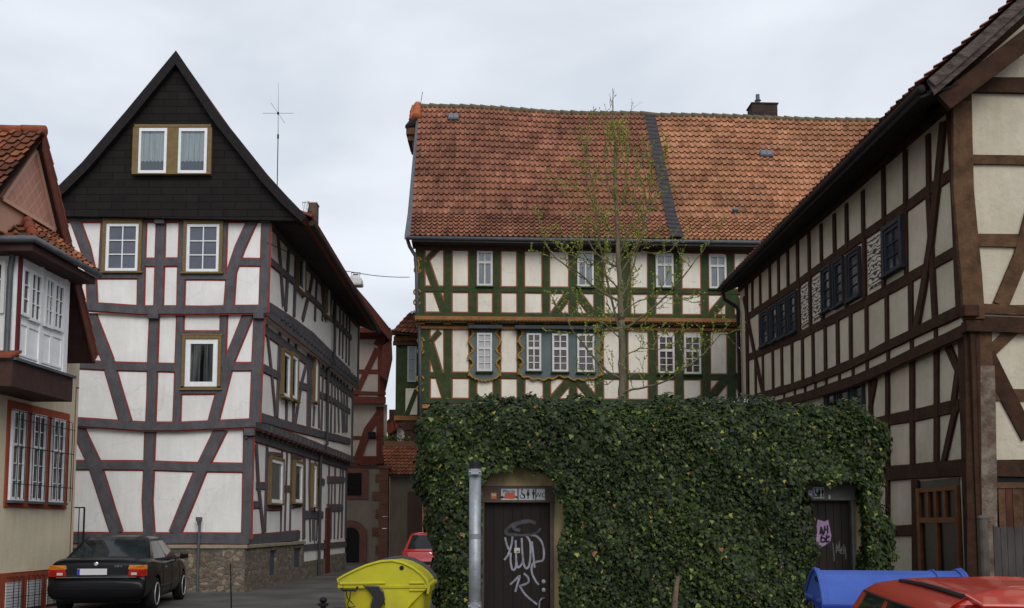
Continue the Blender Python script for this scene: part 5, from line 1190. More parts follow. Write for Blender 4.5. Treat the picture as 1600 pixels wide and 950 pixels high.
mb = MB(); mb.prism([Vector((G2_.P(HOLD[0]-.3, 0).x, YG-.02, HOLD[1]-.1)), Vector((14, YG-.02, HOLD[1]-.1)), Vector((14, YG-.02, nx[3].z-.3)), nx[3]+Vector((0, .73, -.25)), nx[2]+Vector((0, .73, -.25)), nx[1]+Vector((0, .73, -.25)), nx[0]+Vector((.35, .73, -.2))], (0, .1, 0)); mb.build('dark_gable_boards', M_BRWOOD, H4)
mb = MB()   # rafter foot under the verge
mb.prism([VP4.P(nx[0].x+.35, nx[0].z-.12, -.1), VP4.P(v[2].x+.25, v[2].z-.42, -.1), VP4.P(v[2].x+.55, v[2].z-.62, -.1), VP4.P(nx[0].x+.55, nx[0].z-.35, -.1)], (0, .12, 0)); mb.build('rafter', M_BRWOOD, H4)
mb = MB(); mb.tube([nx[0]+Vector((.02, -.02, -.06)), fx[0]+Vector((-.05, .1, -.06))], .075, 10); mb.build('gutter', mat('brown_gutter', (.016, .010, .010), .8, spec=.2), H4, smooth=True)
mb = MB(); f0 = fx[0]; q = [f0+Vector((.02, -.15, -.12)), f0+Vector((.08, -.15, -.42)), f0+Vector((.45, -.3, -.72)), R2_.P(uE4-.12, f0.z-.95, .10)]; q.append(R2_.P(uE4-.12, 0.02, .10)); mb.tube(q, .055, 10); mb.build('downpipe', mat('brown_gutter', (.035, .018, .016), .5), H4, smooth=True)
mb = MB(); p = lerp(nx[0], fx[0], .02)+Vector((.12, .4, .1))
for t in range(4): mb.tube([p+Vector((.05, t*.35, 0)), p+Vector((.35, t*.35, .35))], .01, 5)
mb.tube([p+Vector((.05, 0, 0)), p+Vector((.2, 0, .16)), p+Vector((.2, 1.05, .16))], .01, 5); mb.build('snow_guard', M_IRON, H4)

# grey fence in front of the gable, and its post
fe = thing('wooden_fence', 'weathered grey board fence in front of the brown house corner', 'fence', (7.9, 15.2, -.1))
FP = Plane((0, 15.0, 0), (1, 0, 0), (0, -1, 0)); M_GREYB = mat('grey_weathered_boards', (.075, .065, .062), .9, (.045, .038, .036), 5, .5, stretch=(1, 1, .3))
ztf = FP.hit(1560, 823)[1]; u = FP.hit(1552, 850)[0]; rnd = random.Random(9)
while u < 9.6:
    wv = rnd.uniform(.09, .12); mb = MB(); d = rnd.uniform(.018, .024); mb.prism([FP.P(u, -.2), FP.P(u+wv, -.2), FP.P(u+wv, ztf+rnd.uniform(-.02, .02)), FP.P(u, ztf+rnd.uniform(-.02, .02))], FP.d(d)); mb.build('board', M_GREYB, fe); u += wv+.006
mb = MB(); mb.prism([FP.P(FP.hit(1552, 850)[0], .3, -.06), FP.P(9.6, .3, -.06), FP.P(9.6, .4, -.06), FP.P(FP.hit(1552, 850)[0], .4, -.06)], FP.d(.055)); mb.build('rail', M_GREYB, fe)
mb = MB(); a = at(1541, 950, 14.8); b = at(1541, 811, 14.8); mb.tube([Vector((a.x, 14.8, -.2)), Vector((a.x, 14.8, b.z))], .07, 12); mb.lathe(Vector((a.x, 14.8, b.z)), [(.075, 0), (.08, .02), (.06, .05), (.01, .06)], 12); mb.build('post', mat('rusty_grey_post', (.10, .085, .08), .7, (.06, .045, .04), 5), fe)
# ================================================================ houses at the end of the lane
M_PINKP = plaster('pinkish_render', (.42, .35, .31), (.36, .30, .265), .2, .08)
M_REDT = mat('oxblood_timber', (.13, .035, .022), .75, (.085, .025, .018), 4, .4)
M_SAND = mat('red_sandstone', (.17, .075, .055), .9, (.12, .055, .042), 3, .5)
M_GREYR = plaster('old_grey_render', (.24, .20, .155), (.19, .155, .12), .4, .15)
H5 = thing('timber_house', 'narrow house with oxblood red timbers and arched cellar door at the lane end', 'house', (-7, 45, 0))
YR = 45.0; Q = Plane((0, YR, 0), (1, 0, 0), (0, -1, 0)); Q2 = Q.shift(.35)
zq = lambda y, P=Q: P.hit(575, y)[1]
xr = Q.hit(607, 600)[0]; x0 = Q.hit(480, 600)[0]
def bb5(P, xa, xb, za, zb, m, nm, dep=8, par=H5): mb = MB(); mb.prism([P.P(xa, za), P.P(xb, za), P.P(xb*(45+dep)/45-.15, za, -dep), P.P(xa, za, -dep)], (0, 0, zb-za)); return mb.build(nm, m, par)
bb5(Q, x0, Q.hit(597, 800)[0], -.1, zq(731), M_GREYR, 'stone_storey'); bb5(Q, x0, Q2.hit(600, 650)[0]+.1, zq(731), zq(632), M_PINKP, 'infill_wall'); bb5(Q2, x0, Q2.hit(600, 600)[0], zq(632)+.01, Q2.hit(575, 522)[1], M_PINKP, 'infill_wall')
def t5(P, pts, w, **k): return timber(P, pts, w, H5, M_REDT, None, rough=.01, **k)
t5(Q2, [(596, 526), (596, 632)], .33); t5(Q2, [(500, 581), (603, 581)], .2); t5(Q2, [(590, 545), (556, 615), (545, 632)], .26, proud=.04); t5(Q2, [(500, 612), (603, 615)], .15, proud=.08); t5(Q2, [(500, 624), (603, 626)], .30, proud=.12); t5(Q2, [(586, 533), (600, 540)], .3)
t5(Q2, [(500, 527), (603, 527)], .2)
t5(Q, [(594, 636), (594, 731)], .33, proud=.05); t5(Q, [(500, 684), (600, 684)], .16); t5(Q, [(592, 648), (575, 672), (556, 725)], .36, proud=.045); t5(Q, [(500, 719), (603, 719)], .34, proud=.15); t5(Q, [(500, 729), (603, 729)], .12, proud=.05)
# gable of the roof: slope falls to the right
apx = Q2.at(520, 415, 1.0); eav = Q2.at(613, 523, 1.0)
mb = MB(); A = Vector((apx.x-1.5, apx.y, apx.z+1.5*(apx.z-eav.z)/(eav.x-apx.x))); B = eav
for (a, b, dz, m) in ((A, B, 0, 0),):
    mb.face([a, b, b+Vector((-1.4, 9, 0)), a+Vector((0, 9, 0))], 0); mb.face([a+Vector((0, 0, -.2)), a+Vector((0, 9, -.2)), b+Vector((-1.4, 9, -.2)), b+Vector((0, 0, -.2))], 0)
    mb.prism([a+Vector((0, .05, .02)), b+Vector((0, .05, .02)), b+Vector((-.1, .05, -.25)), a+Vector((0, .05, -.38))], (0, -.1, 0), 1)
L_ = A+Vector((-4, 0, -4)); mb.face([A, L_, L_+Vector((0, 9, 0)), A+Vector((0, 9, 0))], 0)
mb.build('roof', [M_ORTILE, M_REDT], H5)
mb = MB(); g0 = Q2.at(600, 520, .05); mb.prism([Q2.P(x0, g0.z, .0), Q2.P(g0.x, g0.z, 0), Q2.P(A.x, A.z-.4, 0), Q2.P(x0, A.z-2, 0)], Q2.d(.02)); mb.build('gable_wall', M_PINKP, H5)
t5(Q2, [(600, 518), (540, 445)], .6, proud=.3); timber(Q2, [(500, 521), (612, 521)], .3, H5, M_REDT, None, proud=.6)
mb = MB(); mb.face([Q2.P(x0, g0.z-.15, .9), Q2.P(g0.x+.5, g0.z-.15, .9), Q2.P(g0.x-.5, g0.z-.15, -6), Q2.P(x0, g0.z-.15, 0)]); mb.build('soffit', M_DWOOD, H5)
mb = MB(); e_ = Q2.at(612, 530, .8); mb.prism([e_, e_+Vector((-.4, 0, -.3)), e_+Vector((-.5, 0, -1.6)), e_+Vector((-.15, 0, -1.9)), e_+Vector((.05, 0, -.9))], (-.55, 3.5, 0)); mb.build('eave_bracket', M_REDT, H5)
# stone storey: vent, surround, arched door, quoins
def r5(xa, ya, xb, yb, o, m, nm, base=0): 
    u0, z1 = Q.hit(xa, ya); u1, z0 = Q.hit(xb, yb); mb = MB(); mb.prism([Q.P(u0, z0, base), Q.P(u1, z0, base), Q.P(u1, z1, base), Q.P(u0, z1, base)], Q.d(o)); return mb.build(nm, m, H5)
r5(534, 733, 575, 780, .05, M_SAND, 'window_surround'); r5(541, 739, 565, 774, .02, M_DARK, 'louvre', .051)
lv = MB()
for i in range(9): u0, z1 = Q.hit(541, 740+i*3.8); u1 = Q.hit(565, 740)[0]; lv.prism([Q.P(u0, z1-.09, .075), Q.P(u1, z1-.09, .075), Q.P(u1, z1-.03, .11), Q.P(u0, z1-.03, .11)], Q.d(.01))
lv.build('louvre_slats', mat('dark_louvre', (.03, .022, .02), .8), H5)
cx, cz = Q.hit(548, 838); rr = Q.hit(562, 838)[0]-cx; zb = 0.0
def arch(r, o0, o1, m, nm):
    pts = [(cx-r, zb)] + [(cx+r*math.cos(a), cz+r*math.sin(a)) for a in [math.pi*(1-i/16) for i in range(17)]] + [(cx+r, zb)]
    mb = MB(); mb.prism([Q.P(x, z, o0) for x, z in pts], Q.d(o1-o0)); mb.build(nm, m, H5)
arch(rr+.32, 0, .08, M_SAND, 'door_arch'); arch(rr, .081, .085, M_DARK, 'cellar_door')
for i in range(9):
    if i % 2: continue
    u1, z1 = Q.hit(597, 740+i*14); wv = .45 if (i//2) % 2 else .3; mb = MB(); mb.prism([Q.P(u1-wv, z1-.4, 0), Q.P(u1+.01, z1-.4, 0), Q.P(u1+.01, z1, 0), Q.P(u1-wv, z1, 0)], Q.d(.04)); mb.build('quoin', M_SAND, H5, bevel=.02)
# wall lamp
u, z = Q.hit(582, 680); mb = MB(); mb.prism([Q.P(u-.15, z-.12, 0), Q.P(u+.15, z-.12, 0), Q.P(u+.15, z+.12, 0), Q.P(u-.15, z+.12, 0)], Q.d(.4)); mb.build('wall_box', M_DARK, H5)
# ---- garage wing with tiled lean-to roof and sandstone pillar
H6 = thing('garage', 'low rendered garage with small red tiled roof and sandstone pillar beyond the lane', 'garage', (-5, 43, 0))
Z = Plane((0, 43.0, 0), (1, 0, 0), (0, -1, 0))
xa, xb = Z.hit(609, 800)[0], 2.5
zt = Z.hit(640, 740)[1]
mb = MB(); mb.prism([Z.P(xa, -.1), Z.P(xb, -.1), Z.P(xb, -.1, -3), Z.P(xa, -.1, -3)], (0, 0, zt+.1)); mb.build('wall', M_GREYR, H6)
mb = MB(); u0, z1 = Z.hit(637, 768); u1 = Z.hit(690, 768)[0]; mb.prism([Z.P(u0, .0), Z.P(u1, .0), Z.P(u1, z1), Z.P(u0, z1)], Z.d(.05)); mb.build('garage_door', mat('dull_brown_door', (.10, .065, .05), .7), H6)
mb = MB(); u0, z1 = Z.hit(595, 733); u1 = Z.hit(609, 733)[0]
for i in range(8): mb.prism([Z.P(u0, z1*i/8+.004), Z.P(u1, z1*i/8+.004), Z.P(u1, z1*(i+1)/8-.006), Z.P(u0, z1*(i+1)/8-.006)], Z.d(.5+.01*(i % 2)))
mb.build('sandstone_pillar', M_SAND, H6); 
mb = MB(); mb.prism([Z.P(u0-.06, z1, -.05), Z.P(u1+.06, z1, -.05), Z.P(u1+.06, z1+.12, -.05), Z.P(u0-.06, z1+.12, -.05)], Z.d(.62)); mb.build('pillar_cap', M_SAND, H6)
a, b, c, d = Z.at(603, 742, .35), Z.at(760, 742, .35), Z.at(597, 698, -1.6), Z.at(760, 698, -1.6)
mb = MB(); tile_sheet(mb, quadP(a, b, c, d), 26, [i/9 for i in range(10)], None, .14, relief=.05, step=.04, pal=[(.34, .13, .07), (.30, .11, .06), (.26, .095, .055)], seed=41); mb.build('roof_tiles', M_TILES, H6)
mb = MB(); dn = Vector((0, 0, -.06)); mb.face([a+dn, b+dn, d+dn, c+dn]); mb.prism([c+Vector((0, 0, -.3)), d+Vector((0, 0, -.3)), d+Vector((0, 1.5, -.3)), c+Vector((0, 1.5, -.3))], (0, 0, .36)); mb.build('roof_boards', M_ZINC, H6)
# ---- white gabled house behind the terrace
H7 = thing('timber_house', 'white house with dark timbers and tiled slope glimpsed behind the terrace planter', 'house', (-4, 52, 0))
W = Plane((0, 52.0, 0), (1, 0, 0), (0, -1, 0)); u0 = W.hit(606, 640)[0]; mb = MB(); zt = W.hit(620, 640)[1]
ro0, ro1 = W.at(603, 668, .4), W.at(660, 622, .4)
mb.prism([W.P(u0, 0), W.P(8, 0), W.P(8, ro1.z+1.0), W.P(W.hit(650, 600)[0], ro1.z-.2), W.P(u0, ro0.z-.1)], (0, 6, 0)); mb.build('infill_wall', mat('white_gable_render', (.62, .60, .57), .9), H7)
for pts, w_ in (([(614, 640), (614, 710)], .4), ([(600, 665), (670, 665)], .2), ([(633, 667), (640, 705)], .18), ([(646, 650), (646, 710)], .2), ([(605, 664), (632, 635)], .3)): timber(W, pts, w_, H7, M_RBWOOD, None)
mb = MB(); a = ro0; b = Vector((-3.6, ro0.y, ro0.z+ (ro1.z-ro0.z)*( -3.6-ro0.x)/(ro1.x-ro0.x)))
tile_sheet(mb, quadP(a+Vector((0, 0, 0)), a+Vector((0, 7, 0)), b, b+Vector((0, 7, 0))), 24, [i/8 for i in range(9)], None, .15, relief=.05, step=.05, pal=PAL1, seed=51)
for i in range(8): p = lerp(a, b, i/8); q = lerp(a, b, (i+1.1)/8); mb.prism([p+Vector((0, 0, .10)), q+Vector((0, 0, .06)), q+Vector((.1, 0, -.45)), p+Vector((.1, 0, -.40))], (0, -.04, 0), 0)
o = mb.build('roof_tiles', M_TILES if False else M_ORTILE, H7)
# terrace planter with flowers
pl = thing('planter', 'planter box of leafy plants on the garage terrace edge', 'planter', Z.at(625, 696, -1.8))
c = Z.at(627, 694, -1.7); mb = MB(); mb.box((c.x, c.y, c.z), (1.5, .3, .26)); mb.build('box', mat('terracotta_box', (.20, .10, .06), .8), pl, bevel=.01)
mb = MB(); rnd = random.Random(3)
for i in range(420):
    p = Vector((c.x+rnd.uniform(-.8, .8), c.y+rnd.uniform(-.2, .2), c.z+.1+abs(rnd.gauss(0, .14)))); a = rnd.uniform(0, 6.3); d = Vector((math.cos(a), math.sin(a), rnd.uniform(.2, 1.2)))*rnd.uniform(.06, .13); s = d.cross(Vector((rnd.uniform(-1, 1), rnd.uniform(-1, 1), .3))).normalized()*.028
    mb.face([p, p+d*.5+s, p+d, p+d*.5-s], 0 if rnd.random() < .9 else 1)
mb.build('foliage', [mat('planter_leaves', (.07, .11, .03), .7), mat('orange_flowers', (.4, .12, .03), .7)], pl)

# ================================================================ street lamp on its wire
wa, wb = S3.at(418, 379, .1), K3.at(640, 433, .0)
wm = at(556, 426, 31.5)
def cat(a, b, n, sg): return [lerp(a, b, i/n)+Vector((0, 0, -sg*4*(i/n)*(1-i/n))) for i in range(n+1)]
wr = MB(); wr.tube(cat(wa, wm, 12, .12)+cat(wm, wb, 8, .05)[1:], .012, 5)
tag(wr.build('overhead_wire', M_IRON, loc=tuple(wa)), 'thin suspension wire spanning from grey house corner to the green house', 'wire')
lm = thing('hanging_lamp', 'pale square street lamp hung from the wire over the lane', 'lamp', tuple(wm))
mb = MB(); c = wm; ztop = at(556, 431, 31.5).z; zbot = at(556, 446, 31.5).z
s0, s1, s2 = .12, .20, .22
prev = [(s0, ztop), (s1, ztop-.12), (s2, zbot+.06), (s2, zbot)]
for (ra, za), (rb, zb_) in zip(prev, prev[1:]):
    A_ = [Vector((c.x+x*ra, c.y+y*ra, za)) for x, y in ((-1, -1), (1, -1), (1, 1), (-1, 1))]; B_ = [Vector((c.x+x*rb, c.y+y*rb, zb_)) for x, y in ((-1, -1), (1, -1), (1, 1), (-1, 1))]
    for i in range(4): mb.face([A_[i], A_[(i+1) % 4], B_[(i+1) % 4], B_[i]])
mb.face([Vector((c.x+x*s0, c.y+y*s0, ztop)) for x, y in ((-1, -1), (1, -1), (1, 1), (-1, 1))]); mb.build('housing', mat('pale_lamp_housing', (.55, .56, .55), .5), lm, bevel=.01)
mb = MB(); mb.box((c.x, c.y, zbot-.012), (.40, .40, .03)); mb.build('diffuser', mat('lamp_diffuser', (.62, .62, .6), .3), lm)
mb = MB()
for s in (-1, 1): mb.tube([Vector((c.x+s*.12, c.y, ztop-.02)), Vector((c.x+s*.14, c.y, ztop+.10)), Vector((c.x, c.y, wm.z))], .012, 6)
mb.box((c.x, c.y, ztop+.03), (.16, .1, .06)); mb.build('hanger', M_IRON, lm)
# ================================================================ small public toilet block wrapped in ivy
YI = 15.1
IP = Plane((0, YI, 0), (1, 0, 0), (0, -1, 0))
def ipx(x, y=800): return IP.hit(x, y)[0]
def ipz(y, x=1000): return IP.hit(x, y)[1]
H8 = thing('toilet_block', 'small yellow walled public toilet block almost buried under ivy', 'toilet block', (2.0, YI, -.1))
M_YPL = plaster('yellow_stained_render', (.48, .38, .21), (.34, .26, .14), .5, .2)
xl, xr2 = ipx(708), ipx(1346); zt8 = ipz(672)
D1 = (ipx(757), ipx(859), ipz(785)); D2 = (ipx(1256), ipx(1329), ipz(782)-.0)
dd = .22; mb = MB()
segs = [(xl, D1[0]-.06), (D1[1]+.06, D2[0]-.06), (D2[1]+.06, xr2)]
for a, b in segs: mb.prism([(a, YI, -.3), (b, YI, -.3), (b, YI+.25, -.3), (a, YI+.25, -.3)], (0, 0, zt8+.3))
for d in (D1, D2): mb.prism([(d[0]-.06, YI, d[2]), (d[1]+.06, YI, d[2]), (d[1]+.06, YI+.25, d[2]), (d[0]-.06, YI+.25, d[2])], (0, 0, zt8-d[2]))
mb.prism([(xl, YI+.25, -.3), (xr2, YI+.25, -.3), (xr2, YI+3.0, -.3), (xl, YI+3.0, -.3)], (0, 0, zt8+.3)); mb.build('wall', M_YPL, H8)
M_DDOOR = mat('dark_brown_door', (.012, .009, .008), .6, (.020, .0145, .0125), 5, .2, stretch=(1, 1, .2))
M_FRAME = mat('brown_grey_frame', (.10, .075, .062), .7, (.075, .055, .045), 5, .2)
DP = IP.shift(-.10)
def door8(d, planks, fm):
    mb = MB(); n = planks; w_ = (d[1]-d[0])/n
    for i in range(n): mb.prism([DP.P(d[0]+i*w_+.004, -.15), DP.P(d[0]+(i+1)*w_-.004, -.15), DP.P(d[0]+(i+1)*w_-.004, d[2]-.01), DP.P(d[0]+i*w_+.004, d[2]-.01)], DP.d(.02))
    mb.prism([DP.P(d[0], -.15, -.03), DP.P(d[1], -.15, -.03), DP.P(d[1], d[2]-.01, -.03), DP.P(d[0], d[2]-.01, -.03)], DP.d(.035)); dr = mb.build('door', M_DDOOR, H8)
    fr = MB(); fr.prism([IP.P(d[0]-.06, -.2, -.12), IP.P(d[0]-.002, -.2, -.12), IP.P(d[0]-.002, d[2], -.12), IP.P(d[0]-.06, d[2], -.12)], IP.d(.15)); fr.prism([IP.P(d[1]+.002, -.2, -.12), IP.P(d[1]+.06, -.2, -.12), IP.P(d[1]+.06, d[2], -.12), IP.P(d[1]+.002, d[2], -.12)], IP.d(.15))
    fr.prism([IP.P(d[0]-.06, d[2]+.002, .002), IP.P(d[1]+.06, d[2]+.002, .002), IP.P(d[1]+.06, d[2]+.25, .002), IP.P(d[0]-.06, d[2]+.25, .002)], IP.d(.045)); fr.build('door_frame', fm, H8); return dr
dr1 = door8(D1, 7, M_FRAME); dr2 = door8(D2, 6, mat('grey_green_header', (.10, .10, .085), .7, (.07, .07, .06), 5))
# graffiti: sprayed strokes lie on the door leaf
def spray(P, off, pts, w, mb):
    q = [P.hit(x, y, off) for x, y in pts]; 
    # smooth by Catmull-Rom
    out = []
    for i in range(len(q)-1):
        p0, p1, p2, p3 = q[max(0, i-1)], q[i], q[i+1], q[min(len(q)-1, i+2)]
        for k in range(4):
            t = k/4; out.append(tuple(.5*((2*p1[j])+(-p0[j]+p2[j])*t+(2*p0[j]-5*p1[j]+4*p2[j]-p3[j])*t*t+(-p0[j]+3*p1[j]-3*p2[j]+p3[j])*t**3) for j in (0, 1)))
    out.append(q[-1]); Lf, Rt = ribbon(out, w)
    for i in range(len(out)-1): mb.face([P.P(Lf[i].x, Lf[i].y, off), P.P(Lf[i+1].x, Lf[i+1].y, off), P.P(Rt[i+1].x, Rt[i+1].y, off), P.P(Rt[i].x, Rt[i].y, off)])
GC = crop(740, 740, 4.524); M_SPRAY = mat('silver_spray_paint', (.30, .30, .34), .6, (.16, .16, .19), 9); mb = MB(); o_ = .0215
for i, s_ in enumerate(([(222, 450), (235, 500), (248, 535)], [(275, 440), (268, 500), (245, 570), (217, 610)], [(262, 560), (262, 620), (275, 678), (298, 660), (300, 560), (297, 470)], [(300, 600), (312, 662), (340, 640), (352, 600)],
    [(340, 455), (345, 560), (355, 640), (375, 670), (395, 640), (402, 560), (398, 480), (370, 435)], [(412, 480), (420, 560), (432, 665)], [(405, 435), (440, 440), (480, 480), (497, 550), (490, 610), (450, 622), (415, 640), (412, 700), (440, 760), (462, 785)],
    [(258, 785), (290, 755), (325, 725), (310, 780), (295, 835)], [(355, 705), (385, 735), (385, 770), (340, 790), (330, 800), (370, 860), (450, 925)])): spray(DP, o_+i*.0004, GC(s_), .030, mb)
mb.build('graffiti', M_SPRAY, dr1)
mb = MB()
for i, s_ in enumerate(([(300, 432), (240, 428), (230, 405), (262, 370), (320, 345), (390, 335), (440, 352)], [(330, 402), (292, 392), (285, 372), (320, 350), (380, 340)], [(300, 434), (380, 434), (450, 415), (472, 385)])): spray(DP, o_+.004+i*.0004, GC(s_), .05 if i != 2 else .035, mb)
mb.build('graffiti', mat('faded_spray_paint', (.075, .075, .088), .6, (.035, .033, .04), 9), dr1)
mb = MB(); u, z = DP.hit(808, 860, .022); mb.box(DP.P(u, z, .026), (.085, .004, .075)); mb.box(DP.P(u+.01, z-.015, .029), (.05, .003, .025), 1); mb.build('sticker', [mat('pale_sticker', (.45, .45, .42), .6), M_GOLD], dr1)
mb = MB(); q = [DP.at(*GC([(500, 880)])[0], .03), DP.at(*GC([(480, 884)])[0], .08), DP.at(*GC([(466, 905)])[0], .08), DP.at(*GC([(462, 960)])[0], .08)]; mb.tube(q, .014, 8, caps=True); mb.build('handle', M_STEEL, dr1)
for y in (762, 822):
    mb = MB(); p = DP.at(*GC([(495, y)])[0], .02); mb.lathe(p, [(.03, 0), (.03, .012), (.012, .014)], 12, axis=(0, -1, 0)); mb.build('lock_plate', M_STEEL, dr1)
# door 2 graffiti: pink blotch with black letters, pale scrawl
K2_ = crop(1230, 740, 4.524)
blob = K2_([(215, 325), (240, 330), (262, 340), (290, 325), (298, 370), (312, 440), (305, 480), (270, 505), (235, 522), (205, 505), (192, 470), (200, 445), (212, 420), (208, 370)])
mb = MB(); mb.prism([DP.P(*DP.hit(x, y, .021), .021) for x, y in blob], DP.d(.001)); mb.build('graffiti', mat('pink_spray_paint', (.34, .22, .34), .6, (.25, .15, .27), 8), dr2)
mb = MB()
for i, s_ in enumerate(([(240, 375), (232, 430)], [(240, 378), (256, 430), (234, 405)], [(266, 368), (262, 425)], [(284, 365), (286, 425)], [(262, 395), (288, 395)], [(244, 435), (240, 480), (268, 478), (262, 455), (242, 455)], [(280, 430), (278, 480), (298, 476)], [(282, 455), (300, 440)])): spray(DP, .0235+i*.0003, K2_(s_), .026, mb)
mb.build('graffiti', mat('black_spray_paint', (.012, .01, .012), .5), dr2)
mb = MB()
for i, s_ in enumerate(([(322, 490), (330, 560), (332, 620)], [(345, 560), (350, 500), (360, 540), (368, 480), (372, 560)], [(375, 540), (392, 520), (378, 560), (395, 565)], [(400, 500), (402, 570)], [(410, 520), (416, 605)], [(345, 545), (415, 540)])): spray(DP, .0235+i*.0003, K2_(s_), .014, mb)
mb.build('graffiti', mat('chalky_scrawl', (.11, .10, .10), .8), dr2)
# signs over the doors
M_SIGNW = mat('white_sign_plate', (.42, .44, .46), .5, (.34, .36, .38), 6); M_BLACK = mat('black_print', (.012, .012, .014), .6)
SG = crop(755, 755, 14.545)
def plate(x0, y0, x1, y1, c, m, nm, par, P=IP, o0=.048, o1=.056):
    (a, b), (e, f) = c([(x0, y0), (x1, y1)]); u0, z1 = P.hit(a, b); u1, z0 = P.hit(e, f); mb = MB(); mb.prism([P.P(u0, z0, o0), P.P(u1, z0, o0), P.P(u1, z1, o0), P.P(u0, z1, o0)], P.d(o1-o0)); return mb.build(nm, m, par)
def text(s_, size, loc, par, m, sx=1.0, nm='lettering'):
    cu_ = bpy.data.curves.new(nm, 'FONT'); cu_.body = s_; cu_.size = size; cu_.extrude = .0012; cu_.align_x = 'CENTER'; cu_.align_y = 'CENTER'
    o = bpy.data.objects.new(nm, cu_); COL.objects.link(o); dg = bpy.context.evaluated_depsgraph_get(); me = bpy.data.meshes.new_from_object(o.evaluated_get(dg)); bpy.data.objects.remove(o)
    me.materials.clear(); me.materials.append(m); r = bpy.data.objects.new(nm, me); COL.objects.link(r); r.parent = par
    me.transform(Matrix.Diagonal((sx, 1, 1, 1))); me.transform(Matrix.Rotation(math.pi/2, 4, 'X')); me.transform(Matrix.Translation(Vector(loc)-root_loc(par))); return r
def person_icon(cx, cy, h, kind, c, P, off, mb):
    (a, b), = c([(cx, cy)]); u, z = P.hit(a, b); H = h
    def disc(du, dz, r): mb.prism([P.P(u+du+r*math.cos(t*math.pi/5), z+dz+r*math.sin(t*math.pi/5), off) for t in range(10)], P.d(.0012))
    disc(0, H*.42, H*.09)
    if kind == 'man': pg = [(-.11, .30), (.11, .30), (.13, -.05), (.06, -.05), (.06, -.5), (.01, -.5), (0, -.1), (-.01, -.5), (-.06, -.5), (-.06, -.05), (-.13, -.05)]
    elif kind == 'woman': pg = [(-.08, .30), (.08, .30), (.17, -.12), (.06, -.12), (.05, -.5), (-.05, -.5), (-.06, -.12), (-.17, -.12)]
    else: pg = [(-.06, .30), (.04, .30), (.05, .08), (.18, .06), (.18, 0), (.06, -.02), (.22, -.08), (.28, -.46), (.34, -.44), (.24, -.02), (.0, -.06), (-.06, -.05)]
    mb.prism([P.P(u+x*H, z+y*H, off) for x, y in pg], P.d(.0012))
    if kind == 'wheelchair':
        pts = [P.P(u+.05*H+.24*H*math.cos(t), z-.2*H+.24*H*math.sin(t), off+.001) for t in [k*.4-3.6 for k in range(12)]]; mb.tube(pts, .006, 4)
s1 = plate(405, 130, 775, 385, SG, M_SIGNW, 'sign_plate', H8)
(a, b), = SG([(590, 190)]); u, z = IP.hit(a, b, .056); text('Pferde', .075, IP.P(u, z, .0575), s1, M_BLACK, .95)
mb = MB(); (a, b), = SG([(590, 290)]); u, z = IP.hit(a, b)
mb.prism([IP.P(u+x, z+y, .057) for x, y in ((-.07, -.04), (.06, -.05), (.10, -.02), (.08, .04), (.03, .045), (-.065, .04))], IP.d(.001)); mb.build('red_emblem', mat('sign_red', (.45, .09, .04), .6), s1)
mb = MB(); mb.prism([IP.P(u+x, z+y, .0575) for x, y in ((-.14, -.02), (-.10, .01), (-.10, -.01), (-.07, -.01), (-.07, -.03), (-.10, -.03), (-.10, -.05))], IP.d(.001)); mb.prism([IP.P(u-x, z+y, .0575) for x, y in ((-.14, -.02), (-.10, .0), (-.10, -.015), (-.07, -.015), (-.07, -.025), (-.10, -.025), (-.10, -.04))], IP.d(.001)); mb.build('arrow_mark', M_BLACK, s1)
s2 = plate(805, 130, 1180, 385, SG, M_SIGNW, 'sign_plate', H8)
mb = MB(); person_icon(880, 250, .15, 'wheelchair', SG, IP, .057, mb); person_icon(1018, 255, .15, 'woman', SG, IP, .057, mb); person_icon(1140, 255, .15, 'man', SG, IP, .057, mb); mb.build('pictogram', M_BLACK, s2)
s3 = plate(1205, 130, 1400, 385, SG, M_SIGNW, 'sign_plate', H8); (a, b), = SG([(1300, 275)]); u, z = IP.hit(a, b, .056); text('WC', .10, IP.P(u, z, .0575), s3, M_BLACK, .95)
s4 = plate(180, 220, 305, 360, SG, mat('orange_sticker', (.40, .13, .05), .6), 'sticker', H8); plate(190, 235, 295, 300, SG, mat('cream_sticker', (.45, .33, .2), .6), 'sticker_band', s4, o0=.0565, o1=.058)
SG2 = crop(1250, 750, 7.911)
s5 = plate(148, 92, 285, 230, SG2, M_SIGNW, 'sign_plate', H8); mb = MB(); person_icon(178, 160, .14, 'wheelchair', SG2, IP, .057, mb); person_icon(225, 160, .14, 'woman', SG2, IP, .057, mb); person_icon(266, 160, .14, 'man', SG2, IP, .057, mb); mb.build('pictogram', M_BLACK, s5)
s6 = plate(90, 130, 140, 230, SG2, M_SIGNW, 'sign_plate', H8); (a, b), = SG2([(116, 178)]); u, z = IP.hit(a, b, .056); text('C', .10, IP.P(u, z, .0575), s6, M_BLACK, .95)
plate(338, 185, 362, 235, SG2, mat('mint_sticker', (.35, .48, .42), .6), 'sticker', H8)
mb = MB(); p = at(1165, 627, 16.5); mb.lathe(Vector((p.x, p.y, 3.3)), [(.10, 0), (.10, p.z-3.3-.08), (.27, p.z-3.3-.08), (.25, p.z-3.3-.03), (.15, p.z-3.3+.02), (.02, p.z-3.3+.04)], 20); mb.build('roof_vent', mat('white_vent', (.62, .64, .66), .5), H8, smooth=False)

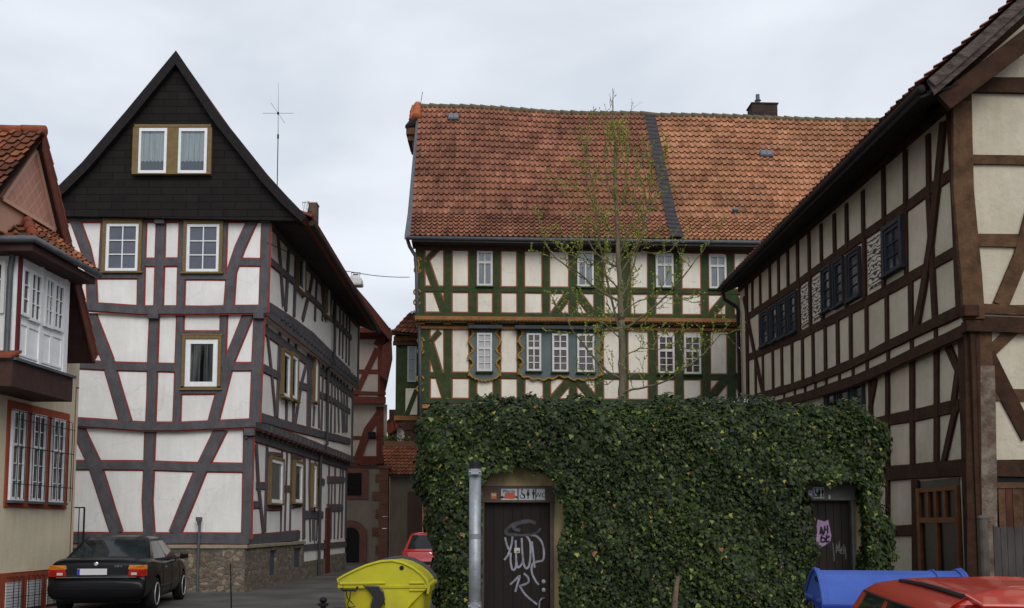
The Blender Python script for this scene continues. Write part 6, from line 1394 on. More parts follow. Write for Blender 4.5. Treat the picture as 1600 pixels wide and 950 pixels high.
# ---- ivy
iv = thing('ivy', 'thick dark green ivy with a few yellowed leaves smothering the toilet block', 'ivy', (2.0, YI, -.1))
rng = np.random.default_rng(5)
X0, X1 = ipx(650, 700), ipx(1384, 760); YF_, YB_ = YI-.42, YI+3.3; ZT = ipz(621)-.03
c1 = (X0+X1)/2; hx = (X1-X0)/2; cy = (YF_+YB_)/2; hy = (YB_-YF_)/2; Z0 = -.3; hz = (ZT-Z0)/2; czz = (ZT+Z0)/2
RR = .5
def lumps(p):
    x, y, z = p[:, 0], p[:, 1], p[:, 2]
    return .06*np.sin(2.3*x+1.1*z)*np.cos(1.9*z-y) + .055*np.sin(4.7*x-2.2*y+1.7)*np.cos(4.1*z+.6) + .045*np.sin(9.1*x+2)*np.sin(8.3*z+1) + .02*np.sin(17*x+z*3)*np.sin(15*z+2*y)
def shape(p):
    """push points of the box surface to a rounded, lumpy outline; return position and outward normal"""
    q = (p - np.array([c1, cy, czz])); inn = np.array([hx-RR, hy-RR, hz-RR]); cl = np.clip(q, -inn, inn); d = q-cl
    n = d/np.maximum(np.linalg.norm(d, axis=1, keepdims=True), 1e-6); pos = cl + n*RR + np.array([c1, cy, czz])
    pos = pos + n*lumps(pos)[:, None]
    # the left flank pinches in towards the ground, the right end droops a little
    z = pos[:, 2]; t = np.clip((2.6-z)/3.0, 0, 1); lf = np.clip(1-(pos[:, 0]-X0)/2.0, 0, 1); pos[:, 0] += .42*t*lf
    rt = np.clip((pos[:, 0]-(X1-1.7))/1.7, 0, 1); pos[:, 2] -= .13*rt*np.clip(z-2, 0, 1)
    return pos, n
def in_open(x, z, m=0.0):
    a = (x > D1[0]-.05-m) & (x < D1[1]+.15+m+.05*np.sin(z*7.3+1) + .05*np.sin(z*5)) & (z < ipz(757)+.06+.20*np.sin((x-D1[0])*2.8)+.04*np.sin(x*17)+m)
    b = (x > D2[0]+.03-m+.07*np.sin(z*6)-.16*(z > 1.9)) & (x < D2[1]+.09+m) & (z < ipz(757)+.03+.04*np.sin(x*13)+m)
    return a | b
def sample(n, face):
    u = rng.random((n, 3)); p = np.array([X0, YF_, Z0]) + u*np.array([X1-X0, YB_-YF_, ZT-Z0])
    if face == 'f': p[:, 1] = YF_
    if face == 'b': p[:, 1] = YB_
    if face == 'l': p[:, 0] = X0
    if face == 'r': p[:, 0] = X1
    if face == 't': p[:, 2] = ZT
    return p
P = []; N = []
for f, n in (('f', 74000), ('t', 20000), ('l', 16000), ('r', 6000), ('b', 3000)):
    p, nn = shape(sample(n, f)); 
    if f == 'f':
        k = ~in_open(p[:, 0], p[:, 2]); p, nn = p[k], nn[k]
    P.append(p); N.append(nn)
# reveals round the door openings
for (xa, s) in ((D1[0]-.12, 1), (D1[1]+.22, -1), (D2[0]+.02, 1), (D2[1]+.11, -1)):
    n = 1500 if xa != D1[0]-.12 else 1700
    p = np.stack([np.full(n, xa)-s*.05*rng.random(n)+.05*np.sin(np.linspace(0, 20, n)), YF_+.05+rng.random(n)*.40, rng.random(n)*(2.45)-.1], 1); p[:, 0] = xa - s*.05*rng.random(n) + .05*np.sin(p[:, 2]*5)*(1 if xa > D1[0] else 0)
    P.append(p); N.append(np.tile([s*1.0, -.3, 0], (n, 1)))
for (xa, xb, zz_) in ((D1[0]-.1, D1[1]+.1, ipz(757)+.18), (D2[0], D2[1]+.15, ipz(757)+.05)):
    n = 900; x = xa+rng.random(n)*(xb-xa); p = np.stack([x, YF_+.05+rng.random(n)*.36, zz_+.12*np.sin((x-xa)*2.8)+.06*rng.random(n)], 1); P.append(p); N.append(np.tile([0, -.5, -.8], (n, 1)))
# loose shoots standing off the top edge and trailing over the doors
for i in range(170):
    top = i < 110
    x = X0+.3+rng.random()*(X1-X0-.6); q0 = shape(np.array([[x, YF_+(rng.random()**2*1.4 if top else 0), ZT if top else 1.0+rng.random()*2.2]]))[0][0]
    if not top and in_open(np.array([q0[0]]), np.array([q0[2]]))[0]: continue
    d = np.array([rng.normal(0, .6), -.2-rng.random()*.4 if top else -.7, .75 if top else rng.normal(0, .5)]); d /= np.linalg.norm(d); L_ = .10+.20*rng.random()**2 if top else .08+.12*rng.random(); L_ *= .7; k = 9
    t = rng.random(k)[:, None]; P.append(q0+d*t*L_+np.array([0, -.2, -.35])*(t**2)*L_+rng.normal(0, .018, (k, 3))); N.append(np.tile([rng.normal(0, .4), -.6, .5], (k, 1)))
P = np.concatenate(P); N = np.concatenate(N); n = len(P)
depth = rng.random(n)**1.5*.14; P = P - N*depth[:, None] + N*.04*(rng.random(n)[:, None])
N = N + rng.normal(0, .38, (n, 3)) + np.array([0, -.1, .30]); N /= np.linalg.norm(N, axis=1, keepdims=True)
down = np.array([0, 0, -1.0]) + rng.normal(0, .45, (n, 3)); T = down - N*(down*N).sum(1, keepdims=True); T /= np.maximum(np.linalg.norm(T, axis=1, keepdims=True), 1e-6); S = np.cross(T, N)
size = (.034 + .044*rng.random(n)**1.8)*(1+.22*np.sin(P[:, 0]*2.9+1)*np.sin(P[:, 2]*3.7))
prof2 = [(0, 0, 0), (-.36, -.08, -.02), (-.52, .30, -.05), (-.30, .48, -.02), (0, 1.0, -.10), (.30, .48, -.02), (.52, .30, -.05), (.36, -.08, -.02), (0, .42, .05)]
V = np.zeros((n, 9, 3), dtype=np.float32)
for i, (a, b, c) in enumerate(prof2): V[:, i] = P + (S*a + T*b + N*c)*size[:, None]*1.15
tri = np.array([[8, 0, 1], [8, 1, 2], [8, 2, 3], [8, 3, 4], [8, 4, 5], [8, 5, 6], [8, 6, 7], [8, 7, 0]])
F = (np.arange(n)[:, None, None]*9 + tri[None]).reshape(-1, 3)
me = bpy.data.meshes.new('leaves'); me.vertices.add(n*9); me.vertices.foreach_set('co', (V - np.array([2.0, YI, -.1])).astype(np.float32).ravel())
me.loops.add(len(F)*3); me.loops.foreach_set('vertex_index', F.ravel().astype(np.int32)); me.polygons.add(len(F)); me.polygons.foreach_set('loop_start', np.arange(0, len(F)*3, 3, dtype=np.int32)); me.polygons.foreach_set('loop_total', np.full(len(F), 3, dtype=np.int32))
me.update(calc_edges=True)
base = np.array([[.014, .027, .004], [.020, .037, .005], [.030, .051, .007], [.009, .019, .004], [.047, .072, .010], [.085, .10, .014]]); w_ = np.array([.26, .26, .16, .20, .08, .04])
patch = .5+.5*np.sin(P[:, 0]*1.7+P[:, 2]*2.3)*np.cos(P[:, 2]*1.3-P[:, 0]*.6)
ci = rng.choice(6, n, p=w_/w_.sum()); colr = base[ci]*(0.5+.85*rng.random((n, 1)))*(0.58+.45*patch[:, None])
old = rng.random(n); k = old < .004; colr[k] = np.array([.26, .23, .04]); k = (old > .012) & (old < .0145); colr[k] = np.array([.22, .09, .03]); k = (old > .018) & (old < .032); colr[k] = np.array([.13, .15, .035])
cc = np.ones((n, 9, 4), dtype=np.float32); cc[:, :, :3] = colr[:, None, :]; cc[:, 8, :3] *= 1.15
ca = me.color_attributes.new('col', 'FLOAT_COLOR', 'POINT'); ca.data.foreach_set('color', cc.ravel())
M_IVY = mat('ivy_leaf', (1, 1, 1), .48, attr='col', spec=.18); me.materials.append(M_IVY)
lo = bpy.data.objects.new('leaves', me); COL.objects.link(lo); lo.parent = iv; lo['kind'] = 'stuff'
# added core behind the leaves, shaded depth put into its dark colour, with the door openings left out
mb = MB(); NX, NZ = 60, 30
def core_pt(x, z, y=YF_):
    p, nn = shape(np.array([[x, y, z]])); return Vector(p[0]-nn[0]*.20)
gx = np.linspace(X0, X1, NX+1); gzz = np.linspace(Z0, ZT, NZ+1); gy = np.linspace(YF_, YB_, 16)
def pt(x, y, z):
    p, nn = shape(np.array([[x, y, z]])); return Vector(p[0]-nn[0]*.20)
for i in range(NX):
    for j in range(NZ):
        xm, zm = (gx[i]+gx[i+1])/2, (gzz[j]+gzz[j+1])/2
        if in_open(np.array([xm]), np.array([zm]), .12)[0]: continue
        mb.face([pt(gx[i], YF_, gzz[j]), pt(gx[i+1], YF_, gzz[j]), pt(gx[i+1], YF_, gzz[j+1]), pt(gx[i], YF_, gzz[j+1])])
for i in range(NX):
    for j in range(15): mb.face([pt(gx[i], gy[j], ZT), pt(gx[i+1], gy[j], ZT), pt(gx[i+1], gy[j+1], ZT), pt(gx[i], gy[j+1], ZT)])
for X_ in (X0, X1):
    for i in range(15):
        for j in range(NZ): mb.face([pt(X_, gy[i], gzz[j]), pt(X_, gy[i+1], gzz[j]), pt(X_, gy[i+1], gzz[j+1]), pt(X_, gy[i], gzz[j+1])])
mb.build('shade_core', mat('ivy_shade_core', (.012, .014, .008), .95, (.03, .024, .016), 30), iv)
mb = MB(); p0 = at(1055, 955, YF_-.12); p0.z = -.1; q = [p0, at(1054, 945, YF_-.1), at(1057, 915, YF_-.06), at(1061, 895, YF_+.05), at(1058, 870, YF_+.15)]; mb.tube(q, [.05, .045, .038, .03, .02], 8); mb.build('stem', mat('pale_ivy_stem', (.17, .12, .085), .9, (.10, .07, .05), 12, .5), iv)

# ---- galvanised post with clamps before the block
sp = thing('steel_post', 'galvanised steel post with two clamp bands in front of the ivy door', 'post', at(742, 1000, 12.0)); c = at(742, 900, 12.0); base_z = gz(12.0); sp.location = (c.x, 12.0, base_z)
ztop = at(742, 722, 12).z; r = 9.3/FPX*12
mb = MB(); mb.tube([Vector((c.x, 12, base_z)), Vector((c.x, 12, ztop-.12))], r, 20); mb.build('tube', M_STEEL, sp, smooth=True)
mb = MB(); mb.tube([Vector((c.x, 12, ztop-.125)), Vector((c.x, 12, ztop))], r*1.02, 20); mb.build('black_cap', mat('black_plastic', (.015, .015, .017), .45), sp)
for yy in (738, 946):
    z = at(742, yy, 12).z; mb = MB(); mb.tube([Vector((c.x, 12, z-.04)), Vector((c.x, 12, z+.04))], r*1.14, 20); mb.box((c.x-.0, 12-r-.03, z), (.09, .05, .06)); mb.tube([Vector((c.x-.07, 12-r-.04, z)), Vector((c.x+.07, 12-r-.04, z))], .012, 8); mb.build('clamp', M_STEEL, sp)
z = at(742, 838, 12).z; mb = MB(); mb.tube([Vector((c.x, 12, z-.03)), Vector((c.x, 12, z+.03))], r*1.03, 20); mb.build('joint_band', mat('dull_zinc', (.22, .23, .25), .6, metallic=.5), sp)
# bollard
bo = thing('bollard', 'small dark iron bollard with a ball top left of the yellow container', 'bollard', at(505, 960, 14.5)); c = at(505, 937, 14.5); bo.location = (c.x, 14.5, gz(14.5)); H = c.z-gz(14.5)
mb = MB(); mb.lathe(Vector((c.x, 14.5, gz(14.5))), [(.07, 0), (.07, .1), (.045, .14), (.04, H-.09), (.075, H-.085), (.075, H-.05), (.045, H-.045)], 14); mb.build('shaft', M_IRON, bo, smooth=False)
mb = MB(); mb.lathe(Vector((c.x, 14.5, gz(14.5)+H-.045)), [(.02, 0), (.05, .02), (.055, .045), (.04, .075), (.01, .085)], 14); mb.build('knob', M_IRON, bo, smooth=True)
# ================================================================ young ginkgo just coming into leaf
YT = 20.5
tb = at(973, 700, YT); tb.z = 0
tree = thing('young_tree', 'slender young tree just leafing out behind the ivy covered block', 'tree', tuple(tb))
rnd = random.Random(17)
def tp(x, y, dy=0.0): return at(x, y, YT+dy)
bark = MB(); twig = MB(); spots = []
def limb(pts, r0, r1, mb=bark, n=7):
    # refine with Catmull-Rom and small kinks
    q = []
    for i in range(len(pts)-1):
        p0, p1, p2, p3 = pts[max(0, i-1)], pts[i], pts[i+1], pts[min(len(pts)-1, i+2)]
        for k in range(4):
            t = k/4; v = .5*((2*p1)+(-p0+p2)*t+(2*p0-5*p1+4*p2-p3)*t*t+(-p0+3*p1-3*p2+p3)*t**3); j = .012 if q else 0; q.append(v+Vector((rnd.uniform(-j, j), rnd.uniform(-j, j), rnd.uniform(-j, j))))
    q.append(pts[-1]); m = len(q); mb.tube(q, [lerp(r0, r1, i/(m-1)) for i in range(m)], n); return q
trunk = [tb, tp(973, 660), tp(972, 600), tp(972, 540), tp(971, 500), tp(968, 440), tp(965, 380), tp(962, 300), tp(960, 230), tp(958, 180), tp(957, 138)]
tq_ = limb(trunk[:5], .088, .068, n=12)[:-1]; tq2 = limb(trunk[4:], .068, .005, n=9)
BR = [([(970, 519), (956, 471), (944, 415), (932, 350), (918, 280), (914, 215)], .4, .045), ([(973, 516), (1009, 491), (1042, 461), (1065, 435), (1093, 400), (1112, 372)], -.5, .042), ([(969, 468), (984, 433), (995, 395), (1008, 340), (1018, 285), (1014, 240)], .5, .035),
    ([(967, 471), (931, 450), (903, 425), (870, 405), (850, 375), (846, 345)], -.6, .035), ([(970, 592), (941, 574), (918, 546), (898, 521), (880, 490), (860, 468)], -.5, .04), ([(972, 612), (997, 607), (1032, 599), (1062, 582), (1095, 557), (1118, 531), (1140, 505)], -.6, .038),
    ([(965, 380), (939, 335), (925, 282), (917, 225), (921, 180)], -.4, .026), ([(967, 420), (931, 394), (911, 357), (891, 326), (880, 285)], .5, .026), ([(966, 400), (982, 360), (991, 320), (996, 272), (1008, 236)], -.4, .026), ([(968, 430), (999, 377), (1016, 329), (1036, 264), (1034, 240)], .3, .026),
    ([(971, 530), (935, 500), (905, 490), (880, 470)], .7, .022), ([(972, 490), (1000, 470), (1050, 465), (1080, 472)], .8, .02), ([(968, 450), (940, 425), (915, 400), (905, 370)], -.8, .022), ([(964, 340), (975, 300), (980, 250), (976, 215)], .4, .018), ([(963, 320), (948, 280), (945, 230), (950, 200)], -.3, .018),
    ([(972, 560), (1000, 545), (1040, 545), (1070, 520)], .8, .018), ([(966, 410), (1000, 395), (1040, 395), (1062, 375)], .7, .02), ([(966, 415), (930, 408), (890, 398), (868, 380)], .9, .02), ([(961, 260), (968, 225), (972, 190)], .2, .012), ([(960, 250), (950, 215), (946, 175)], -.2, .012), ([(971, 505), (1000, 520), (1030, 512)], -.9, .016), ([(972, 580), (950, 600), (925, 598)], .8, .014)]
def side(q, r, lvl, L0, L1, step, up=.5):
    acc = 0
    for i in range(1, len(q)):
        seg = (q[i]-q[i-1]); acc += seg.length
        if acc < step: continue
        acc = 0
        t = seg.normalized(); a = rnd.uniform(0, 6.28); o = t.orthogonal().normalized(); b = t.cross(o); d = (o*math.cos(a)+b*math.sin(a))*rnd.uniform(.6, 1.0) + t*rnd.uniform(.2, .8) + Vector((0, 0, up)); d.normalize()
        L_ = rnd.uniform(L0, L1)*(1.15-.6*i/len(q)); p = q[i]; pts = [p]
        for k in range(3): d = (d + Vector((rnd.uniform(-.3, .3), rnd.uniform(-.3, .3), rnd.uniform(-.12, .3)))).normalized(); p = p+d*L_/3; pts.append(p)
        qq = limb(pts, r, r*.35, twig, 4); spots.append(qq)
        if lvl: side(qq, r*.6, lvl-1, L0*.4, L1*.45, step*.6, up*.5)
for pts, dy, r in BR:
    n = len(pts); P_ = [tp(x, y, dy*(i/(n-1))**.8) for i, (x, y) in enumerate(pts)]; 
    q = limb(P_, r*.68, .006); spots.append(q[2:]); side(q, .0085, 1, .35, .95, .20)
side(tq2[:int(len(tq2)*.78)], .007, 1, .25, .7, .13, .9); side(tq2[int(len(tq2)*.78):], .005, 0, .1, .28, .3, .2) 
bark.build('trunk', mat('ginkgo_bark', (.17, .145, .095), .9, (.10, .085, .055), 12, .5, stretch=(3, 3, .8)), tree, smooth=True)
twig.build('twigs', mat('ginkgo_twig', (.12, .12, .045), .9), tree)
lf = MB()
ztop_ = tp(958, 178).z
def p_top(v): return v.z > ztop_ and rnd.random() < .9
for q in spots:
    for i in range(1, len(q)):
        seg = q[i]-q[i-1]; m = max(1, int(seg.length/.026))
        for k in range(m):
            if p_top(q[i]) or rnd.random() < .5: continue
            p = lerp(q[i-1], q[i], (k+rnd.random())/m)
            for z_ in range(rnd.choice((3, 4, 5))):
                d = Vector((rnd.uniform(-1, 1), rnd.uniform(-1, 1), rnd.uniform(-.5, 1))).normalized()*rnd.uniform(.016, .032); s = d.cross(Vector((rnd.uniform(-1, 1), rnd.uniform(-1, 1), rnd.uniform(-1, 1)))).normalized()*.013
                lf.face([p, p+d*.7+s, p+d, p+d*.7-s], rnd.choice((0, 0, 1)))
lf.build('leaves', [mat('young_leaf', (.33, .37, .06), .6), mat('young_leaf_dark', (.20, .25, .045), .6)], tree)['kind'] = 'stuff'
# ================================================================ vehicles
def local_xf(loc, heading):
    """heading: unit XY direction of the nose"""
    f = Vector((heading[0], heading[1], 0)).normalized(); lft = Vector((-f.y, f.x, 0)); L_ = Vector(loc)
    return lambda x, y, z: L_ + f*x + lft*y + Vector((0, 0, z))
def build_car(name, label, loc, heading, S, paint, group=None):
    root = thing(name, label, 'car', loc, group); X = local_xf(loc, heading)
    # lower body loft
    st = S['stations']; half = []
    for (x, w, zb, zt) in st:
        h = zt-zb
        half.append([(0, zb), (w*.80, zb), (w*.94, zb+.05), (w*.995, zb+h*.35), (w*1.0, zb+h*.62), (w*.975, zt-.10), (w*.93, zt-.035), (w*.80, zt-.004), (w*.42, zt+.012), (0, zt+.016)])
    mb = MB(); n = len(half[0]); ring = []
    for (x, w, zb, zt), hp in zip(st, half):
        pts = [(y, z) for y, z in hp] + [(-y, z) for y, z in hp[-2:0:-1]]; ring.append([X(x, y, z) for y, z in pts])
    m = len(ring[0])
    for a, b in zip(ring, ring[1:]):
        for i in range(m): j = (i+1) % m; mb.face([a[i], a[j], b[j], b[i]])
    mb.face(ring[0][::-1]); mb.face(ring[-1])
    body = mb.build('body', paint, root)
    bm = bmesh.new(); bm.from_mesh(body.data); bmesh.ops.remove_doubles(bm, verts=bm.verts, dist=.0005); bmesh.ops.recalc_face_normals(bm, faces=bm.faces); bm.to_mesh(body.data); bm.free()
    md = body.modifiers.new('s', 'SUBSURF'); md.levels = md.render_levels = 2
    # wheel arches: cut once, keep only the finished mesh
    cut = MB()
    for wx in S['wheels']:
        for s in (-1, 1): cut.tube([X(wx, s*(S['w']-.24), S['wr']), X(wx, s*(S['w']+.2), S['wr'])], S['wr']+.055, 28)
    co = cut.build('cut', paint); bmd = body.modifiers.new('b', 'BOOLEAN'); bmd.operation = 'DIFFERENCE'; bmd.object = co; bmd.solver = 'EXACT'
    bpy.context.view_layer.update(); dg = bpy.context.evaluated_depsgraph_get(); me = bpy.data.meshes.new_from_object(body.evaluated_get(dg)); body.modifiers.clear(); body.data = me; bpy.data.objects.remove(co)
    for p in me.polygons: p.use_smooth = True
    try: me.set_sharp_from_angle(angle=R(38))
    except Exception: pass
    # greenhouse
    G_ = S['cabin']; rings = []
    sf = [.0, .05, .10, .45, .50, .74, .80, .92, 1.0] if S.get('kind') == 'sedan' else [.0, .05, .10, .42, .47, .70, .76, .92, 1.0]
    fy = [-1, -.9, -.5, 0, .5, .9, 1]
    for (z, xr, xf, hw, bf, br_) in G_:
        pts = []
        for t in fy: pts.append((xf + bf*(1-t*t) - (.03 if abs(t) == 1 else 0), t*hw*(.97 if abs(t) == 1 else 1), z - (.012*t*t)))
        for t in sf: pts.append((lerp(xf, xr, t) if 0 < t < 1 else lerp(xf, xr, t), hw*(1+.035*math.sin(math.pi*t)), z-.012))
        for t in fy[::-1]: pts.append((xr - br_*(1-t*t) + (.03 if abs(t) == 1 else 0), t*hw*(.97 if abs(t) == 1 else 1), z - (.012*t*t)))
        for t in sf[::-1]: pts.append((lerp(xf, xr, t), -hw*(1+.035*math.sin(math.pi*t)), z-.012))
        rings.append([X(*p) for p in pts])
    NF, NS = len(fy), len(sf); shell = MB(); gl = {'windscreen': MB(), 'rear_window': MB()}; sidew = {}; m = len(rings[0])
    pill = {0, 1, 3, 7} if S.get('kind') == 'sedan' else {0, 1, 3, 5, 7}
    for b in range(len(rings)-1):
        A_, B_ = rings[b], rings[b+1]
        for i in range(m):
            j = (i+1) % m; q = [A_[i], A_[j], B_[j], B_[i]]; kind = None
            if b == 1:
                if i < NF-1: kind = 'windscreen' if 0 < i < NF-2 else None
                elif NF <= i < NF+NS-1: kind = None if (i-NF) in pill else 'side_window'
                elif NF+NS <= i < 2*NF+NS-1: kind = 'rear_window' if 0 < i-NF-NS < NF-2 else None
                elif i >= 2*NF+NS and i < m-1: kind = None if (m-2-i) in pill else 'side_window'
            if kind == 'side_window':
                sd_ = i > NF+NS; k_i = (m-2-i) if sd_ else (i-NF); gid = (sd_, sum(1 for p_ in pill if p_ < k_i)); sidew.setdefault(gid, MB()).face(q)
            else: (gl[kind] if kind else shell).face(q)
    shell.face(rings[-1]); sh = shell.build('roof', paint, root, smooth=False)
    bm = bmesh.new(); bm.from_mesh(sh.data); bmesh.ops.remove_doubles(bm, verts=bm.verts, dist=.0005); bmesh.ops.recalc_face_normals(bm, faces=bm.faces); bm.to_mesh(sh.data); bm.free()
    for p in sh.data.polygons: p.use_smooth = True
    try: sh.data.set_sharp_from_angle(angle=R(50))
    except Exception: pass
    for k, g in gl.items(): g.build(k, M_CARGLASS, root)
    for g in sidew.values(): g.build('side_window', M_CARGLASS, root)
    # black window rubber
    rb = MB()
    for sgn in (1, -1):
        idx = [NF+k for k in range(NS)] if sgn == 1 else [2*NF+NS+k for k in range(NS)]
        rb = MB(); rb.tube([rings[1][i] + (X(0, sgn*.006, 0)-X(0, 0, 0)) for i in idx[1:-1]], .009, 5); rb.tube([rings[2][i] + (X(0, sgn*.006, 0)-X(0, 0, 0)) for i in idx[1:-1]], .009, 5)
        rb.build('window_trim', M_CARBLACK, root)
    # wheels
    for wx in S['wheels']:
        for s in (-1, 1):
            r = S['wr']; tw = .20; w0 = S['w']-.01; ax = (X(0, s, 0)-X(0, 0, 0)); base = X(wx, s*(w0-tw), r)
            t_ = MB(); t_.lathe(base, [(r*.66, 0), (r*.9, .0), (r, .03), (r, tw-.03), (r*.93, tw-.004), (r*.68, tw)], 32, axis=ax); wh = t_.build('wheel', M_TYRE, root, smooth=False)
            rm = MB(); rm.lathe(base, [(r*.68, tw*.5), (r*.69, tw+.002), (r*.62, tw-.004), (r*.58, tw-.05), (.05, tw-.055)], 32, axis=ax); rm.build('rim_well', M_CARBLACK, wh)
            rm = MB(); rm.lathe(base, [(.045, tw-.06), (.05, tw-.008), (.03, tw-.002)], 16, axis=ax)
            for k in range(S.get('spokes', 5)):
                a = k*2*math.pi/S.get('spokes', 5)
                ca, sa_ = math.cos(a), math.sin(a); 
                def W_(rr, off, dd_): return X(wx + rr*ca - off*sa_, s*(w0-tw+dd_), r + rr*sa_ + off*ca)
                rm.prism([W_(.04, -.036, tw-.03), W_(r*.65, -.062, tw-.022), W_(r*.65, .062, tw-.022), W_(.04, .036, tw-.03)], ax*.018)
            pts = [X(wx + r*.655*math.cos(k*math.pi/16), s*(w0-.006), r + r*.655*math.sin(k*math.pi/16)) for k in range(33)]; rm.tube(pts, .016, 5)
            rm.build('rim', mat('alloy_rim', (.62, .63, .65), .4, metallic=.3), wh)
    # underbody
    ub = MB(); L_ = st[-1][0]; a = [X(.3, -S['w']*.78, .19), X(L_-.3, -S['w']*.78, .19), X(L_-.3, S['w']*.78, .19), X(.3, S['w']*.78, .19)]; ub.prism(a, (0, 0, .25)); ub.build('underbody', M_CARBLACK, root)
    # mirrors
    for s in (-1, 1):
        mr = MB(); cx_, cz_ = S['mirror']; w0 = S['w']
        pts = [X(cx_-.02, s*(w0+.0), cz_-.07), X(cx_-.02, s*(w0+.17), cz_-.05), X(cx_-.02, s*(w0+.17), cz_+.06), X(cx_-.02, s*(w0+.01), cz_+.07)]; mr.prism(pts, (X(.09, 0, 0)-X(0, 0, 0))); o = mr.build('wing_mirror', paint, root, bevel=.025)
        mr = MB(); mr.tube([X(cx_+.03, s*(w0-.12), cz_-.06), X(cx_+.03, s*(w0+.04), cz_-.03)], .02, 6); mr.build('mirror_foot', M_CARBLACK, o)
    return root, X
M_CARGLASS = mat('car_glass', (.010, .013, .014), .05, (.022, .028, .03), 1.5, spec=.3)
M_CARBLACK = mat('black_car_trim', (.012, .012, .013), .5)
M_TYRE = mat('tyre_rubber', (.016, .016, .016), .85)
P_BLACK = mat('black_car_paint', (.005, .005, .006), .25, coat=.08, spec=.12)
P_RED = mat('red_car_paint', (.42, .024, .012), .32, coat=.55, spec=.3)
P_RED2 = mat('bright_red_car_paint', (.42, .02, .015), .30, coat=.8, spec=.5)
M_TAILR = mat('tail_lamp_red', (.32, .012, .008), .2, coat=.5); M_TAILO = mat('tail_lamp_orange', (.55, .18, .02), .2, coat=.5); M_TAILW = mat('tail_lamp_clear', (.5, .42, .40), .2); M_CHROME = mat('chrome', (.5, .5, .52), .2, metallic=.9)
SED = dict(kind='sedan', w=.90, wr=.315, wheels=(.98, 3.81), mirror=(3.18, .98), spokes=5, chrome=False,
    stations=[(0.0, .80, .32, .56), (.03, .85, .28, .62), (.09, .87, .25, .66), (.11, .865, .24, .70), (.13, .86, .24, .93), (.20, .862, .23, .99), (.5, .88, .22, 1.02), (.9, .90, .21, 1.03), (1.4, .90, .20, .96), (2.4, .90, .20, .95), (3.2, .90, .20, .95), (3.6, .89, .21, .95), (4.1, .87, .22, .88), (4.5, .82, .23, .77), (4.68, .74, .26, .68), (4.78, .62, .32, .56)],
    cabin=[(.93, .72, 3.52, .80, .20, .10), (.99, .82, 3.36, .785, .20, .10), (1.345, 1.42, 2.66, .625, .14, .10), (1.40, 1.56, 2.50, .56, .10, .08), (1.425, 1.78, 2.30, .40, .05, .05)])
hd = Vector((-.145, 1, 0)).normalized(); rc = at(150, 900, 18.35)
car1, X = build_car('parked_car', 'black saloon parked with its rear to the viewer beside the cream house', (rc.x, 18.35, 0), (hd.x, hd.y), SED, P_BLACK)
for s in (-1, 1):
    for (z0, z1, m, nm, xx) in ((.69, .815, M_TAILR, 'tail_lamp', .062), (.818, .895, M_TAILO, 'indicator_lamp', .068)):
        mb = MB(); a = .53 if s < 0 else .53
        mb.prism([X(xx, s*.54, z0), X(xx+.0, s*.80, z0), X(xx+.05, s*.868, z0+.005), X(xx+.06, s*.86, z1), X(xx+.01, s*.80, z1), X(xx, s*.56, z1)], (X(.07, 0, 0)-X(0, 0, 0))); o = mb.build(nm, m, car1, bevel=.006)
        if m is M_TAILR: mb = MB(); mb.prism([X(xx-.004, s*.60, z0+.025), X(xx-.004, s*.70, z0+.025), X(xx-.004, s*.70, z0+.07), X(xx-.004, s*.60, z0+.07)], (X(.01, 0, 0)-X(0, 0, 0))); mb.build('reversing_lamp', M_TAILW, o)
def plate_on(X, x, y, z, w, h, par, root):
    mb = MB(); mb.prism([X(x, y-w/2, z-h/2), X(x, y+w/2, z-h/2), X(x, y+w/2, z+h/2), X(x, y-w/2, z+h/2)], (X(-.012, 0, 0)-X(0, 0, 0))); o = mb.build('number_plate', mat('blank_plate', (.55, .55, .56), .4), root, bevel=.004)
    mb = MB(); mb.prism([X(x-.0125, y+w/2-.045, z-h/2+.004), X(x-.0125, y+w/2-.004, z-h/2+.004), X(x-.0125, y+w/2-.004, z+h/2-.004), X(x-.0125, y+w/2-.045, z+h/2-.004)], (X(-.002, 0, 0)-X(0, 0, 0))); mb.build('blue_band', mat('plate_blue', (.02, .03, .35), .4), o)
plate_on(X, .085, .09, .775, .52, .115, None, car1)
mb = MB(); mb.lathe(X(.11, .03, .915), [(.038, 0), (.038, .012), (.03, .015)], 18, axis=X(-1, 0, 0)-X(0, 0, 0)); o = mb.build('badge', M_CHROME, car1)
mb = MB(); mb.lathe(X(.093, .03, .915), [(.026, 0), (.026, .004)], 16, axis=X(-1, 0, 0)-X(0, 0, 0)); mb.build('badge_centre', mat('badge_pale', (.4, .42, .5), .3), o)
t_ = text('530 d', .055, X(.095, -.36, .875), car1, M_CHROME, 1.15)
mb = MB(); mb.tube([X(.035, -.70, .675), X(.03, 0, .68), X(.035, .70, .675)], .008, 6); mb.build('bumper_strip', mat('bumper_strip', (.12, .12, .12), .3), car1)
# shut lines, handles: laid exactly on the body surface
from mathutils.bvhtree import BVHTree
def seam_tools(root):
    body = [c for c in root.children if c.name.split('.')[0] == 'body'][0]; bvh = BVHTree.FromPolygons([v.co[:] for v in body.data.vertices], [p.vertices[:] for p in body.data.polygons]); return body, bvh
def seam(root, X, bvh, pts, side, name, m, r=.005, lift=.002):
    out = []; o0 = X(0, 0, 0); rl_ = root_loc(root)
    for a, b in zip(pts, pts[1:]):
        for k in range(9):
            t = k/8; u, z = a[0]+(b[0]-a[0])*t, a[1]+(b[1]-a[1])*t
            src = X(u, side*1.6, z) if side else X(-.8, u, z); d = (X(0, -side, 0)-o0) if side else (X(1, 0, 0)-o0)
            h = bvh.ray_cast(src-rl_, d)
            if h[0] is not None: out.append(h[0]+rl_-d*lift)
    if len(out) > 2: mb = MB(); mb.tube(out, r, 5); mb.build(name, m, root)
bd_, bv_ = seam_tools(car1)
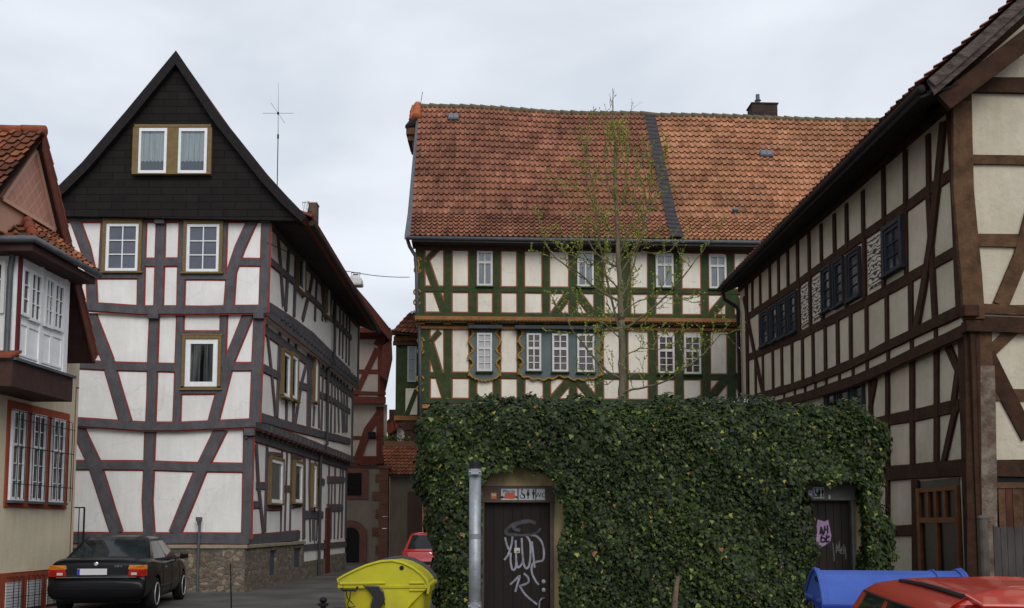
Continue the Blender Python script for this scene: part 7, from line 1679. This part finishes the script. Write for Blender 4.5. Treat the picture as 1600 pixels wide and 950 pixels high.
for s in (-1, 1):
    for x in (1.52, 2.42, 3.28): seam(car1, X, bv_, [(x+.05, .28), (x, .60), (x-.03, .93)], s, 'door_seam', M_CARBLACK, .006)
    seam(car1, X, bv_, [(1.35, .45), (3.40, .45)], s, 'side_strip', mat('dull_side_strip', (.03, .03, .03), .4), .014)
    for x in (1.62, 2.52): seam(car1, X, bv_, [(x, .80), (x+.2, .80)], s, 'door_handle', mat('black_gloss_trim', (.02, .02, .022), .2, spec=.5), .016, .01)
seam(car1, X, bv_, [(-.50, .70), (-.52, .92)], 0, 'boot_seam', M_CARBLACK, .005); seam(car1, X, bv_, [(.50, .70), (.52, .92)], 0, 'boot_seam', M_CARBLACK, .005)
seam(car1, X, bv_, [(-.84, .47), (.84, .47)], 0, 'bumper_groove', M_CARBLACK, .008)
# small red hatchback beyond
HAT = dict(kind='hatch', w=.85, wr=.30, wheels=(.72, 3.18), mirror=(2.75, .95), spokes=6,
    stations=[(0.0, .76, .30, .52), (.03, .81, .26, .60), (.06, .82, .23, .66), (.08, .82, .22, .86), (.14, .83, .22, .95), (.6, .85, .20, .94), (1.4, .85, .20, .92), (2.6, .85, .20, .92), (3.0, .84, .21, .92), (3.5, .80, .22, .82), (3.8, .72, .25, .70), (3.92, .58, .32, .55)],
    cabin=[(.90, .10, 3.05, .76, .18, .03), (.96, .16, 2.92, .75, .18, .04), (1.36, .46, 2.28, .62, .14, .04), (1.42, .56, 2.12, .56, .10, .03), (1.45, .85, 1.90, .38, .05, .03)])
rc = at(671, 880, 29.0)
car2, X = build_car('parked_car', 'bright red hatchback half hidden between yellow container and ivy', (rc.x, 29.0, 0), (.03, 1), HAT, P_RED2)
mb = MB(); mb.lathe(X(.095, 0, .80), [(.062, 0), (.062, .014), (.05, .018)], 20, axis=X(-1, 0, 0)-X(0, 0, 0)); mb.build('badge', M_CHROME, car2)
for s in (-1, 1):
    mb = MB(); mb.prism([X(.05, s*.60, .64), X(.06, s*.80, .64), X(.07, s*.81, .88), X(.06, s*.66, .88)], (X(.06, 0, 0)-X(0, 0, 0))); mb.build('tail_lamp', M_TAILR, car2, bevel=.008)
plate_on(X, .03, 0, .42, .5, .11, None, car2)
mb = MB(); mb.prism([X(-.01, -.76, .50), X(-.01, .76, .50), X(-.01, .76, .60), X(-.01, -.76, .60)], (X(.06, 0, 0)-X(0, 0, 0))); mb.build('bumper_strip', M_CARBLACK, car2, bevel=.01)
# red hatchback close by at the lower right
HAT2 = dict(HAT, w=.86, stations=[(x*1.02, w_, zb, zt) for x, w_, zb, zt in HAT['stations']],
    cabin=[(.90, .08, 3.60, .80, .20, .05), (.97, .14, 3.45, .795, .20, .06), (1.335, .46, 2.75, .705, .14, .06), (1.40, .42, 2.55, .645, .14, .07), (1.45, .52, 2.2, .52, .10, .05), (1.475, .85, 1.80, .28, .03, .03)])
car3, X = build_car('parked_car', 'deep red hatchback roof close in the bottom right corner before the blue container', (2.90, 4.80, -.20), (.17, 1), HAT2, P_RED)
mb = MB()
for s in (-1, 1): mb = MB(); mb.tube([X(lerp(.50, 2.1, t), s*(.575-.01*t), 1.428+.012*math.sin(math.pi*t)) for t in [i/10 for i in range(11)]], .014, 6); mb.build('roof_strip', M_CARBLACK, car3)
mb = MB(); mb.prism([X(.30, -.54, 1.38), X(.55, -.56, 1.415), X(.55, .56, 1.415), X(.30, .54, 1.38)], (0, 0, .025)); mb.build('rear_spoiler', P_RED, car3, bevel=.012)
mb = MB(); mb.lathe(X(.85, -.02, 1.458), [(.05, 0), (.045, .02), (.02, .035)], 12); mb.tube([X(.85, -.02, 1.48), X(.55, -.02, 1.62)], .006, 5); mb.build('aerial', M_CARBLACK, car3)

# ================================================================ wheeled containers with domed lids
def container(label, loc, ang, mbody, mlid, group, variant):
    root = thing('waste_container', label, 'container', loc, group); L_ = Vector(loc); ca, sa = math.cos(ang), math.sin(ang)
    def X(x, y, z): return L_ + Vector((x*ca-y*sa, x*sa+y*ca, z))
    HL = .66; ax = X(1, 0, 0)-X(0, 0, 0)
    sec = [(-.56, .985), (-.57, 1.01), (-.50, 1.055), (-.38, 1.115), (-.22, 1.185), (-.04, 1.235), (.10, 1.245), (.24, 1.215), (.36, 1.155), (.46, 1.08), (.53, 1.0), (.555, .90), (.545, .84)]
    # body with rounded tapered sides
    mb = MB(); r_ = []
    for z, sx, sy in ((.22, .52, .42), (.26, .56, .45), (.60, .60, .48), (.86, .635, .51), (.90, .65, .53)):
        pts = []; rr = .09
        for qx, qy, a0 in ((1, 1, 0), (-1, 1, 90), (-1, -1, 180), (1, -1, 270)):
            for k in range(5): a = R(a0+k*22.5); pts.append(X(qx*(sx-rr)+rr*math.cos(a), qy*(sy-rr)+rr*math.sin(a), z))
        r_.append(pts)
    m = len(r_[0])
    for a, b in zip(r_, r_[1:]):
        for i in range(m): j = (i+1) % m; mb.face([a[i], a[j], b[j], b[i]])
    mb.face(r_[0][::-1]); mb.face(r_[-1]); mb.build('body', mbody, root)
    # rim collar
    mb = MB(); 
    for y0, y1, x0, x1 in ((-.57, -.50, -HL-.02, HL+.02), (.50, .57, -HL-.02, HL+.02), (-.50, .50, -HL-.02, -HL+.05), (-.50, .50, HL-.05, HL+.02)): mb.prism([X(x0, y0, .895), X(x1, y0, .895), X(x1, y1, .895), X(x0, y1, .895)], (0, 0, .05))
    mb.build('rim', mbody, root, bevel=.012)
    # end cheeks carrying the dome
    for s in (-1, 1):
        mb = MB(); out = [X(s*HL, y, z) for y, z in sec] + [X(s*HL, .545, .94), X(s*HL, -.55, .94)]
        mb.prism([X(s*(HL-.03), y, z) for y, z in sec[:-1]] + [X(s*(HL-.03), .50, .86), X(s*(HL-.03), .34, .70), X(s*(HL-.03), .20, .52), X(s*(HL-.03), .05, .42), X(s*(HL-.03), -.02, .50), X(s*(HL-.03), .02, .70), X(s*(HL-.03), -.02, .84), X(s*(HL-.03), -.20, .925), X(s*(HL-.03), -.54, .94)], ax*(s*.035)); ck = mb.build('end_cheek', mlid, root, bevel=.008)
        mb = MB(); mb.tube([X(s*(HL+.01), y, z-.006) for y, z in sec], .017, 7); mb.tube([X(s*(HL+.015), -.54, .955), X(s*(HL+.015), .02, .965)], .022, 7); mb.tube([X(s*(HL+.015), .32, .965), X(s*(HL+.015), .50, .965)], .018, 7); mb.tube([X(s*(HL+.015), .32, .875), X(s*(HL+.015), .50, .875)], .014, 7)
        mb.build('moulded_rib', mlid, ck)
        mb = MB(); mb.lathe(X(s*(HL+.004), .22, 1.15), [(.028, 0), (.028, .012), (.012, .014)], 12, axis=ax*s); mb.build('pivot_bolt', M_CARBLACK, ck)
        mb = MB(); kid = [(-.26, .935), (-.05, .93), (.0, .86), (.02, .76), (-.03, .66), (-.06, .58), (-.15, .60), (-.16, .70), (-.13, .80), (-.19, .88)]
        mb.prism([X(s*(HL-.015), y, z) for y, z in kid], ax*(s*.05)); mb.build('black_arm', M_GLOSSB, root, bevel=.012)
        mb = MB(); mb.tube([X(s*(HL+.03), -.52, .90), X(s*(HL+.05), -.50, .875), X(s*(HL+.05), -.34, .875), X(s*(HL+.03), -.32, .92)], .014, 6); mb.build('handle', M_IRON, root)
        mb = MB(); mb.tube([X(s*(HL-.0), .0, .40), X(s*(HL+.09), .0, .42)], .03, 10); mb.build('trunnion', M_IRON, root)
    # dome sheet
    mb = MB(); NXd = 14; D_ = [(y*.985, z-.018) for y, z in sec]
    for i in range(NXd):
        x0, x1 = lerp(-HL+.03, HL-.03, i/NXd), lerp(-HL+.03, HL-.03, (i+1)/NXd)
        for a, b in zip(D_, D_[1:]): mb.face([X(x0, a[0], a[1]), X(x1, a[0], a[1]), X(x1, b[0], b[1]), X(x0, b[0], b[1])])
    dm_ = mb.build('domed_lid', mlid, root, smooth=True)
    for xx in ((-.22, .22) if variant == 'blue' else ()):
        pass
    rb = MB()
    for xx in ((-.42,) if variant == 'blue' else (-.62, -.56)): rb.tube([X(xx, y*1.0, z-.012) for y, z in sec[2:]], .010 if variant == 'blue' else .035, 7)
    rb.build('lid_band', mlid if variant == 'blue' else M_GREYPL, dm_)
    mb = MB(); mb.tube([X(-.5, -.585, .96), X(.5, -.585, .96)], .016, 7); mb.build('lid_handle', mlid, root)
    for sx in (-1, 1):
        for sy in (-1, 1):
            mb = MB(); c = X(sx*.48, sy*.36, .09); mb.lathe(c - (X(0, .025, 0)-X(0, 0, 0)), [(.05, -.0), (.09, .0), (.10, .01), (.10, .04), (.09, .05), (.05, .05)], 18, axis=X(0, 1, 0)-X(0, 0, 0)); wh = mb.build('castor', M_TYRE, root)
            mb = MB(); mb.prism([X(sx*.48-.04, sy*.36-.04, .10), X(sx*.48+.04, sy*.36-.04, .10), X(sx*.48+.05, sy*.36-.04, .22), X(sx*.48-.05, sy*.36-.04, .22)], (X(0, .08, 0)-X(0, 0, 0))); mb.build('fork', M_STEEL, wh)
    return root, X
M_GLOSSB = mat('glossy_black_plastic', (.012, .012, .014), .25, spec=.6); M_GREYPL = mat('grey_rubber_band', (.045, .045, .048), .6)
M_YEL = mat('yellow_plastic', (.44, .39, .016), .5, (.38, .33, .02), 3, .05); M_YEL2 = mat('yellow_lid_plastic', (.46, .42, .02), .45, (.36, .33, .03), 2.5, .05)
M_BLU = mat('blue_plastic', (.012, .030, .20), .5, (.015, .038, .24), 3); M_BLU2 = mat('blue_lid_plastic', (.032, .075, .31), .42, (.05, .10, .36), 2.5)
GRPC = 'domed recycling containers'
c = at(600, 900, 12.45)
yb, XY = container('yellow domed recycling container left of the ivy block', (c.x, 13.1, gz(13.0)), R(-90), M_YEL, M_YEL2, None, 'yellow')
yb.scale = (1, 1, 1)
c = at(1383, 900, 10.1)
bb_o, XB = container('blue domed recycling container before the second toilet door', (c.x, 10.1, gz(10.1)), R(171), M_BLU, M_BLU2, None, 'blue')
mb = MB(); mb.prism([XB(.668, .10, 1.13), XB(.668, .26, 1.13), XB(.668, .26, 1.17), XB(.668, .10, 1.17)], (XB(1, 0, 0)-XB(0, 0, 0))*.012); mb.build('black_label', M_CARBLACK, bb_o)
bb_o.scale = (1.03, 1.05, 1.08)
# loose cable hanging from the yellow container (near end)
cb = MB()
cb.tube([XY(.71, y, z) for y, z in ((-.46, .88), (-.44, .78), (-.38, .72), (-.34, .68), (-.45, .66), (-.60, .66), (-.72, .58), (-.74, .45))], .007, 5)
cb.tube([XY(.715, y, z) for y, z in ((-.40, .88), (-.41, .78), (-.44, .70), (-.38, .62), (-.30, .55), (-.28, .4))], .007, 5)
cb.build('cable', M_IRON, yb)
